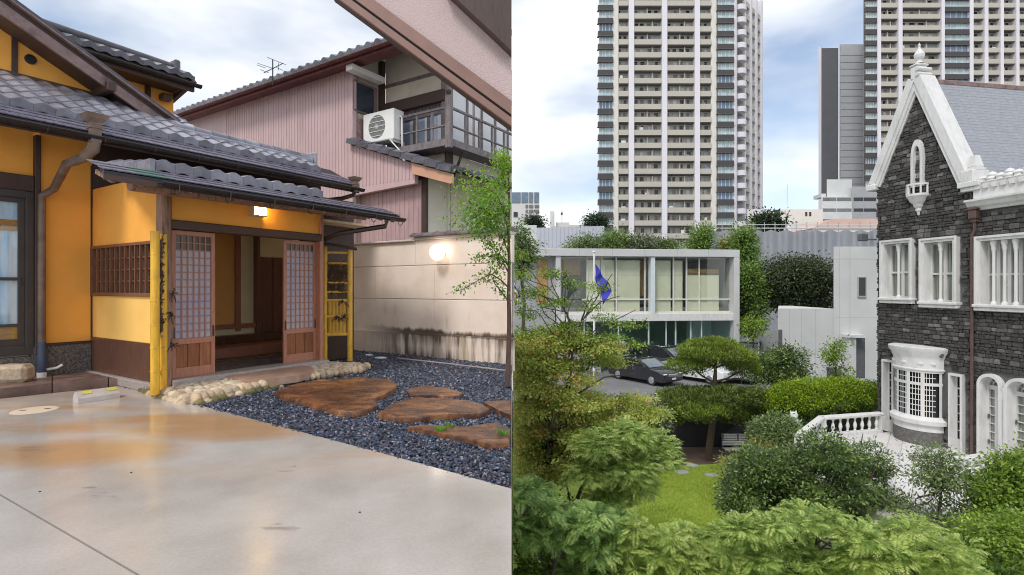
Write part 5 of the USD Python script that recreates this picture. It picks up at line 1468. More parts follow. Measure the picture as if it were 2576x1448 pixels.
def tower(name, label, Y, pitch, y_first, k0, k1, bays, depth, shape, side=None, glass_off=12):
    """bays: (kind, px0, px1, windows); rows of storeys from y_first every pitch (picture units at the distance Y)"""
    T = Thing(name, label, 'apartment tower', W)
    X = lambda px: (px - CX) / F * Y
    Z = lambda py: ZC + (CY - py) / F * Y
    x0, x1 = X(bays[0][1]), X(bays[-1][2])
    zt, zb = Z(y_first + k0 * pitch) + 4, -4.9
    s = Y / F
    T.add('core', prism([(x0 + .4, Y + 1.3), (x1 - .4, Y + 1.3)] + shape(x0, x1), 'z', zb, zt), 'tower_wall')
    for kind, a, b, nw in bays:
        xa, xb = X(a), X(b)
        if kind == 'pillar':
            T.add('pillar', box(xa, xb, Y - .55, Y + 1.29, zb, zt), 'tower_white')
            continue
        if kind == 'white':
            T.add('side_panel', box(xa, xb, Y + .1, Y + 1.29, zb, zt), 'tower_pale')
            continue
        for k in range(k0, k1):
            yp = y_first + k * pitch
            if kind == 'balcony':
                T.add('balcony', cat([box(xa + .01, xb - .01, Y - .25, Y - .10, Z(yp + pitch * .40), Z(yp)), box(xa + .01, xb - .01, Y - .098, Y + 1.28, Z(yp + pitch * .40), Z(yp + pitch * .33))]), 'tower_parapet')
                T.add('slab_edge', box(xa + .012, xb - .012, Y - .05, Y + 1.27, Z(yp + pitch * .46), Z(yp + pitch * .402)), 'tower_slab')
                w = (xb - xa) / nw
                for j in range(nw if a < 2365 or yp < 235 else 0):
                    c0 = xa + w * j + w * RW.uniform(.08, .3); c1 = c0 + w * RW.uniform(.32, .55)
                    mname = RW.choice(['window_dark', 'window_mid', 'window_curtain', 'window_sky'], p=[.45, .25, .2, .1])
                    T.add('window', box(c0, min(c1, xb - .05), Y + 1.20, Y + 1.29, Z(yp + pitch * 1.30), Z(yp + pitch * .56)), mname)
                if RW.random() < .16 and yp < 640 and (a < 2365 or yp < 235):
                    xi = RW.uniform(xa + .2, xb - 1.2)
                    T.add('balcony_item', box(xi, xi + RW.uniform(.5, 1.1), Y + .3, Y + .5, Z(yp + pitch * .1), Z(yp - pitch * RW.uniform(.1, .3))), RW.choice(['frame_white', 'window_curtain', 'tower_pale', 'window_mid', 'corner_glass_b']))
                if nw > 2:
                    xm = xa + (xb - xa) * (.5 + .18 * (k % 2))
                    T.add('divider', box(xm - .05, xm + .05, Y + .3, Y + 1.25, Z(yp + pitch * 1.3), Z(yp + pitch * .52)), 'tower_pale')
            else:
                yg = yp + glass_off
                T.add('spandrel', box(xa, xb, Y - .35, Y + .5, Z(yg + pitch * .40), Z(yg)), 'tower_spandrel')
                T.add('spandrel_lip', box(xa - .15, xb + .02, Y - .55, Y + .5, Z(yg + pitch * .43), Z(yg + pitch * .405)), 'tower_slab')
                T.add('corner_window', box(xa + .3, xb - .1, Y + .1, Y + .2, Z(yg + pitch * 1.0), Z(yg + pitch * .43)), RW.choice(['corner_glass', 'corner_glass_b'], p=[.7, .3]))
                n = 4
                T.add('window_frame', cat([box(xa + .3 + (xb - xa - .4) * j / n - .05, xa + .3 + (xb - xa - .4) * j / n + .05, Y + .03, Y + .098, Z(yg + pitch), Z(yg + pitch * .43)) for j in range(n + 1)]), 'frame_white')
    if side:
        side(T, X, Z, zt, zb)
    return T.done()


def chamfer_side(T, X, Z, zt, zb):
    p0, p1 = np.array([X(1846), 125.2]), np.array([X(1846) + 13.0, 139.0])
    d = p1 - p0; L = np.linalg.norm(d); d = d / L; ang = math.degrees(math.atan2(d[1], d[0]))
    put_ = lambda m: moved(rotz(m, ang), (p0[0], p0[1], 0))
    T.add('side_core', put_(box(.3, L, 1.8, 3.5, zb, zt)), 'tower_wall')
    for a in (0, .30, .52, .72, .92):
        T.add('pillar', put_(box(L * a, L * a + .9, -.5, 1.79, zb, zt)), 'tower_white')
    for k in range(-5, 16):
        yp = 133 + k * 32.5
        for a, b in ((.07, .30), (.36, .52), (.58, .72), (.78, .92)):
            T.add('balcony', put_(box(L * a, L * b, -.2, 1.7, Z(yp + 13), Z(yp))), 'tower_parapet')
            T.add('side_window', put_(box(L * a + .2, L * b - .2, 1.72, 1.79, Z(yp + 30), Z(yp + 16))), 'window_dark')
        T.add('balcony_round', put_(moved(lathe([(0, 0), (1.5, 0), (1.5, 1.2), (1.4, 1.2), (1.4, .1), (0, .1)], n=10, a0=math.pi, a1=2 * math.pi), (L * .18, -.15, Z(yp + 13)))), 'tower_white')


tower('apartment_tower', 'tall beige apartment tower with white pillars and balconies behind the glass building', 125.0, 32.5, 133, -5, 16,
      [('glass', 1504, 1542, 0), ('white', 1542, 1556, 0), ('balcony', 1556, 1581, 2), ('pillar', 1581, 1594, 0), ('balcony', 1594, 1664, 4), ('pillar', 1664, 1677, 0), ('balcony', 1677, 1746, 4),
       ('pillar', 1746, 1759, 0), ('balcony', 1759, 1789, 2), ('white', 1789, 1803, 0), ('glass', 1803, 1845, 0)], 25,
      lambda a, b: [(b + 11.5, 141), (b + 11.5, 155), (a * 1.26 + .6, 155)], chamfer_side)
tower('apartment_tower', 'second apartment tower rising behind the chapel roof with dark banded corner windows', 145.0, 28.2, 122, -5, 17,
      [('glass', 2176, 2204, 0), ('pillar', 2204, 2213, 0), ('balcony', 2213, 2257, 3), ('pillar', 2257, 2267, 0), ('balcony', 2267, 2365, 4), ('pillar', 2365, 2373, 0), ('glass', 2373, 2436, 0),
       ('pillar', 2436, 2445, 0), ('balcony', 2445, 2473, 2), ('pillar', 2473, 2482, 0), ('balcony', 2482, 2513, 2), ('pillar', 2513, 2521, 0), ('balcony', 2521, 2552, 2), ('pillar', 2552, 2560, 0), ('balcony', 2560, 2610, 3)], 25,
      lambda a, b: [(b + 20, 175), (a * 1.21 + .6, 175)], None, 10)


def wbox(px0, px1, py0, py1, Y, d=1.0, c=0.0):
    """a box whose front face, at distance Y, covers these picture rows and columns"""
    a, b = W.at(px0, py0, Y), W.at(px1, py1, Y)
    return box(a[0], b[0], Y, Y + d, a[2], b[2], c)


def gbox(px0, px1, py0, Y, d=6.0, z=-4.9):
    a, b = W.at(px0, py0, Y), W.at(px1, py0, Y)
    return prism([(a[0], Y), (b[0], Y), (max(b[0], a[0] * (Y + d) / Y + 1), Y + d), (a[0] * (Y + d) / Y + .05, Y + d)], 'z', z, a[2])


# slab tower and office block
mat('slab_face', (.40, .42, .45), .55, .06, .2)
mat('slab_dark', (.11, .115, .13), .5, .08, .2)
sb_ = Thing('slab_tower', 'blank grey slab tower with a dark left flank', 'tower', W)
Y = 160.0
sb_.add('body', gbox(2112, 2250, 112, Y + .5, 14), 'slab_face')
a, b = W.at(2064, 112, Y + 9), W.at(2110, 112, Y)
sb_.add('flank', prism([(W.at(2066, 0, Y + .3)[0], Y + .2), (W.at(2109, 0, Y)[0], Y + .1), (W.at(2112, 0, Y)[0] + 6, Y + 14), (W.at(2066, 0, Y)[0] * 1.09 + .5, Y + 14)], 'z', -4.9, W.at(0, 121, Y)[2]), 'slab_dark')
sb_.add('edge', gbox(2059, 2065.5, 119, Y, .3), 'tower_white')
sb_.add('edge', gbox(2109.3, 2112.5, 113, Y - .3, 2), 'tower_white')
for k in range(22):
    y = 140 + 17 * k
    sb_.add('panel_joint', wbox(2113, 2249, y, y + .8, Y + .45, .04), 'slab_dark')
sb_.done()
ob = Thing('office_block', 'pale stepped office block with bands of dark windows at the foot of the slab tower', 'building', W)
Y = 112.0
ob.add('body', gbox(2066, 2143, 496, Y, 10), 'concrete_white')
ob.add('body', gbox(2080, 2143, 452, Y + 1, 9), 'concrete_white')
ob.add('body', gbox(2143.2, 2215, 470, Y + .2, 9.9), 'concrete_grey')
for y0, y1 in ((497.5, 506), (525, 533), (552, 560)):
    for x0, x1 in ((2070, 2104), (2106, 2142), (2148, 2172), (2174, 2204)):
        ob.add('window', wbox(x0, x1, y0, y1, Y - .05 + (.2 if x0 > 2143 else 0), .2), 'window_mid' if x0 < 2143 else 'window_dark')
ob.add('rooftop_plant', wbox(2066, 2078, 488, 497, Y + 2, 3), 'tower_white')
ob.done()
lb = Thing('low_white_building', 'low off-white building with one dark opening and two small windows', 'building', W)
Y = 95.0
lb.add('body', gbox(1880, 2070, 527, Y, 8), 'tower_pale')
lb.add('wall_panel', wbox(1892, 1930, 527, 560, Y - .12, .1), 'concrete_white')
lb.add('opening', wbox(1949, 1963, 529, 555, Y - .08, .06), 'window_dark')
lb.add('window', wbox(2026, 2031, 534, 544, Y - .08, .06), 'window_dark')
lb.add('window', wbox(2036, 2041, 534, 544, Y - .08, .06), 'window_dark')
lb.add('annex', gbox(1960, 1990, 560, Y - 4, 3), 'tower_white')
lb.add('mast', wbox(1980.5, 1982, 465, 528, Y + 2, .12), 'tower_white')
lb.done()
mat('pink_roof', (.62, .42, .36), .6, .08, .5)
dm = Thing('barrel_roof_hall', 'hall with a pale pink barrel roof beyond the grey sheeting', 'building', W)
Y = 85.0
a, b = W.at(2044, 575, Y), W.at(2215, 551, Y)
arc = [(a[0] + (b[0] - a[0]) * t, a[2] + (b[2] - a[2]) * math.sin(math.pi * (.5 * min(1, t / .35)))) for t in np.linspace(0, 1, 16)]
dm.add('roof', prism(arc + [(b[0], a[2])], 'y', Y, Y + 8), 'pink_roof')
dm.add('wall', box(a[0] + .2, b[0], Y + .2, Y + 7.9, -4.9, a[2] - .01), 'tower_pale')
dm.done()
# left: white office, grey roof building and other far blocks
wo = Thing('white_office', 'white office building with dark glazed top storey at the left', 'building', W)
Y = 200.0
wo.add('body', gbox(1284, 1357, 484, Y, 20), 'white_stone')
for x0, x1 in ((1287, 1309), (1312, 1328), (1331, 1340), (1344, 1355)):
    wo.add('glazing', wbox(x0, x1, 484.5, 510, Y - .3, .25), 'corner_glass_b')
for r, y in enumerate((516, 528, 541, 552)):
    for x0, x1 in ((1322, 1328), (1331, 1341), (1345, 1356)):
        wo.add('window', wbox(x0, x1, y, y + 7, Y - .3, .25), 'window_mid')
wo.add('window', wbox(1292, 1302, 534, 546, Y - .3, .25), 'window_dark')
wo.done()
wb = Thing('white_block', 'pale rendered block between the white office and the grey metal roof', 'building', W)
wb.add('body', gbox(1280, 1350, 567, 96.0, 8), 'concrete_white')
wb.add('body', gbox(1330, 1366, 603, 95.0, 3), 'tower_pale')
wb.done()
mat('metal_roof', (.29, .30, .34), .45, .06, .4)
mr = Thing('metal_roof_building', 'long low building with a plain grey metal roof', 'building', W)
Y = 88.0
p = [W.at(1350, 574, Y + 6), W.at(1520, 569, Y + 6), W.at(1520, 622, Y), W.at(1350, 628, Y)]
mr.add('roof', slab([p[3], p[2], p[1], p[0]], .3), 'metal_roof')
for k in range(1, 17):
    t = k / 17
    A, B = np.array(p[3]) + (np.array(p[2]) - np.array(p[3])) * t, np.array(p[0]) + (np.array(p[1]) - np.array(p[0])) * t
    mr.add('roof_seam', tube([A + [0, 0, .03], B + [0, 0, .03]], .05, 5), 'metal_roof')
mr.add('wall', gbox(1352, 1518, 632, Y + .8, 5), 'dark_door')
mr.done()
for i, (x0, x1, y0, Y, lab) in enumerate([(1384, 1393, 532, 120, 'slender white chimney block on the skyline'), (1398, 1432, 560, 122, 'small pinkish white rooftop block with a mast'), (1432, 1468, 566, 124, 'low pale rooftop block on the skyline right of the mast')]):
    t_ = Thing('skyline_block', lab, 'building', W)
    t_.add('body', gbox(x0, x1, y0, Y, 5), 'tower_pale' if i else 'white_stone')
    if i == 1:
        t_.add('mast', wbox(1413, 1414.5, 528, 562, Y + 1, .15), 'concrete_grey')
        t_.add('mast_lamp', wbox(1411, 1416, 535, 541, Y + .8, .5), 'dark_door')
    t_.done()

# grey sheeting on a scaffold
mat('sheeting', (.30, .31, .34), .75, .05, .6)
sh = Thing('scaffold_sheeting', 'grey sheeting hung in folds from a scaffold rail', 'sheeting', W)
Y = 54.0
nx, nz = 240, 24
xs = np.linspace(1784, 2225, nx)
rows = []
ties = np.linspace(1790, 2240, 13)
dtie = np.min(np.abs(xs[:, None] - ties[None, :]), 1) / (ties[1] - ties[0])
for j in range(nz + 1):
    t = j / nz
    fold = np.cos(dtie * 2 * np.pi) * .30 * np.exp(-t * 1.2) + .05 * np.sin(xs * .16 + 5 * meshkit.noise(np.stack([xs * .02, np.full(nx, t * 2), np.zeros(nx)], 1), 3)) + .22 * (meshkit.fbm(np.stack([xs * .035 - t * 1.3, np.full(nx, t * 2.5), np.zeros(nx)], 1), 3, 5) - .5)
    sag = 7 * np.maximum(0, .5 - np.abs(dtie - .5)) * 0 + 5.0 * (dtie * 2) * np.exp(-t * 6)
    yrow = 579 + sag + t * 260
    rows.append([W.at(x, y, Y - f) for x, y, f in zip(xs, yrow, fold)])
rows = np.array(rows); rows[:, :, 2] = ZC + (CY - (579 + np.array([[5 * d * 2 * math.exp(-j / nz * 6) for d in dtie] for j in range(nz + 1)]) + np.linspace(0, 260, nz + 1)[:, None])) / F * Y
v, f = sheet(rows)
sh.add('sheet', (np.vstack([v, v + [0, .02, 0]]), np.vstack([f, f[:, ::-1] + len(v)])), 'sheeting', smooth=60)
for y_, r_ in ((575, .05), (566, .04)):
    sh.add('scaffold_rail', tube([W.at(1784, y_, Y + .3), W.at(2225, y_, Y + .3)], r_, 6), 'concrete_white')
for x in np.linspace(1790, 2216, 17):
    A = W.at(x, 560, Y + .3)
    sh.add('scaffold_post', tube([A, (A[0], A[1], -4.9)], .04, 6), 'concrete_grey')
sh.done()

# ---------------------------------------------------------------- the glass building
GB = Frame(*W.at(1288, 724, 37.0)[:2], 6.5)     # its front turns a little away to the right
gx = lambda px, py=724, v=0.0: GB.V(px, py, v)[0]
gz = lambda py, px=1560, v=0.0: GB.V(px, py, v)[2]
mat('gb_concrete', (.52, .52, .52), .7, .07, .8, bump=.05)
mat('gb_steel', (.60, .66, .67), .35, .05, 2)
mat('gb_mullion', (.62, .60, .55), .45, .05, 2)
mat('blind_beige', (.74, .69, .57), .85, .06, 1.0)
mat('wood_panel', (.38, .22, .09), .6, .2, 3)
glassmat('shop_glass', (.72, .86, .84), .01)
glassmat('upper_glass', (.93, .96, .93), .01)
mat('room_wall', (.50, .50, .48), .8, .08, 1)
mat('room_floor', (.20, .20, .20), .6, .1, 1)
gb = Thing('glass_building', 'low modern concrete building with tall glazing and cars reflected in its ground floor', 'building', GB)
zt, zs1, zs2 = gz(628), gz(790), gz(808)
zg_ = ZT
x0, x1 = gx(1286), gx(1852)
xr = gx(1838)
gb.add('roof_slab', box(x0, x1, -.5, 9, zt - .52, zt, .02), 'gb_concrete')
for k in range(1, 7):
    x = x0 + (x1 - x0) * k / 7
    gb.add('roof_joint', box(x - .012, x + .012, -.503, -.49, zt - .52, zt - .002), 'concrete_grey')
gb.add('end_wall', box(xr, x1 - .002, -.49, 8.9, zg_, zt - .521, .02), 'gb_concrete')
gb.add('floor_slab', box(gx(1408), xr - .003, -.42, 8.8, zs2, zs1, .01), 'white_stone')
gb.add('floor_fill', box(gx(1408), xr - .003, .3, 8.8, zs2 + .02, gz(775)), 'room_floor')
gb.add('rear_wall', box(x0, xr - .004, 6.5, 6.7, zg_, zt - .53), 'room_wall')
gb.add('ground_floor', box(x0, xr - .004, .0, 6.49, zg_ - .1, zg_ + .05), 'room_floor')
# upper storey
gb.add('wall', box(x0, gx(1396), .25, .5, zg_, zt - .53), 'concrete_grey', label='grey wall at the left of the upper storey')
gb.add('wood_panel', box(gx(1352), gx(1378), .18, .24, gz(765), gz(655)), 'wood_panel')
gb.add('column', box(gx(1396), gx(1408), -.40, .6, zg_, zt - .522, .02), 'gb_concrete')
gb.add('column', box(gx(1633), gx(1643), -.41, .2, zs1 + .001, zt - .522, .02), 'gb_steel')
gb.add('wood_panel', box(gx(1409), gx(1465), .6, .7, gz(692), gz(653)), 'wood_panel')
gb.add('dark_room', box(gx(1409), gx(1466), .75, .8, zs1, gz(692) - .01), 'dark_door')
ms = [1409, 1478, 1515, 1552, 1624, 1643, 1696, 1729, 1761, 1837]
for k, px in enumerate(ms[1:-1]):
    gb.add('mullion', box(gx(px) - .045, gx(px) + .045, .10, .22, zs1 + .001, zt - .523), 'gb_mullion')
zr_ = gz(754)
gb.add('transom', box(gx(1465), xr - .006, .11, .21, zr_ - .05, zr_ + .05), 'gb_mullion')
gb.add('transom', box(gx(1409), xr - .006, .09, .23, zs1 + .002, zs1 + .16), 'gb_mullion')
for k in range(len(ms) - 1):
    a, b = gx(ms[k]) + .046, gx(ms[k + 1]) - .046
    if b - a < .3: continue
    gb.add('pane', box(a, b, .155, .165, zr_ + .051, zt - .53), 'upper_glass')
    gb.add('pane', box(a, b, .155, .165, zs1 + .161, zr_ - .051), 'upper_glass')
for (a, b, y0, y1) in [(1478, 1512, 655, 784), (1518, 1548, 655, 784), (1554, 1612, 655, 784), (1643, 1690, 655, 784), (1697, 1720, 655, 784), (1731, 1760, 692, 784), (1763, 1812, 692, 784)]:
    gb.add('blind', box(gx(a), gx(b), .21, .23, gz(y1), gz(y0)), 'blind_beige')
    gb.add('blind_rail', box(gx(a), gx(b), .195, .208, gz(692) - .02, gz(692) + .02), 'gb_mullion')
gb.add('wood_panel', box(gx(1730), gx(1812), .24, .3, gz(688), gz(676)), 'wood_panel')
gb.add('cabinet', box(gx(1612), gx(1632), .7, 1.0, gz(745), gz(655)), 'wood_panel')
gb.add('ceiling', box(gx(1409), xr - .01, .25, 6.4, zt - .60, zt - .53), 'room_wall')
# ground floor
ml = [1470, 1556, 1632, 1676, 1700, 1738, 1765, 1837]
for px in ml[:-1]:
    gb.add('mullion', box(gx(px) - .04, gx(px) + .04, .0, .12, zg_ + .05, zs2 - .002), 'gb_steel')
for a, b in zip(ml[:-1], ml[1:]):
    gb.add('pane', box(gx(a) + .041, gx(b) - .041, .05, .06, zg_ + .052, zs2 - .004), 'shop_glass')
gb.add('door_frame', box(gx(1738) + .042, gx(1743), -.01, .1, zg_ + .05, zs2 - .003), 'dark_door')
gb.add('partition', box(gx(1560), gx(1600), 1.8, 2.0, zg_ + .05, zs2 - .01), 'concrete_grey')
gb.add('partition', box(gx(1765), gx(1830), 2.4, 2.5, zg_ + .05, zs2 - .01), 'white_stone')
gb.add('ceiling', box(gx(1409), xr - .01, .15, 6.4, zs2 - .06, zs2 - .001), 'room_wall')
gb.add('entrance_canopy', box(gx(1400), gx(1556), -1.6, -.0, gz(866), gz(854), .02), 'gb_concrete')
gb.add('entrance_wall', box(gx(1290), gx(1500), -1.2, -1.0, zg_, gz(868)), 'concrete_grey')
gb.done()

# ---------------------------------------------------------------- flags
mat('flag_blue', (.035, .04, .34), .8, .2, 1.5)
mat('flag_white', (.70, .70, .70), .8, .05, 3)
mat('flag_red', (.50, .05, .04), .8, .1, 3)
mat('pole_white', (.74, .75, .74), .35, .04, 3)


def hung_flag(T, A, h, wd, n, mats, seed):
    """a limp flag: from its hoist at A it falls in folds"""
    rg = np.random.default_rng(seed)
    xs = np.linspace(0, 1, n)
    for k, mname in enumerate(mats):
        rows = []
        for t in np.linspace(k / len(mats), (k + 1) / len(mats), 12):
            z = A[2] - h * .30 * t - h * .62 * xs ** 1.15 - .05 * np.sin(xs * 7)
            x = A[0] + wd * xs * (1 - .50 * t) + .06 * np.sin(xs * 9 + t * 3)
            y = A[1] + .22 * np.sin(xs * 15 + t * 4) * xs - .1 * t
            rows.append(np.stack([x, y, z], 1))
        v, f = sheet(rows)
        T.add('flag', (np.vstack([v, v + [0, .008, 0]]), np.vstack([f, f[:, ::-1] + len(v)])), mname, smooth=60)


fl = Thing('flagpole', 'white flagpole with a limp blue flag before the glass building', 'flag', W)
Y = 33.0
T0 = W.at(1494.5, 636, Y)
fl.add('pole', tube([(T0[0], T0[1], ZT), (T0[0], T0[1], T0[2])], [.075, .06], 10), 'pole_white', smooth=40)
fl.add('pole_cap', moved(lathe([(0, .12), (.11, .10), (.12, .02), (.06, 0)], n=12), T0), 'pole_white', smooth=40)
A_ = W.at(1496.5, 664, Y)
hung_flag(fl, A_, 2.7, 1.05, 40, ['flag_blue'], 1)
fl.done()
fl = Thing('flagpole', 'flagpole with a red and white flag at the far left of the garden', 'flag', W)
T0 = W.at(1289.6, 640, 30.0)
fl.add('pole', tube([(T0[0] - 0, T0[1], ZT), (T0[0] - 0, T0[1], T0[2])], .035, 8), 'pole_white', smooth=40)
hung_flag(fl, (T0[0] + .03, T0[1], W.at(0, 700, 30.0)[2]), 1.7, .36, 24, ['flag_blue', 'flag_white', 'flag_red'], 2)
fl.done()

# ---------------------------------------------------------------- white concrete block between the glass building and the chapel
Y = 33.0
cb = Thing('concrete_block', 'white concrete building with one small window beside the chapel', 'building', W)
cb.add('wall', gbox(2097, 2240, 621, Y, 8, ZT), 'concrete_white', label='tall right half of the white concrete building')
cb.add('wall', gbox(1957, 2096.7, 777, Y + .05, 5, ZT), 'concrete_white', label='low left half of the white concrete building')
for y in (652, 800):
    cb.add('joint', wbox(2098, 2239, y, y + .7, Y - .003, .02), 'concrete_grey')
for x in (2112, 2138):
    cb.add('joint', wbox(x, x + .6, 622, 960, Y - .004, .02), 'concrete_grey')
for x in (1985, 2016, 2052):
    cb.add('joint', wbox(x, x + .6, 778, 940, Y + .046, .02), 'concrete_grey')
w_ = cb.add('window', wbox(2161, 2178, 699, 745, Y - .02, .05), 'window_dark')
cb.add('frame', cat([wbox(2159, 2161, 697, 748, Y - .06, .1), wbox(2178, 2180, 697, 748, Y - .06, .1), wbox(2161, 2178, 697, 699, Y - .06, .1), wbox(2159, 2180, 745, 749, Y - .08, .12)]), 'concrete_grey', parent=w_)
cb.add('doorway', wbox(2154, 2176, 851, 952, Y - .02, .05), 'dark_door')
cb.add('doorway_side', wbox(2135, 2153.8, 848, 953, Y - .5, .5), 'concrete_white')
cb.add('door_lintel', wbox(2133, 2178, 843, 850.8, Y - .6, .62), 'white_stone')
cb.add('door', wbox(1958, 1968, 830, 905, Y + .03, .03), 'dark_door')
cb.add('flood_lamp', wbox(2146, 2153, 845, 850, Y - .9, .25), 'concrete_white')
cb.done()
gt = Thing('grey_gate_wall', 'low grey wall with a sliding gate between the glass building and the concrete block', 'wall', W)
gt.add('wall', gbox(1850, 1884, 843, 41.0, .3, ZT), 'concrete_grey')
gt.add('gate', gbox(1890, 1956, 831, 40.0, .2, ZT), 'concrete_grey')
gt.add('post', gbox(1884.5, 1889.5, 836, 40.2, .3, ZT), 'gb_steel')
gt.done()


# ---------------------------------------------------------------- cars
mat('paint_black', (.012, .012, .016), .22, .1, 1, coat=1.0)
mat('paint_green', (.018, .030, .028), .25, .1, 1, coat=1.0)
mat('paint_white', (.74, .75, .75), .3, .03, 1, coat=.8)
mat('paint_silver', (.45, .47, .50), .3, .05, 1, metallic=.5, coat=.8)
mat('paint_dark', (.05, .055, .065), .3, .1, 1, coat=.8)
mat('car_glass', (.015, .018, .02), .05, .1, 1)
mat('windscreen', (.22, .25, .28), .06, .2, 1.2)
mat('tyre', (.02, .02, .02), .8)
mat('rim', (.50, .51, .53), .3, .1, 4, metallic=.8)
mat('chrome', (.65, .66, .68), .15, .05, 4, metallic=1.0)
mat('head_lamp', (.70, .72, .74), .1, .1, 9)
mat('tail_lamp', (.35, .02, .02), .2, .1, 9)
mat('plate', (.75, .75, .72), .5)


def car(name, label, x, y, deg, paint, kind='sedan', L=4.6, Wd=1.78):
    """forward along +x; kind sedan or van"""
    fr = Frame(x, y, deg)
    T = Thing('car' if kind != 'van' else 'minivan', label, 'car', fr)
    h = 1.46 if kind == 'sedan' else 1.78
    wb_, r = (1.36, .32) if kind == 'sedan' else (1.42, .34)
    z0 = ZT
    if kind == 'sedan':
        low = [(-2.28, .42), (-2.30, .72), (-2.22, .95), (-1.55, 1.00), (1.05, .98), (1.95, .86), (2.22, .74), (2.30, .52), (2.24, .28), (-2.2, .25)]
        cab = [(-1.75, .99), (-1.05, 1.41), (-.3, 1.46), (.25, 1.41), (1.12, .97)]
    else:
        low = [(-2.28, .40), (-2.30, .95), (-2.26, 1.05), (1.25, 1.04), (1.95, .95), (2.22, .80), (2.30, .52), (2.24, .28), (-2.2, .25)]
        cab = [(-2.24, 1.04), (-2.05, 1.62), (-1.6, 1.76), (.0, 1.78), (.55, 1.70), (1.45, 1.03)]
    s = L / 4.6

    def loft(poly, prof):
        rows = []
        c = np.mean(poly, 0)
        for w, k, dz in prof:
            rows.append([(s * (c[0] + (p[0] - c[0]) * k), w * Wd / 2, z0 + c[1] + (p[1] - c[1]) * (k if p[1] > c[1] else 1) + dz) for p in poly + poly[:1]])
        v, f = sheet(rows)
        n = len(poly) + 1
        caps = [[i, i + 1, 0] for i in range(1, n - 2)], [[(len(rows) - 1) * n, (len(rows) - 1) * n + i + 1, (len(rows) - 1) * n + i] for i in range(1, n - 2)]
        m = trimesh.Trimesh(v, np.vstack([f, caps[0], caps[1]]), process=False)
        m.fix_normals()
        return np.array(m.vertices), np.array(m.faces)
    T.add('body', loft(low, [(-1, .955, 0), (-.96, .985, 0), (-.85, 1, 0), (0, 1.008, 0), (.85, 1, 0), (.96, .985, 0), (1, .955, 0)]), paint, smooth=35)
    q = [(p[0], p[1]) for p in cab]
    T.add('cabin', loft(q, [(-.93, .90, -.012), (-.82, .985, 0), (0, 1, 0), (.82, .985, 0), (.93, .90, -.012)]), 'car_glass', smooth=35)
    top = [p for p in cab if p[1] > 1.3]
    xa, xb, zr_ = top[0][0] + .05, top[-1][0] - .05, max(p[1] for p in top)
    T.add('roof', box(s * xa, s * xb, -Wd * .37, Wd * .37, z0 + zr_ - .05, z0 + zr_ + .015, .02), paint)
    for sd in (-1, 1):
        for px_ in ((-.45,) if kind == 'sedan' else (-1.0, .1)):
            T.add('pillar', box(s * px_ - .04, s * px_ + .04, sd * Wd * .41, sd * Wd * .455, z0 + 1.0, z0 + zr_ - .08), paint)
        A, B = (np.array([s * cab[-1][0], sd * Wd * .43, z0 + cab[-1][1] + .02]), np.array([s * top[-1][0], sd * Wd * .385, z0 + top[-1][1]]))
        T.add('pillar', tube([A, B], .035, 6), paint)
        T.add('mirror', box(s * .85, s * .97, sd * Wd * .5, sd * (Wd * .5 + .2), z0 + .98, z0 + 1.12, .03), paint)
        T.add('headlight', box(s * 1.98, s * 2.235, sd * Wd * .27, sd * Wd * .455, z0 + .62, z0 + .76, .03), 'head_lamp')
        T.add('tail_light', box(-s * 2.27, -s * 2.17, sd * Wd * .30, sd * Wd * .46, z0 + .72, z0 + .92, .02), 'tail_lamp')
        for sx in (-1, 1):
            c = (s * sx * wb_, sd * Wd * .44, z0 + r)
            w0 = T.add('wheel', tube([(c[0], c[1] - .10, c[2]), (c[0], c[1] - .09, c[2]), (c[0], c[1] + .09, c[2]), (c[0], c[1] + .10, c[2])], [r - .03, r, r, r - .03], 22), 'tyre', smooth=40)
            T.add('rim', tube([(c[0], c[1] + sd * .095, c[2]), (c[0], c[1] + sd * .112, c[2])], [r * .68, r * .62], 18), 'rim', parent=w0)
    A, B = cab[-1], top[-1]
    d = np.array([B[0] - A[0], B[1] - A[1]]); n = np.array([d[1], -d[0]]) / np.linalg.norm(d) * .012; n = n if n[0] > 0 else -n
    P = [np.array([s * (A[0] + d[0] * t + n[0]), y_, z0 + A[1] + d[1] * t + n[1]]) for t, y_ in ((.06, -Wd * .40), (.06, Wd * .40), (.92, Wd * .355), (.92, -Wd * .355))]
    T.add('windscreen', slab([P[0], P[1], P[2], P[3]], .008), 'windscreen')
    T.add('grille', box(s * 2.20, s * 2.30, -Wd * .24, Wd * .24, z0 + .60, z0 + .72, .02), 'chrome')
    T.add('number_plate', box(s * 2.29, s * 2.315, -.17, .17, z0 + .40, z0 + .51), 'plate')
    T.add('bumper_intake', box(s * 2.27, s * 2.30, -Wd * .34, Wd * .34, z0 + .29, z0 + .37), 'tyre')
    return T.done()


def gpos(px, py): p = W.G(px, py, ZT); return p[0], p[1]


x_, y_ = gpos(1628, 966); car('car', 'shiny black sedan at the left end of the car park, nose towards the pine', x_ + .05, y_ + 1.0, -56, 'paint_black')
x_, y_ = gpos(1672, 948); car('car', 'dark green people carrier behind the black sedan', x_ + .6, y_ + 2.2, -50, 'paint_green', 'van', 4.8, 1.85)
x_, y_ = gpos(1768, 964); car('car', 'white car half hidden by the pine, next to the black sedan', x_ + .1, y_ + 1.2, -52, 'paint_white')
x_, y_ = gpos(1885, 962); car('car', 'silver estate car seen under the right side of the pine crown', x_ + .4, y_ + 1.0, -128, 'paint_silver', 'sedan')
x_, y_ = gpos(1900, 925); car('car', 'white van behind the pine crown near the gate', x_ + .1, y_ + 1.2, -120, 'paint_white', 'van', 4.7, 1.8)
x_, y_ = gpos(2052, 952); car('car', 'dark silver car parked before the concrete block', x_ - .2, y_ + .9, -55, 'paint_dark')

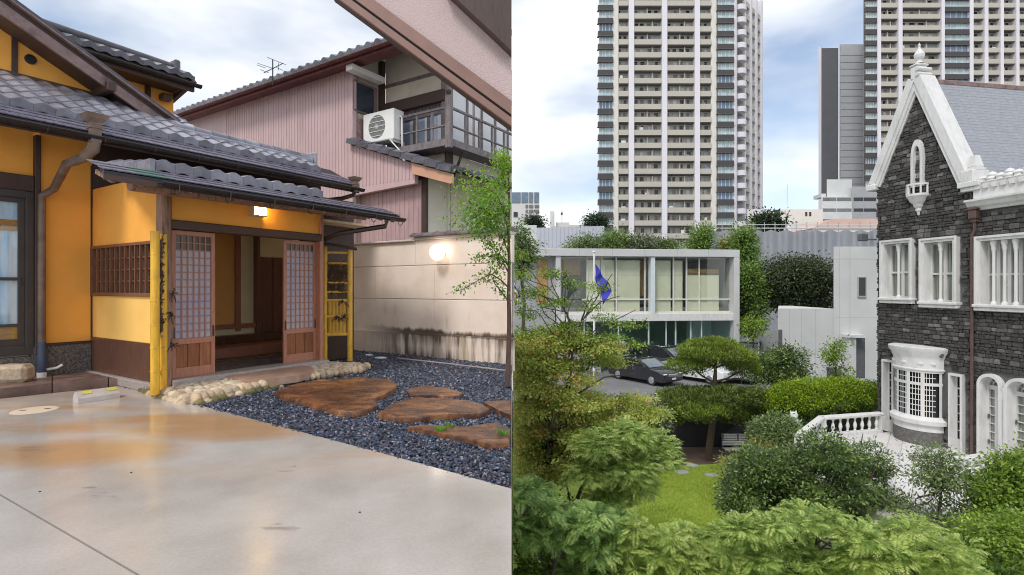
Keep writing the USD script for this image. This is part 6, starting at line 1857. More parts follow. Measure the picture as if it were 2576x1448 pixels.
# ---------------------------------------------------------------- garden furniture
bn = Thing('garden_bench', 'white slatted garden bench in front of the dark boulder', 'bench', W)
Y = 24.6
c0, c1 = W.at(1824, 1140, Y), W.at(1905, 1140, Y)
zs_ = ZL + .42
for k in range(5):
    z = zs_ + .12 + .105 * k
    bn.add('back_slat', box(c0[0], c1[0], Y + .30 + .02 * k, Y + .325 + .02 * k, z, z + .085, .006), 'white_stone')
for k in range(4):
    bn.add('seat_slat', box(c0[0], c1[0], Y - .12 + .105 * k, Y - .03 + .105 * k, zs_, zs_ + .025, .006), 'white_stone')
for x in (c0[0] + .04, (c0[0] + c1[0]) / 2, c1[0] - .04):
    bn.add('leg', box(x - .03, x + .03, Y - .10, Y - .04, ZL, zs_ - .001), 'dark_door')
    bn.add('leg', box(x - .03, x + .03, Y + .34, Y + .44, ZL, zs_ + .62), 'dark_door')
bn.done()
mat('black_rock', (.028, .028, .032), .7, .4, 2.5, bump=.6, bscale=5)
rk_ = Thing('garden_boulder', 'big dark boulder behind the white bench', 'boulder', W)
c_ = W.G(1868, 1128, ZL)
rk_.add('garden_boulder', blob((c_[0], c_[1] + .4, ZL + .3), (1.05, .8, .85), 3, .22, 1.3, 31, flat=-.5), 'black_rock', smooth=40)
rk_.done()
mat('statue_stone', (.45, .52, .46), .6, .25, 5)
stt = Thing('garden_statue', 'small pale stone beast statue on the hedge side of the balustrade', 'statue', W)
c_ = W.at(1999, 1080, 21.5)
zz = W.at(2001, 1079, c_[1])[2]; k_ = 1.25
stt.add('pedestal', box(c_[0] - .22, c_[0] + .22, c_[1] - .2, c_[1] + .2, ZL, zz - .001, .03), 'statue_stone')
stt.add('body', cat([blob((c_[0], c_[1], zz + .22), (.17, .16, .26), 2, .08, 1.5, 1), blob((c_[0] + .06, c_[1] - .03, zz + .12), (.20, .17, .14), 2, .08, 1.5, 2)]), 'statue_stone', smooth=True)
hd = stt.add('head', blob((c_[0] - .05, c_[1] - .03, zz + .54), (.16, .15, .15), 2, .10, 2, 3), 'white_stone', smooth=True)
for sx in (-1, 1):
    stt.add('ear', tube([(c_[0] - .05 + sx * .09, c_[1], zz + .62), (c_[0] - .05 + sx * .12, c_[1], zz + .73)], [.05, .01], 8), 'white_stone', parent=hd)
stt.add('muzzle', blob((c_[0] - .08, c_[1] - .16, zz + .50), (.07, .07, .055), 1, .05, 2, 4), 'white_stone', parent=hd)
for sx in (-1, 1):
    stt.add('fore_leg', tube([(c_[0] + sx * .08, c_[1] - .14, zz + .28), (c_[0] + sx * .09, c_[1] - .17, zz)], [.06, .05], 8), 'statue_stone', smooth=True)
stt.done()

# ---------------------------------------------------------------- chapel terrace and balustrades
C = Frame(15.71, 18.25, 100.0)                  # a along the front (away from us), b out of the front
te = Thing('chapel_terrace', 'white tiled terrace before the chapel', None, W, kind='structure')
b0 = [W.G(2215, 1088, ZT)[:2], W.G(2062, 1098, ZT)[:2], W.G(2010, 1150, ZT)[:2]]
edge_t = [b0[0], b0[1], b0[2], (9.3, 16.0), (9.4, 12.0), (9.6, 6.0), (24, 6.0), (24, 22)]
te.add('terrace_base', prism(edge_t, 'z', -6.69, ZT - .03), 'terrace_joint')
gpoly = Polygon(edge_t).buffer(-.02)
ang = 52.0
ca, sa = math.cos(math.radians(ang)), math.sin(math.radians(ang))
nt_ = 0
for k in range(-40, 60):
    s0 = k * .42
    strip = Polygon([(12 + ca * t - sa * w, 14 + sa * t + ca * w) for t, w in ((-14, s0 + .012), (14, s0 + .012), (14, s0 + .408), (-14, s0 + .408))])
    g = strip.intersection(gpoly)
    for q in getattr(g, 'geoms', [g]):
        if q.area > .02 and q.geom_type == 'Polygon':
            te.add('terrace_plank', prism(list(q.exterior.coords)[:-1], 'z', ZT - .03, ZT), 'terrace_tile'); nt_ += 1
te.done()
BAL = [(.045, 0), (.06, .02), (.06, .05), (.035, .08), (.05, .14), (.072, .22), (.06, .30), (.034, .40), (.03, .46), (.05, .49), (.055, .53), (.045, .55)]


def balustrade(label, pts, n_each, h=.55):
    B = Thing('balustrade', label, 'balustrade', W)
    for i, (A, D) in enumerate(zip(pts[:-1], pts[1:])):
        A, D = np.array(A), np.array(D); d = D - A; L = np.linalg.norm(d); ang = math.degrees(math.atan2(d[1], d[0]))
        put_ = lambda m: moved(rotz(m, ang), (A[0], A[1], ZT))
        B.add('plinth', put_(box(.0, L, -.12, .12, -.02, .12, .01)), 'white_stone')
        B.add('hand_rail', put_(box(-.05, L + .05, -.14, .14, .12 + h, .12 + h + .13, .035)), 'white_stone')
        for k in range(n_each[i]):
            x = .2 + (L - .4) * k / max(1, n_each[i] - 1)
            B.add('baluster', put_(moved(lathe(BAL, n=10), (x, 0, .12))), 'white_stone', smooth=40)
        for x in ((0, L) if i == 0 else (L,)):
            B.add('pier', put_(box(x - .11, x + .11, -.13, .13, .1205, .12 + h - .002, .01)), 'white_stone')
    return B.done()


balustrade('white stone balustrade between the bright hedge and the chapel terrace', [b0[0], (b0[1][0] - .0, b0[1][1] - .1), b0[2]], [8, 6])
q0, q1 = W.G(2470, 1212, ZT)[:2], W.G(2385, 1222, ZT)[:2]
balustrade('short white balustrade on the terrace, nearest the camera', [q0, q1], [4])

# ---------------------------------------------------------------- the chapel
mat('slate', (.31, .325, .36), .5, .12, 6, island=.12)
mat('copper_pipe', (.10, .058, .048), .45, .25, 4)
mat('window_curtained', (.17, .185, .16), .1, .4, 3, stretch=(9, 9, .3), second=(.34, .35, .30), second_at=(.45, .6))
mat('mortar', (.13, .13, .13), .9, .2, 8)
MATS['rubble'] = usdkit.material(stage, '/World/Looks/rubble', {
    'g': ('geometry', {}), 'oi': ('object_info', {}), 'ad': ('math', {'math_type': 'add'}), 'fr': ('math', {'math_type': 'fraction'}),
    'r': ('rgb_ramp', {'ramp': [(0, (.036, .034, .032)), (.5, (.078, .073, .069)), (.85, (.12, .114, .109)), (1, (.175, .168, .16))]}),
    'n': ('noise_texture', {'scale': 9.0, 'detail': 6.0, 'roughness': .65}), 'mr': ('map_range', {'from_min': .3, 'from_max': .7, 'to_min': .65, 'to_max': 1.35}), 'h': ('hsv', {}),
    'b': ('bump', {'strength': .7, 'distance': .03}), 'p': ('principled_bsdf', {'roughness': .85})},
    [('oi.random', 'ad.value1'), ('g.random_per_island', 'ad.value2'), ('ad.value', 'fr.value1'), ('fr.value', 'r.fac'), ('g.position', 'n.vector'), ('n.fac', 'mr.value'), ('mr.result', 'h.value'), ('r.color', 'h.color'),
     ('h.color', 'p.base_color'), ('n.fac', 'b.height'), ('b.normal', 'p.normal')], surface='p.BSDF')
ch = Thing('chapel', 'gabled chapel of dark rubble stone with white stone trim, bay window and grey slate roof', 'chapel', C)
ca_ = lambda px, py=724, b=0.0: C.V(px, py, b)[0]
cz_ = lambda py, px, b=0.0: C.V(px, py, b)[2]
aL, aR = ca_(2206), 0.0
zLb, zap, zRb = cz_(460, 2213), cz_(203, 2307), cz_(446, 2420)
aA = ca_(2307)
apx = (aA, zap)
outline = [(aR, ZT), (aL, ZT), (aL, zLb), apx, (aR, cz_(500, 2450))]
print('chapel', aL, aA, zap, zLb, zRb)
# right rake passes through (2420,446); extend to the corner
dR = np.array([ca_(2420) - aA, zRb - zap]); zRc = zap + dR[1] / dR[0] * (aR - aA)
outline[-1] = (aR, zRc)
DEEP = -9.0
ch.add('nave', prism([(aR, ZT), (aL, ZT), (aL, zLb)] + [apx] + [(aR, zRc)], 'y', DEEP, -.51), 'mortar')
aW = -3.6
zc0 = cz_(532, 2450)
ch.add('wing', box(aW, aR - .001, DEEP, -.51, ZT, zc0 + .6), 'mortar')

holes = []                                      # rectangles (a0, a1, z0, z1) kept free of stones
winspec = [(2222, 2300, 605, 750), (2322, 2412, 600, 760), (2462, 2640, 598, 766)]


def frame_rect(p0, p1, y0, y1, b=0.0):
    pm = (p0 + p1) / 2
    a0, a1 = sorted((ca_(p0), ca_(p1)))
    return a0, a1, cz_(y1, pm), cz_(y0, pm)


WR = [frame_rect(*w) for w in winspec]
WR[2] = (-1.75, WR[2][1], cz_(766, 2470), cz_(598, 2470))
dA = frame_rect(2222, 2251, 905, 1085); dA = (dA[0], dA[1], ZT, cz_(906, 2236))
dB = frame_rect(2390, 2425, 940, 1140); dB = (dB[0], dB[1], ZT, cz_(941, 2407))
aC = ca_(2315); rB = .92
bz0, bz1 = ZT, cz_(868, 2262, .5)
arch = [(-.18 - .78, -.18), (-1.14 - .78, -1.02)]
arch_top = cz_(938, 2490)
holes = WR + [dA, dB, (aC - rB + .05, aC + rB - .05, ZT, bz1 - .05)] + [(a - .02, b + .02, ZT, arch_top - .43) for a, b in arch]


def in_arch(x0, x1, z0, z1):
    for a, b in arch:
        dx = max(x0 - (a + b) / 2, (a + b) / 2 - x1, 0); dz = max(z0 - (arch_top - .43), 0)
        if z1 > arch_top - .45 and math.hypot(dx, dz) < (b - a) / 2 + .01:
            return True
    return False


HB_ = [Polygon([(q[0] + .01, q[2] - (.5 if q[2] <= ZT else 0)), (q[1] - .01, q[2] - (.5 if q[2] <= ZT else 0)), (q[1] - .01, q[3] - .01), (q[0] + .01, q[3] - .01)]) for q in WR + [dA, dB]] + [Polygon([(a + .02, ZT - .5), (b - .02, ZT - .5), (b - .02, arch_top - .5), ((a + b) / 2 + .2, arch_top - .06), ((a + b) / 2 - .2, arch_top - .06), (a + .02, arch_top - .5)]) for a, b in arch]
for nm, pg_ in (('facade_core', Polygon(outline)), ('wing_core', Polygon([(aW, ZT), (aR - .001, ZT), (aR - .001, zc0), (aW, zc0)]))):
    for h_ in HB_:
        pg_ = pg_.difference(h_)
    for q in getattr(pg_, 'geoms', [pg_]):
        m = trimesh.creation.extrude_polygon(q, 1.0, engine='earcut'); v, f = np.array(m.vertices), np.array(m.faces)
        ch.add(nm, (np.stack([v[:, 0], -.5 + .44 * v[:, 2], v[:, 1]], 1), f[:, ::-1]), 'mortar')
# stones, course by course
stones = []
z = ZT
rs = np.random.default_rng(12)
poly_f = Polygon(outline).buffer(-.02)
while z < zap:
    h = .10 + .10 * rs.random()
    a = aW
    while a < aL:
        w = h * (.9 + 1.3 * rs.random())
        hh = h - .012
        sub = [(a, w, z, hh)] if rs.random() < .8 or h < .15 else [(a, w, z, hh / 2 - .006), (a, w, z + hh / 2 + .006, hh / 2 - .006)]
        for (aa, ww, zz_, h2) in sub:
            x0, x1 = aa + .007, aa + ww - .007
            if x0 < aR < x1:
                x1 = aR - .006 if (aR - x0) > (x1 - aR) else x1
                x0 = x0 if x1 <= aR else aR + .006
            x0, x1 = max(x0, aW), min(x1, aL - .0)
            m_ = (x0 + x1) / 2, zz_ + h2 / 2
            ok = (shapely.contains_xy(poly_f, x0, m_[1]) and shapely.contains_xy(poly_f, x1, m_[1]) and shapely.contains_xy(poly_f, m_[0], zz_ + h2)) if m_[0] > aR else (zz_ + h2 < zc0)
            if not ok and m_[0] > aR and shapely.contains_xy(poly_f, *m_):   # cut stones along the rake
                x0, x1 = max(x0, m_[0] - .05), min(x1, m_[0] + .05); ok = True
            if ok and x1 - x0 > .03 and not any(x1 > q[0] and x0 < q[1] and zz_ + h2 > q[2] and zz_ < q[3] for q in holes) and not in_arch(x0, x1, zz_, zz_ + h2):
                stones.append((x0, x1, zz_, zz_ + h2))
        a += w
    z += h
print('stones', len(stones))


def stone_mesh(x0, x1, z0, z1):
    d = .005 + .045 * rs.random()
    m = box(x0, x1, -.06, d, z0, z1, .018)
    v = m[0].copy(); v[:, 0] += rs.normal(0, .006, len(v)); v[:, 2] += rs.normal(0, .006, len(v)); v[:, 1] += np.where(v[:, 1] > -.03, rs.normal(0, .008, len(v)), 0)
    return v, m[1]


def size_in_view(s):
    p = C.world(((s[0] + s[1]) / 2, 0, (s[2] + s[3]) / 2)); return (s[1] - s[0]) * (s[3] - s[2]) / (p[0] ** 2 + p[1] ** 2 + (p[2] - ZC) ** 2) * (1 if p[0] / p[1] < 1288 / 1350 else .01)


stones.sort(key=size_in_view, reverse=True)
for s_ in stones[:300]:
    ch.add('stone', stone_mesh(*s_), 'rubble')
ch.add('stonework', cat([stone_mesh(*s_) for s_ in stones[300:]]), 'rubble', kind='stuff')

# coping of the gable
def cop(P, Q, o0, o1, b0_, b1_, name, mname='white_stone', e0=0.0, e1=0.0):
    P, Q = np.array(P), np.array(Q); d = (Q - P) / np.linalg.norm(Q - P); n = np.array([-d[1], d[0]]); n = n if n[1] > 0 else -n
    A, B = P - d * e0, Q + d * e1
    ch.add(name, prism([tuple(A + n * o0), tuple(B + n * o0), tuple(B + n * o1), tuple(A + n * o1)], 'y', b0_, b1_), mname)


LB, RB = (aL, zLb - .1), (ca_(2428), zap + dR[1] / dR[0] * (ca_(2428) - aA))
cop(LB, apx, -.02, .28, -.52, .16, 'coping', e1=.02)
cop(LB, apx, -.16, -.021, -.1, .12, 'coping_moulding', e1=-.05)
cop(LB, apx, -.24, -.161, -.1, .07, 'coping_moulding', e1=-.05)
cop(RB, apx, -.02, .28, -.52, .161, 'coping', e1=.02)
cop(RB, apx, -.16, -.021, -.1, .121, 'coping_moulding', e1=-.05)
# kneelers
k0 = RB
ch.add('kneeler', cat([box(k0[0] - .62, k0[0] + .12, -.53, .22, k0[1] - .16, k0[1] + .02, .02), box(k0[0] - .55, k0[0] + .05, -.52, .16, k0[1] - .30, k0[1] - .161, .02), box(k0[0] - .40, k0[0] + .02, -.52, .18, k0[1] + .021, k0[1] + .42, .02)]), 'white_stone')
ch.add('pinnacle', moved(lathe([(.30, 0), (.30, .08), (.22, .10), (.24, .14), (.13, .52), (0, .52)], n=4, a0=math.pi / 4, a1=math.pi / 4 + 2 * math.pi), (k0[0] - .18, -.18, k0[1] + .42)), 'white_stone')
ch.add('kneeler', box(aL - .1, aL + .35, -.53, .22, zLb - .30, zLb - .06, .03), 'white_stone')
# finial
fz = zap + .12
ch.add('finial', cat([box(aA - .15, aA + .15, -.32, .16, fz - .15, fz + .40, .04), box(aA - .18, aA + .18, -.35, .19, fz + .40, fz + .47, .03), moved(lathe([(.15, 0), (.10, .05), (.09, .12), (.16, .22), (.18, .33), (.12, .46), (.05, .55), (.035, .64), (.05, .69), (0, .80)], n=14), (aA, -.1, fz + .52)),
                      tube([(aA - .175, -.40, fz + .25), (aA - .175, .20, fz + .25)], .075, 10), tube([(aA - .175, -.40, fz + .05), (aA - .175, .20, fz + .05)], .075, 10)]), 'white_stone')
# niche with its little corbelled balcony
na = ca_(2310, 724, .05); nz0, nz1 = cz_(470, 2310, .05), cz_(352, 2310, .05)
hw, hi = .24, .14
zsp = nz1 - .75
out = [(na - hw, nz0), (na + hw, nz0), (na + hw, zsp)] + [(na + hw * math.cos(t), zsp + .75 * math.sin(t) ** .85) for t in np.linspace(.15, math.pi - .15, 13)] + [(na - hw, zsp)]
inn = [(na - hi, nz0 + .02), (na + hi, nz0 + .02), (na + hi, zsp)] + [(na + hi * math.cos(t), zsp + .52 * math.sin(t) ** .85) for t in np.linspace(.15, math.pi - .15, 13)] + [(na - hi, zsp)]


def ring_prism(o, i, b0_, b1_):
    g = Polygon(o).buffer(0).difference(Polygon(i).buffer(0))
    m = trimesh.creation.extrude_polygon(g if g.geom_type == 'Polygon' else max(g.geoms, key=lambda q: q.area), 1.0, engine='earcut')
    v, f = np.array(m.vertices), np.array(m.faces)
    return np.stack([v[:, 0], b0_ + (b1_ - b0_) * v[:, 2], v[:, 1]], 1), f[:, ::-1]


ch.add('niche_surround', ring_prism(out, inn, -.02, .14), 'white_stone')
ch.add('niche_back', prism(inn, 'y', -.04, .005), 'concrete_grey')
cpz = nz0
ch.add('corbel', moved(lathe([(0, -.75), (.05, -.72), (.07, -.60), (.11, -.56), (.11, -.46), (.17, -.40), (.19, -.30), (.28, -.22), (.34, -.08), (.40, -.02), (.40, .06), (0, .06)], n=14, a0=0, a1=math.pi), (na, .02, cpz - .35)), 'white_stone', smooth=35)
ch.add('niche_rail', moved(lathe([(.36, 0), (.40, 0), (.40, .07), (.36, .07)], n=14, a0=0, a1=math.pi), (na, .02, cpz + .02)), 'white_stone')
for t in np.linspace(.08, math.pi - .08, 6):
    ch.add('niche_baluster', tube([(na + .37 * math.cos(t), .02 + .37 * math.sin(t), cpz - .29), (na + .37 * math.cos(t), .02 + .37 * math.sin(t), cpz + .02)], .035, 8), 'white_stone')


def sash_window(r, ncol, label):
    a0, a1, z0, z1 = r
    fw = .13
    w_ = ch.add('window', ring_prism([(a0, z0), (a1, z0), (a1, z1), (a0, z1)], [(a0 + fw, z0 + .001), (a1 - fw, z0 + .001), (a1 - fw, z1 - fw), (a0 + fw, z1 - fw)], -.30, .12), 'white_stone', label=label)
    ch.add('surround', ring_prism([(a0 - .035, z0), (a1 + .035, z0), (a1 + .035, z1 + .035), (a0 - .035, z1 + .035)], [(a0 + .04, z0 + .001), (a1 - .04, z0 + .001), (a1 - .04, z1 - .04), (a0 + .04, z1 - .04)], .121, .16), 'white_stone', parent=w_)
    ch.add('sill', cat([box(a0 - .07, a1 + .07, -.3, .22, z0 - .10, z0 - .001, .02), box(a0 - .05, a1 + .05, -.05, .17, z0 - .22, z0 - .101, .02)]), 'white_stone', parent=w_)
    ia, ib = a0 + fw + .001, a1 - fw - .001
    n = ncol + 1
    ch.add('pane', box(ia, ib, -.29, -.27, z0 + .002, z1 - fw - .002), 'window_curtained', parent=w_)
    for k in range(n):
        s0, s1 = ia + (ib - ia) * k / n, ia + (ib - ia) * (k + 1) / n
        zm = z0 + (z1 - fw - z0) * .47
        ch.add('sash', cat([box(s0 + .002, s0 + .055, -.262, -.20, z0 + .004, z1 - fw - .004), box(s1 - .055, s1 - .002, -.262, -.20, z0 + .004, z1 - fw - .004), box(s0 + .056, s1 - .056, -.261, -.205, zm - .035, zm + .035),
                            box(s0 + .056, s1 - .056, -.261, -.205, z0 + .004, z0 + .06), box(s0 + .056, s1 - .056, -.261, -.205, z1 - fw - .06, z1 - fw - .005)]), 'white_stone', parent=w_)
    for k in range(1, n):
        s0 = ia + (ib - ia) * k / n
        prof = [(.085, 0), (.085, .06), (.06, .10), (.05, .12), (.046, z1 - fw - z0 - .42), (.055, z1 - fw - z0 - .40), (.05, z1 - fw - z0 - .36), (.075, z1 - fw - z0 - .26), (.07, z1 - fw - z0 - .2), (.095, z1 - fw - z0 - .10), (.095, z1 - fw - z0 - .003)]
        ch.add('column', moved(lathe(prof, n=12), (s0, -.02, z0 + .001)), 'white_stone', parent=w_, smooth=35)


sash_window(WR[0], 1, 'upper window of the gable farther from us')
sash_window(WR[1], 1, 'upper window of the gable nearer to us')
sash_window(WR[2], 3, 'wide upper window of the wing')


def glazed_door(r, label, b=-.18):
    a0, a1, z0, z1 = r
    d = ch.add('door', ring_prism([(a0, z0), (a1, z0), (a1, z1), (a0, z1)], [(a0 + .07, z0 + .001), (a1 - .07, z0 + .001), (a1 - .07, z1 - .08), (a0 + .07, z1 - .08)], -.28, .09), 'white_stone', label=label)
    i0, i1 = a0 + .071, a1 - .071
    ch.add('pane', box(i0, i1, b - .03, b - .01, z0 + .02, z1 - .085), 'window_dark', parent=d)
    zt_ = z1 - .085 - .42
    bars = [box(i0, i0 + .06, b, b + .04, z0 + .002, z1 - .085), box(i1 - .06, i1, b, b + .04, z0 + .002, z1 - .085), box(i0, i1, b + .001, b + .041, zt_ - .05, zt_), box(i0, i1, b + .001, b + .041, z0 + .003, z0 + .42)]
    bars += [box((i0 + i1) / 2 - .012, (i0 + i1) / 2 + .012, b + .002, b + .03, z0 + .42, zt_)]
    for k in range(1, 6):
        zz_ = z0 + .42 + (zt_ - z0 - .42) * k / 6
        bars.append(box(i0 + .06, i1 - .06, b + .003, b + .028, zz_ - .012, zz_ + .012))
    ch.add('glazing_bars', cat(bars), 'white_stone', parent=d)
    ch.add('handle', tube([(i0 + .03, b + .045, z0 + 1.05), (i0 + .03, b + .10, z0 + 1.05), (i0 + .11, b + .10, z0 + 1.05)], .012, 6), 'dark_door', parent=d)


glazed_door(dA, 'narrow glazed door left of the bay window')
glazed_door(dB, 'narrow glazed door right of the bay window')
# bay window: half round, white, with many panes
rb_ = .78
sc = lambda m: (np.asarray(m[0]) * [1, rb_, 1] + [0, 0, 0], m[1])


def bay(prof, n=28, a0=0.0, a1=math.pi): return moved(sc(lathe(prof, n=n, a0=a0, a1=a1)), (aC, 0, 0))


bw0 = ch.add('bay_window', bay([(rB, ZT + .52), (rB, ZT + .75), (rB + .12, ZT + .78), (rB + .14, ZT + .93), (rB + .02, ZT + 1.0), (rB - .01, ZT + 1.06), (rB - .06, ZT + 1.06)]), 'white_stone', smooth=35, label='half round white bay window')
ch.add('bay_base', bay([(rB + .0, ZT), (rB, ZT + .519), (0, ZT + .519)]), 'rubble', parent=bw0, smooth=40)
zb0, zb1 = ZT + 1.06, bz1 - .92
ch.add('bay_head', bay([(rB - .06, zb1), (rB, zb1), (rB, zb1 + .06), (rB + .05, zb1 + .09), (rB + .05, zb1 + .13), (rB + .01, zb1 + .15), (rB + .01, zb1 + .5), (rB + .05, zb1 + .55), (rB + .07, zb1 + .64), (rB + .17, zb1 + .78), (rB + .19, zb1 + .9), (rB + .1, zb1 + .93), (0, zb1 + .95)]), 'white_stone', parent=bw0, smooth=35)
ch.add('bay_glass', bay([(rB - .10, zb0), (rB - .10, zb1)], 28, .12, math.pi - .12), 'window_dark', parent=bw0)
groups = [(.16, .62), (.70, 1.16), (1.24, 1.70), (1.78, 2.24), (2.32, 2.78)]
for t in [.05, .66, 1.20, 1.74, 2.28, 3.0]:
    ch.add('bay_mullion', bay([(rB - .10, zb0), (rB - .02, zb0), (rB - .02, zb1), (rB - .10, zb1)], 3, t - .075, t + .075), 'white_stone', parent=bw0)
ztr = zb0 + (zb1 - zb0) * .74
ch.add('bay_transom', bay([(rB - .09, ztr - .05), (rB - .03, ztr - .05), (rB - .03, ztr + .05), (rB - .09, ztr + .05)]), 'white_stone', parent=bw0)
for g0, g1 in groups:
    for k in range(1, 4):
        t = g0 + (g1 - g0) * k / 4
        ch.add('glazing_bar', bay([(rB - .092, zb0), (rB - .06, zb0), (rB - .06, zb1), (rB - .092, zb1)], 1, t - .013, t + .013), 'white_stone', parent=bw0)
    for k in list(range(1, 6)) + [7]:
        z = zb0 + (ztr - zb0) * k / 6 if k < 7 else (ztr + zb1) / 2 + .02
        ch.add('glazing_bar', bay([(rB - .093, z - .012), (rB - .062, z - .012), (rB - .062, z + .012), (rB - .093, z + .012)], 5, g0 - .03, g1 + .03), 'white_stone', parent=bw0)
for t in (.5, .95, 1.57, 2.2, 2.65):
    for dx, r_ in ((0, .07), (-.07, .05), (.07, .05)):
        ch.add('carved_ornament', moved((trimesh.creation.icosphere(1, r_).vertices * [1, .4, 1.1], trimesh.creation.icosphere(1, r_).faces), (aC + (rB + .01) * math.cos(t + dx), rb_ * (rB + .01) * math.sin(t + dx), zb1 + .33)), 'white_stone', parent=bw0)
# arched doors of the wing
for ai, (a0, a1) in enumerate(arch):
    am, r_ = (a0 + a1) / 2, (a1 - a0) / 2
    zsp = arch_top - .03 - r_
    arc_ = lambda rr, n=15: [(am + rr * math.cos(t), zsp + rr * math.sin(t)) for t in np.linspace(0, math.pi, n)]
    o = [(a0, ZT)] + [(a1, ZT)] + arc_(r_)
    i_ = [(a0 + .10, ZT + .001), (a1 - .10, ZT + .001)] + arc_(r_ - .10)
    d = ch.add('door', ring_prism(o, i_, -.30, .12), 'white_stone', label=['arched glazed door of the wing next to the downpipe', 'second arched glazed door of the wing'][ai])
    i2 = [(a0 + .17, ZT + .001), (a1 - .17, ZT + .001)] + arc_(r_ - .17)
    ch.add('frame', ring_prism(i_, i2, -.28, -.17), 'white_stone', parent=d)
    ch.add('pane', prism(i2, 'y', -.27, -.25), 'window_curtained', parent=d)
    ri = r_ - .17
    bars = [box(am - .055, am + .055, -.248, -.19, ZT + .002, zsp - .11), box(a0 + .17, a1 - .17, -.249, -.185, zsp - .16, zsp - .02), box(a0 + .17, a1 - .17, -.247, -.19, ZT + .003, ZT + .38)]
    for k in range(1, 7):
        z = ZT + .38 + (zsp - .16 - ZT - .38) * k / 7
        bars.append(box(a0 + .17, a1 - .17, -.246, -.20, z - .014, z + .014))
    for t in np.linspace(0, math.pi, 6)[1:-1]:
        bars.append(tube([(am + .09 * math.cos(t), -.22, zsp + .09 * math.sin(t)), (am + ri * math.cos(t), -.22, zsp + ri * math.sin(t))], .014, 6))
    bars.append(tube([(am + ri * .58 * math.cos(t), -.22, zsp + ri * .58 * math.sin(t)) for t in np.linspace(0, math.pi, 12)], .014, 6))
    ch.add('glazing_bars', cat(bars), 'white_stone', parent=d)
    for zz_ in (ZT + .55, ZT + 1.4):
        ch.add('hinge', box(a1 - .20, a1 - .16, -.17, -.13, zz_, zz_ + .14), 'dark_door', parent=d)
ac_ = (arch[0][0] + arch[1][1]) / 2
hcol = arch_top - .03 - .39 - ZT
ch.add('door_column', moved(lathe([(.10, 0), (.10, .12), (.07, .16), (.062, .2), (.055, hcol - .42), (.07, hcol - .40), (.065, hcol - .34), (.10, hcol - .2), (.09, hcol - .14), (.12, hcol - .06), (.12, hcol)], n=14), (ac_, .02, ZT)), 'white_stone', smooth=35)
# hopper and downpipe at the corner
dp = ca_(2452, 724, .1)
zh_ = cz_(560, 2452, .1)
ch.add('downpipe', tube([(dp, .10, zh_ + .05), (dp, .10, zh_ - .25), (dp + .10, .09, zh_ - .45), (dp + .10, .09, ZT + .35), (dp + .10, .09, ZT)], .052, 10), 'copper_pipe', smooth=40)
ch.add('hopper', cat([box(dp - .13, dp + .13, -.02, .24, zh_ + .12, zh_ + .42, .02), box(dp - .16, dp + .16, -.02, .27, zh_ + .42, zh_ + .48, .01), box(dp - .09, dp + .09, .0, .19, zh_, zh_ + .119, .02)]), 'copper_pipe')
# cornice and parapet of the wing
zc1 = zc0
cw_ = [(-.45, zc1), (.06, zc1), (.08, zc1 + .08), (.20, zc1 + .14), (.24, zc1 + .24), (.34, zc1 + .30), (.34, zc1 + .36), (-.45, zc1 + .36)]
aK = ca_(2426, 724, .3)
ch.add('cornice', prism([(p[0], p[1]) for p in cw_], 'x', aW, aK), 'white_stone')
ch.add('parapet', box(aW, aK - .12, -.40, .10, zc1 + .361, zc1 + .93, .015), 'white_stone')
n_ = 14
for k in range(n_):
    a = aK - .30 - .27 * k
    if a < aW: break
    ch.add('parapet_block', prism([(a - .10, zc1 + .86), (a + .10, zc1 + .86), (a + .07, zc1 + .70), (a - .07, zc1 + .70)], 'y', .101, .17), 'white_stone')
    ch.add('parapet_cap', moved(lathe([(.13, 0), (.13, .06), (.17, .09), (.12, .16), (.14, .2), (.10, .28), (0, .33)] if k % 2 else [(.12, 0), (.12, .10), (.16, .13), (.11, .2), (0, .24)], n=10), (a, -.12, zc1 + .931)), 'white_stone', smooth=35)
ch.add('parapet_coping', box(aW, aK - .09, -.42, .13, zc1 + .90, zc1 + .935, .01), 'white_stone')
# wall lantern, floodlight
la, lz = ca_(2371, 890, .1), cz_(890, 2371, .1)
ch.add('wall_lantern', cat([box(la - .03, la + .03, .02, .16, lz + .10, lz + .13), moved(lathe([(.02, -.16), (.07, -.12), (.09, .06), (.02, .14)], n=8), (la, .16, lz))]), 'dark_door')
fa, fz_ = ca_(2201, 600, .4), cz_(600, 2201, .4)
ch.add('flood_light', cat([box(aL - .05, aL + .02, .05, .5, fz_ - .05, fz_ + .0), box(aL - .02, aL + .22, .4, .75, fz_ - .08, fz_ + .22, .03)]), 'dark_door')
# slate roof: courses up the slope that faces us
rdn = (zap - .05 - zRc) / (aA - aR)
lo, hi = np.array([aR - .02, zRc - .12]), np.array([aA, zap - .12])
rf = ch.add('roof', slab([(lo[0], -.53, lo[1]), (lo[0], DEEP, lo[1]), (hi[0], DEEP, hi[1]), (hi[0], -.53, hi[1])], -.08), 'slate', label='steep grey slate roof')
nc = 40
for k in range(nc):
    A, B = lo + (hi - lo) * k / nc, lo + (hi - lo) * (k + 1.25) / nc
    d_ = (hi - lo) / np.linalg.norm(hi - lo); nrm = np.array([-d_[1], d_[0]]) * (1 if -d_[1] < 0 else -1)
    A1, B1 = A + nrm * .075, B + nrm * .022
    ch.add('slate_course', slab([(A1[0], -.54, A1[1]), (A1[0], DEEP, A1[1]), (B1[0], DEEP, B1[1]), (B1[0], -.54, B1[1])], -.012), 'slate', parent=rf)
ch.add('ridge', box(aA - .10, aA + .10, DEEP, -.55, zap - .12, zap + .08, .03), 'rake_board')
ch.done()
# ================================================================ trees, shrubs and hedge
XM = .012


def PB(px, py, rx, ry, Y, depth=1.0, w=1.0):
    c = W.at(px, py, Y); k = Y / F
    return (*c, rx * k, rx * k * depth, ry * k, w)


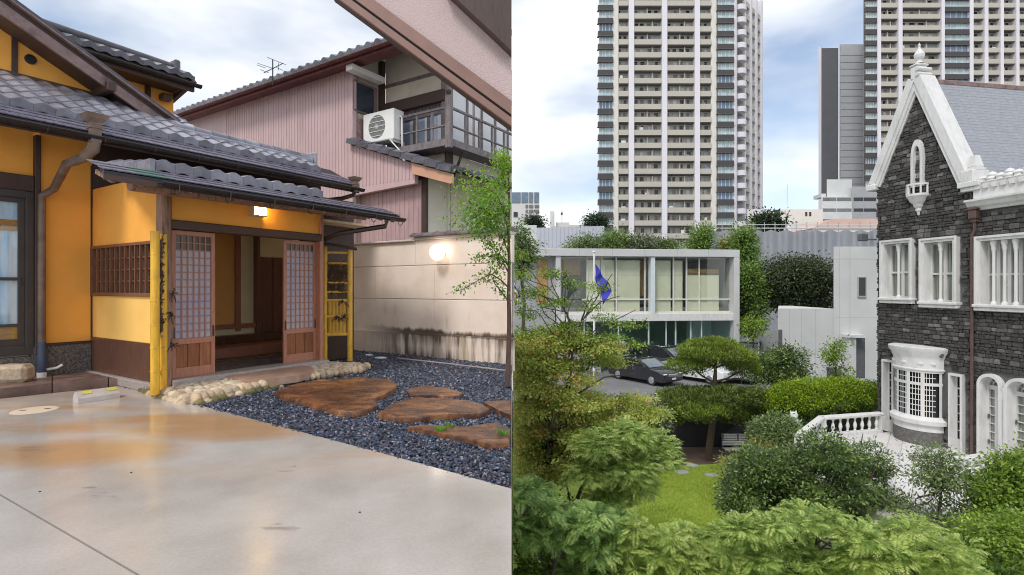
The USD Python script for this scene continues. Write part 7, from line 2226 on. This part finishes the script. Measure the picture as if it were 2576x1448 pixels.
def cloud(blobs, n, rg, per=34, csize=.16, flat=.55, shell=.45, up=.7, spread=1.0, low=-1.0, cvar=.22, lvar=.13, updir=0.0, rough=1.0, tshift=0.0):
    """leaf positions, directions, normals and tints in clumps through the outer part of the blobs"""
    w = np.array([b[6] * (b[3] * b[4] * b[5]) ** .6 for b in blobs]); w /= w.sum()
    nc = max(1, n // per)
    which = rg.choice(len(blobs), nc, p=w)
    B = np.array([b[:6] for b in blobs])[which]
    d = rg.normal(size=(nc, 3)); d /= np.linalg.norm(d, axis=1, keepdims=True)
    d[:, 2] = np.where(d[:, 2] < low, -d[:, 2], d[:, 2])
    r = (shell + (1 - shell) * rg.random(nc) ** .6) * (1 + .50 * rough * (meshkit.noise(d * 2.6 + which[:, None] * 3.1, 4) - .5)) * np.where(rg.random(nc) < .05 * rough, rg.uniform(1.05, 1.25, nc), 1.0)
    Cc = B[:, :3] + d * B[:, 3:6] * r[:, None]
    ct = np.clip(rg.normal(.48 + tshift, cvar, nc), 0, 1)
    idx = np.repeat(np.arange(nc), per)
    sz = csize * (.6 + .8 * rg.random(nc))[idx]
    off = rg.normal(size=(len(idx), 3)) * [1, 1, flat] * sz[:, None] * spread
    P = Cc[idx] + off
    o = off / (np.linalg.norm(off, axis=1, keepdims=True) + 1e-9)
    D = o * .7 + d[idx] * .5 + rg.normal(0, .45, P.shape) + [0, 0, updir - .15]
    N = rg.normal(0, .5, P.shape) + d[idx] * (1 - up) + [0, 0, up]
    t = np.clip(ct[idx] + rg.normal(0, lvar, len(idx)), 0, 1)
    return P, D, N, t, Cc, ct


def crown(T, part, blobs, n, L, Wd, mname, seed, parent=None, **kw):
    rg = np.random.default_rng(seed)
    P, D, N, t, Cc, ct = cloud(blobs, n, rg, **kw)
    v, f = leaf_quads(P, D, N, L * (.7 + .6 * rg.random(len(P))), Wd * (.7 + .6 * rg.random(len(P))), rg)
    ok = v.reshape(-1, 4, 3)[:, :, 0].min(1) > XM
    v, f, t = keep_leaves(v, f, t, ok)
    T.add(part, (v, f), mname, parent=parent, tint=t)
    return Cc


def wander(A, Bp, rg, n=7, j=.06):
    A, Bp = np.array(A, float), np.array(Bp, float)
    L = np.linalg.norm(Bp - A); p = A + (Bp - A) * np.linspace(0, 1, n)[:, None]
    p[1:-1] += rg.normal(0, j * L, (n - 2, 3)) * .5
    return p


def branches(T, base, fork, targets, r0, rg, mname, tips=.25, trunk=True):
    """a tapered trunk from base to fork and limbs out to the targets"""
    if trunk:
        T.add('trunk', tube(wander(base, fork, rg, 8, .04), np.linspace(r0, r0 * .62, 8), 9), mname, smooth=50)
    for q in targets:
        p = wander(fork, q, rg, 8, .09); p[:, 2] += np.linspace(0, 1, 8) * (1 - np.linspace(0, 1, 8)) * np.linalg.norm(np.array(q) - np.array(fork)) * .25
        p[:, 0] = np.maximum(p[:, 0], .03)
        T.add('limb', tube(p, np.linspace(r0 * .5, r0 * .06 + .004, 8), 6, False), mname)


mat('bark', (.075, .058, .045), .85, .35, 10, stretch=(3, 3, .6), bump=.5, bscale=30)
mat('bark_pale', (.30, .26, .20), .8, .3, 10, stretch=(3, 3, .6), bump=.3, bscale=30)
mat('bark_pine', (.095, .065, .048), .9, .4, 12, stretch=(2, 2, 1), bump=.9, bscale=20)
leafmat('maple_leaf', (.13, .18, .03), (.36, .42, .08), (.66, .70, .22), .5, .45, odd=(.70, .40, .14))
leafmat('feather_leaf', (.15, .24, .05), (.38, .52, .13), (.68, .76, .28), .55, .45)
leafmat('fern_leaf', (.13, .22, .045), (.36, .50, .12), (.68, .76, .27), .55, .45)
leafmat('fern_leaf_deep', (.10, .19, .05), (.28, .44, .12), (.58, .70, .26), .55, .45)
leafmat('fern_leaf_yellow', (.14, .23, .045), (.39, .52, .12), (.70, .76, .27), .55, .45)
leafmat('camellia_leaf', (0.031, 0.054, 0.017), (0.088, 0.145, 0.037), (0.289, 0.408, 0.102), .28, .2)
leafmat('laurel_leaf', (0.056, 0.088, 0.029), (0.144, 0.208, 0.072), (0.384, 0.480, 0.192), .35, .25)
leafmat('bright_leaf', (0.070, 0.126, 0.017), (0.196, 0.308, 0.042), (0.476, 0.616, 0.098), .4, .35)
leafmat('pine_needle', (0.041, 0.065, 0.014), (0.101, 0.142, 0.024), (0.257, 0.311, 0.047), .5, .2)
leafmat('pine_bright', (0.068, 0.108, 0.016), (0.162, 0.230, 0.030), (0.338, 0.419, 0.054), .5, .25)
leafmat('hedge_leaf', (0.084, 0.144, 0.010), (0.252, 0.372, 0.018), (0.504, 0.624, 0.048), .4, .35)
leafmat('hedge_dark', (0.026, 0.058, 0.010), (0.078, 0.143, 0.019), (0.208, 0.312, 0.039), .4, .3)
leafmat('dark_leaf', (0.017, 0.028, 0.014), (0.053, 0.073, 0.031), (0.154, 0.175, 0.070), .45, .2)
leafmat('plane_leaf', (0.058, 0.111, 0.023), (0.156, 0.260, 0.052), (0.364, 0.494, 0.117), .45, .3)
leafmat('conifer_leaf', (0.012, 0.024, 0.012), (0.030, 0.054, 0.024), (0.072, 0.108, 0.042), .5, .15)
leafmat('grey_leaf', (0.060, 0.072, 0.042), (0.144, 0.168, 0.096), (0.360, 0.396, 0.240), .45, .3)
leafmat('rust_leaf', (0.098, 0.112, 0.028), (0.252, 0.266, 0.070), (0.532, 0.476, 0.140), .45, .35, odd=(0.504, 0.224, 0.084))

# --- pine with clipped cloud layers
pi_ = Thing('pine_tree', 'clipped garden pine in flat cloud layers on a straight trunk before the black wall', 'pine tree', W)
Yp = 24.4
rp = np.random.default_rng(8)
tb = W.G(1783, 1158, ZL); tb = (tb[0], tb[1], ZL)
tt = W.at(1800, 925, Yp)
trunk = np.array([tb, W.at(1785, 1120, Yp), W.at(1793, 1060, Yp), W.at(1786, 1010, Yp), W.at(1798, 960, Yp), tt])
pi_.add('trunk', tube([(tb[0], tb[1], ZL - .1)] + list(trunk), [.26, .19, .16, .14, .12, .10, .06], 12), 'bark_pine', smooth=50)
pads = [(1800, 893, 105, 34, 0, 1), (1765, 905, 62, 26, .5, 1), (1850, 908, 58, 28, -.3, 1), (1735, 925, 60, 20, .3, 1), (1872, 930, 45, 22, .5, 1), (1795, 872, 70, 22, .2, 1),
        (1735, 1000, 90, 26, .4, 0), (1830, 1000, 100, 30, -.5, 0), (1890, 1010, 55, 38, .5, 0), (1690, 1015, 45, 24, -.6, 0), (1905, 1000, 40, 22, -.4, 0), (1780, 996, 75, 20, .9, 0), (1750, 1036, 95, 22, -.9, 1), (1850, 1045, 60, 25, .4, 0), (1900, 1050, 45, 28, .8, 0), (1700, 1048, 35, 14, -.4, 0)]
for k, (x, y, rx, ry, dy, br) in enumerate(pads):
    B = PB(x, y, rx * .88, ry * .8, Yp + dy, .8)
    i = int(np.argmin(np.abs(trunk[:, 2] - (B[2] - .3))))
    pi_.add('limb', tube(wander(trunk[i], B[:3], rp, 6, .08), np.linspace(.06, .02, 6), 6, False), 'bark_pine')
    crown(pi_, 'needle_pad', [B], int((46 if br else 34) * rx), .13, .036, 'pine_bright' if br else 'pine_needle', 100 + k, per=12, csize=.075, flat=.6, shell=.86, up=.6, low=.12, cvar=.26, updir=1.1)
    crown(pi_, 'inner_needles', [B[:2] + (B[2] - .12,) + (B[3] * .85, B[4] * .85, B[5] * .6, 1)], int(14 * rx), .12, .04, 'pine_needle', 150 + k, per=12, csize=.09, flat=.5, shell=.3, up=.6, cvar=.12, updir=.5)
pi_.done()

# --- bright clipped hedge
hd_ = Thing('clipped_hedge', 'wide rounded hedge of bright yellow green leaves left of the chapel', 'hedge', W)
Bs = [PB(2075, 1010, 130, 52, 24.0, .45, 1.6), PB(2010, 1012, 75, 50, 23.6, .6), PB(2140, 1010, 70, 52, 24.0, .6), PB(2185, 1005, 30, 45, 24.2, .7), PB(1975, 1028, 45, 48, 23.3, .6)]
crown(hd_, 'crown', Bs, 30000, .085, .05, 'hedge_leaf', 201, per=16, csize=.10, flat=.9, shell=.86, up=.35, low=-.05, rough=.35)
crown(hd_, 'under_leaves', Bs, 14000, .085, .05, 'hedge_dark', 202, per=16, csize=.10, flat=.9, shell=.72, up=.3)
for k in range(5):
    x = 1980 + 48 * k; b = W.at(x, 1060, 24.0)
    hd_.add('stem', tube([(b[0], b[1], ZL), (b[0] + .05, b[1], ZT + .8)], .05, 6), 'bark')
hd_.done()
rs_ = Thing('round_shrub', 'round clipped shrub at the end of the balustrade', 'shrub', W)
Bs = [PB(1953, 1098, 60, 48, 20.2, .9, 1)]
crown(rs_, 'crown', Bs, 9000, .12, .045, 'laurel_leaf', 211, per=12, csize=.09, flat=.9, shell=.85, up=.3, rough=.5)
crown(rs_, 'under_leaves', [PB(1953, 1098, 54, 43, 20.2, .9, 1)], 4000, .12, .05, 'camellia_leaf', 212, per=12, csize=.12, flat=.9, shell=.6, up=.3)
b = W.at(1953, 1098, 20.2)
rs_.add('stem', tube([(b[0], b[1], ZL), (b[0], b[1], b[2])], .06, 6), 'bark')
rs_.done()


def tree(name, label, cat_, Y, base_px, fork, blobs, n, L, Wd, lm, bark, r0, seed, zg=ZL, ntar=9, group=None, extra=None, **kw):
    T = Thing(name, label, cat_, W, group=group)
    rg = np.random.default_rng(seed)
    Bs = [PB(*b[:4], Y + (b[4] if len(b) > 4 else 0), *(b[5:])) for b in blobs]
    Cc = crown(T, 'crown', Bs, n, L, Wd, lm, seed + 1, **kw)
    base = W.at(base_px, 724, Y); base = (max(base[0], .08), base[1], zg)
    fk = W.at(*fork, Y); fk = (max(fk[0], .08), fk[1], fk[2])
    ok = Cc[Cc[:, 0] > .05]
    tg = ok[rg.choice(len(ok), min(ntar, len(ok)), replace=False)]
    branches(T, base, fk, tg, r0, rg, bark)
    if extra:
        extra(T, rg)
    return T.done()


# --- background trees
ev = 'evergreen_tree'
tree(ev, 'dark broad crowned evergreen tree before the grey sheeting', 'tree', 44.0, 1995, (1995, 760), [(1995, 712, 85, 52), (1945, 700, 45, 38, 1), (2050, 690, 48, 42, -1), (2000, 680, 60, 38), (1940, 745, 40, 30), (2040, 745, 52, 34), (1985, 755, 60, 26), (2075, 735, 26, 50), (1925, 715, 24, 30)],
     26000, .22, .12, 'dark_leaf', 'bark', .3, 301, zg=ZT, per=22, csize=.42, flat=.5, shell=.5)
tree('columnar_tree', 'tall narrow bright topped tree right of the glass building', 'tree', 47.0, 1875, (1875, 780), [(1872, 620, 26, 42), (1880, 665, 22, 28), (1868, 592, 18, 22)], 5200, .24, .12, 'plane_leaf', 'bark', .22, 311, zg=ZT, per=16, csize=.35, flat=.9, shell=.3)
tree('columnar_tree', 'dark narrow conifer hidden behind the end wall of the glass building', 'tree', 43.5, 1872, (1872, 790), [(1870, 760, 20, 95), (1862, 800, 16, 70), (1885, 735, 22, 50)], 9000, .2, .1, 'conifer_leaf', 'bark', .2, 312, zg=ZT, per=16, csize=.3, flat=.9, shell=.4)
tree('columnar_tree', 'green leafy column between the dark conifer and the evergreen tree', 'tree', 42.5, 1897, (1897, 800), [(1893, 720, 20, 40), (1902, 790, 20, 40), (1888, 690, 18, 24)], 4800, .22, .11, 'plane_leaf', 'bark', .15, 313, zg=ZT, per=16, csize=.3, flat=.9, shell=.4)
tree('street_tree', 'light green tree rising over the glass building roof near its right end', 'tree', 50.0, 1762, (1762, 640), [(1764, 605, 24, 34), (1755, 622, 26, 20), (1770, 590, 14, 18)], 4200, .24, .12, 'plane_leaf', 'bark', .2, 314, zg=ZT, per=16, csize=.35, flat=.9, shell=.3)
tree('street_tree', 'small dark round tree top over the glass building roof', 'tree', 50.0, 1832, (1832, 640), [(1832, 616, 22, 15)], 1600, .2, .1, 'rust_leaf', 'bark', .15, 315, zg=ZT, per=16, csize=.3, flat=.9, shell=.4)
for i, (x, y, rx, ry, lab) in enumerate([(1475, 612, 48, 20, 'low spreading tree crown over the left part of the glass building roof'), (1545, 604, 48, 26, 'spreading tree crown before the foot of the first apartment tower'), (1610, 612, 55, 22, 'wide grey green tree crown over the middle of the glass building roof'), (1672, 618, 32, 14, 'small tree crown over the roof left of the bright tree')]):
    tree('roofline_tree', lab, 'tree', 58.0, x, (x, 650), [(x, y + 4, rx * .75, ry * .8), (x - rx * .5, y + 9, rx * .5, ry * .6), (x + rx * .45, y + 2, rx * .4, ry * .7), (x - rx * .1, y - ry * .5, rx * .3, ry * .5)], 3000, .26, .12, 'plane_leaf' if i == 1 else 'grey_leaf' if i == 2 else 'laurel_leaf', 'bark', .25, 320 + i, zg=ZT, per=16, csize=.5, flat=.5, shell=.4)
for i, (x, y, rx, ry, Y, lab) in enumerate([(1500, 559, 24, 15, 118, 'far dark tree on the skyline left of the first apartment tower'), (1343, 562, 16, 14, 118, 'far dark tree beside the white office'), (1928, 562, 28, 17, 80, 'dark tree in front of the low white building')]):
    tree('far_tree', lab, 'tree', Y, x, (x, y + 30), [(x, y, rx, ry), (x + rx * .4, y + 2, rx * .5, ry * .8)], 2600, .5, .25, 'conifer_leaf', 'bark', .3, 330 + i, zg=-4.9, per=14, csize=.8, flat=.6, shell=.4)
tree('left_tree', 'leafy tree rising at the far left before the white block', 'tree', 26.0, 1312, (1312, 700), [(1312, 620, 28, 30), (1302, 590, 18, 24), (1330, 640, 18, 24), (1306, 660, 24, 26)], 3200, .16, .08, 'laurel_leaf', 'bark', .12, 340, per=14, csize=.22, flat=.7, shell=.3)
# --- around the car park
tree('garden_tree', 'dark green bushy tree in front of the parked cars, right of the pine', 'tree', 28.6, 1960, (1960, 950), [(1950, 920, 48, 40), (1995, 915, 36, 38), (1915, 925, 34, 36), (1970, 945, 60, 26), (1975, 890, 30, 22)], 11000, .14, .065, 'camellia_leaf', 'bark', .12, 350, zg=ZT - .3, per=18, csize=.2, flat=.6, shell=.5)
tree('sapling', 'thin sapling with light leaves in front of the concrete building door', 'tree', 29.0, 2103, (2103, 920), [(2100, 885, 22, 26), (2110, 865, 14, 12), (2088, 905, 14, 14), (2120, 940, 22, 16)], 1500, .14, .07, 'bright_leaf', 'bark', .05, 351, zg=ZT - .3, per=10, csize=.18, flat=.7, shell=.3)
tree('sapling', 'thin sapling with yellowish leaves before the grey gate', 'tree', 38.5, 1893, (1893, 850), [(1890, 828, 26, 26), (1910, 815, 16, 14), (1878, 815, 12, 14)], 1500, .17, .09, 'bright_leaf', 'bark', .07, 352, zg=ZT, per=10, csize=.25, flat=.7, shell=.3)
tree('leafy_shrub', 'pale grey green shrub in front of the black wall, left of the pine trunk', 'shrub', 22.5, 1640, (1640, 1090), [(1635, 1035, 42, 30), (1660, 1062, 30, 20), (1605, 1060, 30, 26)], 2200, .17, .06, 'grey_leaf', 'bark', .05, 353, per=12, csize=.16, flat=.7, shell=.3)
tree('leafy_shrub', 'yellowish shrub in front of the garden bench', 'shrub', 19.2, 1880, (1880, 1190), [(1880, 1165, 50, 22), (1920, 1135, 42, 26), (1850, 1170, 30, 14)], 2600, .12, .055, 'rust_leaf', 'bark', .04, 354, per=12, csize=.14, flat=.7, shell=.3)

# --- foreground: big dark shrub, sparse tree, right tree
def ex_dark(T, rg):
    for k in range(9):
        A = W.at(1850 + 45 * k, 1330, 14.6); Bq = W.at(1830 + 52 * k + rg.normal(0, 30), 1180 + rg.normal(0, 30), 14.3)
        T.add('limb', tube(wander((A[0], A[1], A[2]), Bq, rg, 7, .1), np.linspace(.035, .008, 7), 6, False), 'bark')


rl = np.random.default_rng(66)
lumps = []
for k in range(40):
    x = rl.uniform(1815, 2265); top = 1150 - 26 * math.cos((x - 2060) / 80) + 50 * (abs(x - 2050) / 230) ** 3
    y = rl.uniform(top, 1325); r_ = rl.uniform(30, 58)
    lumps.append((x, y, r_, r_ * rl.uniform(.55, .8), rl.uniform(-.9, .9)))
tree('broadleaf_shrub', 'very large dark glossy shrub before the chapel terrace', 'shrub', 14.5, 2030, (2030, 1330), lumps + [(2040, 1240, 150, 60, .3, .7, .25)],
     52000, .095, .045, 'camellia_leaf', 'bark', .12, 401, per=20, csize=.10, flat=.7, shell=.72, ntar=20, extra=ex_dark, cvar=.20, lvar=.2)
tree('broadleaf_shrub', 'lighter leaved shrub mixed into the top of the large dark shrub', 'shrub', 14.9, 1960, (1960, 1260), [(1950, 1165, 80, 34), (2040, 1140, 60, 24), (1880, 1180, 45, 26), (2180, 1140, 50, 24), (2110, 1150, 40, 22)], 9000, .08, .04, 'laurel_leaf', 'bark', .06, 411, per=18, csize=.13, flat=.6, shell=.5)
tree('sparse_tree', 'thin dark stemmed tree with sparse leaves before the white terrace', 'tree', 12.6, 2350, (2368, 1235), [(2355, 1150, 50, 24), (2370, 1185, 62, 36), (2320, 1195, 30, 26), (2385, 1215, 55, 28), (2330, 1290, 55, 36), (2400, 1310, 60, 34), (2280, 1310, 30, 26)], 6500, .085, .036, 'laurel_leaf', 'bark', .035, 421, per=14, csize=.15, flat=.6, shell=.25, ntar=18)
tree('bright_tree', 'light leaved tree at the right edge before the arched doors', 'tree', 12.0, 2545, (2540, 1300), [(2545, 1185, 48, 34), (2580, 1215, 55, 50), (2510, 1240, 50, 34), (2550, 1275, 75, 40), (2480, 1225, 25, 20), (2610, 1170, 50, 50), (2500, 1300, 60, 30)], 15000, .09, .045, 'bright_leaf', 'bark', .07, 431, per=18, csize=.15, flat=.55, shell=.35, ntar=14)
tree('bright_shrub', 'yellow green shrub in the lower right corner', 'shrub', 10.2, 2520, (2520, 1420), [(2500, 1350, 75, 45), (2570, 1340, 70, 50), (2450, 1400, 80, 50), (2560, 1420, 90, 60)], 14000, .075, .038, 'bright_leaf', 'bark', .05, 441, per=18, csize=.12, flat=.6, shell=.5)

# --- maple at the left, layered sprays
def ex_maple(T, rg):
    for pts in ([(1362, 1260), (1368, 1180), (1395, 1100), (1440, 1040)], [(1450, 1260), (1478, 1190), (1474, 1120), (1452, 1060), (1460, 1010)], [(1478, 1200), (1540, 1150), (1580, 1090)], [(1368, 1180), (1330, 1110), (1310, 1050)],
                [(1430, 900), (1450, 840), (1470, 790), (1480, 740)], [(1450, 840), (1420, 780), (1390, 720), (1380, 680)], [(1470, 800), (1510, 760), (1560, 745)], [(1440, 880), (1500, 830), (1560, 800), (1600, 780)], [(1400, 760), (1350, 740), (1310, 720)],
                [(1440, 1040), (1430, 960), (1435, 900)], [(1440, 1000), (1520, 950), (1600, 940)], [(1400, 1040), (1340, 980), (1300, 940)], [(1440, 860), (1470, 800), (1520, 720), (1540, 690)]):
        p = np.array([W.at(max(x, 1292), y, 12.6 + .1 * i) for i, (x, y) in enumerate(pts)])
        T.add('limb', tube(p, np.linspace(.05 if pts[0][1] > 1150 else .022, .008, len(p)), 7, False), 'bark')


rgm = np.random.default_rng(55)
mb = []
for k in range(115):                              # flat sprays at many heights
    y = rgm.uniform(835, 1200); half = 190 if y > 900 else 120
    x = 1300 + rgm.uniform(0, 1) * (330 if y > 930 else 250)
    if x > 1590 and y > 1080: x -= 120
    if x > 1540 and y < 985: x -= 110
    if k % 5 == 0: x = rgm.uniform(1290, 1345)
    mb.append((x, y, rgm.uniform(38, 70), rgm.uniform(10, 17), rgm.uniform(-1.0, 1.0)))
tree('maple_tree', 'large olive green maple with a few rusty sprays at the left of the garden', 'tree', 12.8, 1365, (1368, 1180), mb, 125000, .066, .042, 'maple_leaf', 'bark', .09, 501, per=30, csize=.12, flat=.35, shell=.15, ntar=26, extra=ex_maple, cvar=.24, lvar=.09, tshift=.12)
tree('maple_tree', 'sparse airy upper branches of a thin tree in front of the glass building', 'tree', 12.4, 1420, (1440, 880),
     [(1310, 690, 30, 14), (1340, 735, 45, 12), (1390, 690, 30, 12), (1330, 790, 40, 14), (1395, 760, 40, 12), (1300, 760, 25, 14), (1420, 820, 50, 12), (1500, 720, 35, 12), (1530, 800, 30, 9), (1580, 815, 40, 9), (1480, 770, 32, 12), (1440, 715, 26, 12), (1310, 840, 40, 18), (1370, 850, 50, 18), (1470, 850, 50, 14), (1540, 850, 40, 14), (1300, 640, 20, 16), (1505, 880, 60, 20), (1600, 865, 26, 8)],
     9500, .06, .03, 'bright_leaf', 'bark', .035, 521, per=14, csize=.11, flat=.35, shell=.1, ntar=24)


# --- feathery light green foliage
def fronds(T, part, origins, dirs, L, mname, rg, pairs=11, leaf=.085, droop=.5):
    Vs, Fs, ts = [], [], []
    for o, d, l in zip(origins, dirs, L):
        d = d / np.linalg.norm(d); side = np.cross(d, [0, 0, 1.0]); side /= np.linalg.norm(side) + 1e-9
        s = np.linspace(.08, 1, pairs)
        q = o + d * (l * s)[:, None] + np.outer(s ** 2 * l * droop, [0, 0, -1.0])
        tq = np.gradient(q, axis=0); tq /= np.linalg.norm(tq, axis=1, keepdims=True)
        w = leaf * l / .5 * np.sin(np.pi * np.clip(s * .85 + .12, 0, 1)) ** .7
        base = rg.uniform(.02, .95)
        for sg in (-1, 1):
            D = tq * .55 + side * sg + [0, 0, -.1] + rg.normal(0, .12, q.shape)
            N = np.cross(np.broadcast_to(side * sg, q.shape), tq) * sg + rg.normal(0, .25, q.shape); N[:, 2] = np.abs(N[:, 2]) + .3
            v, f = leaf_quads(q, D, N, w * 1.8, w * .5, rg)
            Vs.append(v); Fs.append(f); ts.append(np.clip(base + .25 * (s - .5) + rg.normal(0, .1, len(s)), 0, 1))
    v, f = cat(list(zip(Vs, Fs))); t = np.concatenate(ts)
    # cat keeps vertex order, four vertices per leaf
    ok = v.reshape(-1, 4, 3)[:, :, 0].min(1) > XM
    v, f, t = keep_leaves(v, f, t, ok)
    T.add(part, (v, f), mname, tint=t)


def feather(name, label, cat_, Y, blobs, n, L, mname, base_px, fork, bark, r0, seed, outward=.8, droop=.38, ntar=12, zg=ZL):
    T = Thing(name, label, cat_, W); rg = np.random.default_rng(seed)
    Bs = [PB(*b[:4], Y + (b[4] if len(b) > 4 else 0)) for b in blobs]
    w = np.array([b[3] * b[4] for b in Bs]); w /= w.sum()
    which = rg.choice(len(Bs), n, p=w); B = np.array(Bs)[which]
    d = rg.normal(size=(n, 3)); d /= np.linalg.norm(d, axis=1, keepdims=True); d[:, 2] = np.abs(d[:, 2]) * .9 + .02
    d /= np.linalg.norm(d, axis=1, keepdims=True)
    o = B[:, :3] + d * B[:, 3:6] * (rg.random(n) ** .5 * .85)[:, None]
    dd = d * [outward, outward, .5] + rg.normal(0, .33, (n, 3))
    fronds(T, 'crown', o, dd, L * rg.uniform(.6, 1.2, n), mname, rg, droop=droop)
    base = W.at(base_px, 724, Y); fk = W.at(*fork, Y)
    ok = o[o[:, 0] > .05]
    branches(T, (max(base[0], .08), base[1], zg), (max(fk[0], .08), fk[1], fk[2]), ok[rg.choice(len(ok), min(ntar, len(ok)), replace=False)], r0, rg, bark)
    return T.done()


feather('feathery_tree', 'fresh green feathery tree on a thin pale stem left of the lawn', 'tree', 10.6, [(1570, 1100, 80, 40), (1640, 1130, 75, 45, .4), (1500, 1130, 70, 45, -.3), (1560, 1180, 110, 55), (1680, 1165, 40, 30), (1480, 1200, 60, 50, -.3), (1600, 1230, 60, 50), (1530, 1270, 70, 50)], 3600, .235, 'feather_leaf', 1604, (1592, 1215), 'bark_pale', .045, 601)
def bands(x0, x1, tops, n, seed, low=1430):
    rg = np.random.default_rng(seed); out = []
    for k in range(n):
        x = rg.uniform(x0, x1); top = np.interp(x, [t[0] for t in tops], [t[1] for t in tops])
        y = top + 26 + (low - top) * rg.random() ** 1.3
        out.append((x, y, rg.uniform(26, 58), rg.uniform(20, 36), rg.uniform(-.9, .7)))
    return out


TOPS = [(1288, 1195), (1360, 1215), (1450, 1262), (1560, 1290), (1680, 1300), (1740, 1322), (1850, 1315), (1930, 1272), (2030, 1262), (2110, 1290), (2170, 1330), (2230, 1305), (2300, 1300), (2370, 1340), (2480, 1370)]
feather('feathery_shrub', 'lush feathery foliage in the lower left corner of the garden', 'shrub', 8.4, bands(1285, 1560, TOPS, 26, 71), 4000, .22, 'fern_leaf_deep', 1400, (1400, 1400), 'bark', .05, 611)
feather('feathery_shrub', 'feathery foliage at the bottom edge below the lawn', 'shrub', 8.2, bands(1540, 1870, TOPS, 24, 72), 2300, .21, 'fern_leaf_yellow', 1700, (1700, 1400), 'bark', .05, 621)
feather('feathery_shrub', 'light green plume rising in front of the large dark shrub', 'shrub', 8.0, bands(1840, 2200, TOPS, 28, 73), 3300, .21, 'fern_leaf', 1980, (1980, 1400), 'bark', .05, 631)
feather('feathery_shrub', 'yellow green plume below the sparse tree', 'shrub', 7.8, bands(2150, 2440, TOPS, 22, 74), 2000, .20, 'fern_leaf_yellow', 2270, (2270, 1410), 'bark', .05, 641)
ug = Thing('undergrowth', 'shaded leafy undergrowth below the foreground trees', 'undergrowth', W, kind='stuff')
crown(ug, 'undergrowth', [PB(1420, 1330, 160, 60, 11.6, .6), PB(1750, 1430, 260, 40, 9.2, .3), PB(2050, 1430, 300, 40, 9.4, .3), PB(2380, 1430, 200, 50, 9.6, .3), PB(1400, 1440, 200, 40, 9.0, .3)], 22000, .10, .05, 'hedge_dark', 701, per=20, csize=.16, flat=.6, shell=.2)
ug.done()
# grass blades on the lawn, a mass
gl_ = Polygon([W.G(x, y, ZL)[:2] for x, y in [(1600, 1185), (1700, 1176), (1830, 1172), (1850, 1190), (1830, 1330), (1600, 1340)]])
rg = np.random.default_rng(90)
gb_ = gl_.bounds
q = rg.random((26000, 2)) * [gb_[2] - gb_[0], gb_[3] - gb_[1]] + [gb_[0], gb_[1]]
q = q[shapely.contains_xy(gl_, q[:, 0], q[:, 1])]
leafmat('grass_blade', (.20, .28, .03), (.33, .42, .05), (.50, .58, .10), .6, .3)
D = rg.normal(0, .5, (len(q), 3)); D[:, 2] = 1
v, f = leaf_quads(np.c_[q, np.full(len(q), ZL)], D, rg.normal(0, 1, (len(q), 3)), .035 + .035 * rg.random(len(q)), .03, rg)
gs = Thing('grass', 'short bright grass blades of the lawn', 'grass', W, kind='stuff')
gs.add('grass', (v, f), 'grass_blade', tint=np.repeat(np.clip(.5 + .8 * (meshkit.fbm(np.c_[q * .9, np.zeros(len(q))], 3, 2) - .5) + rg.normal(0, .15, len(q)), 0, 1), 4))
gs.done()
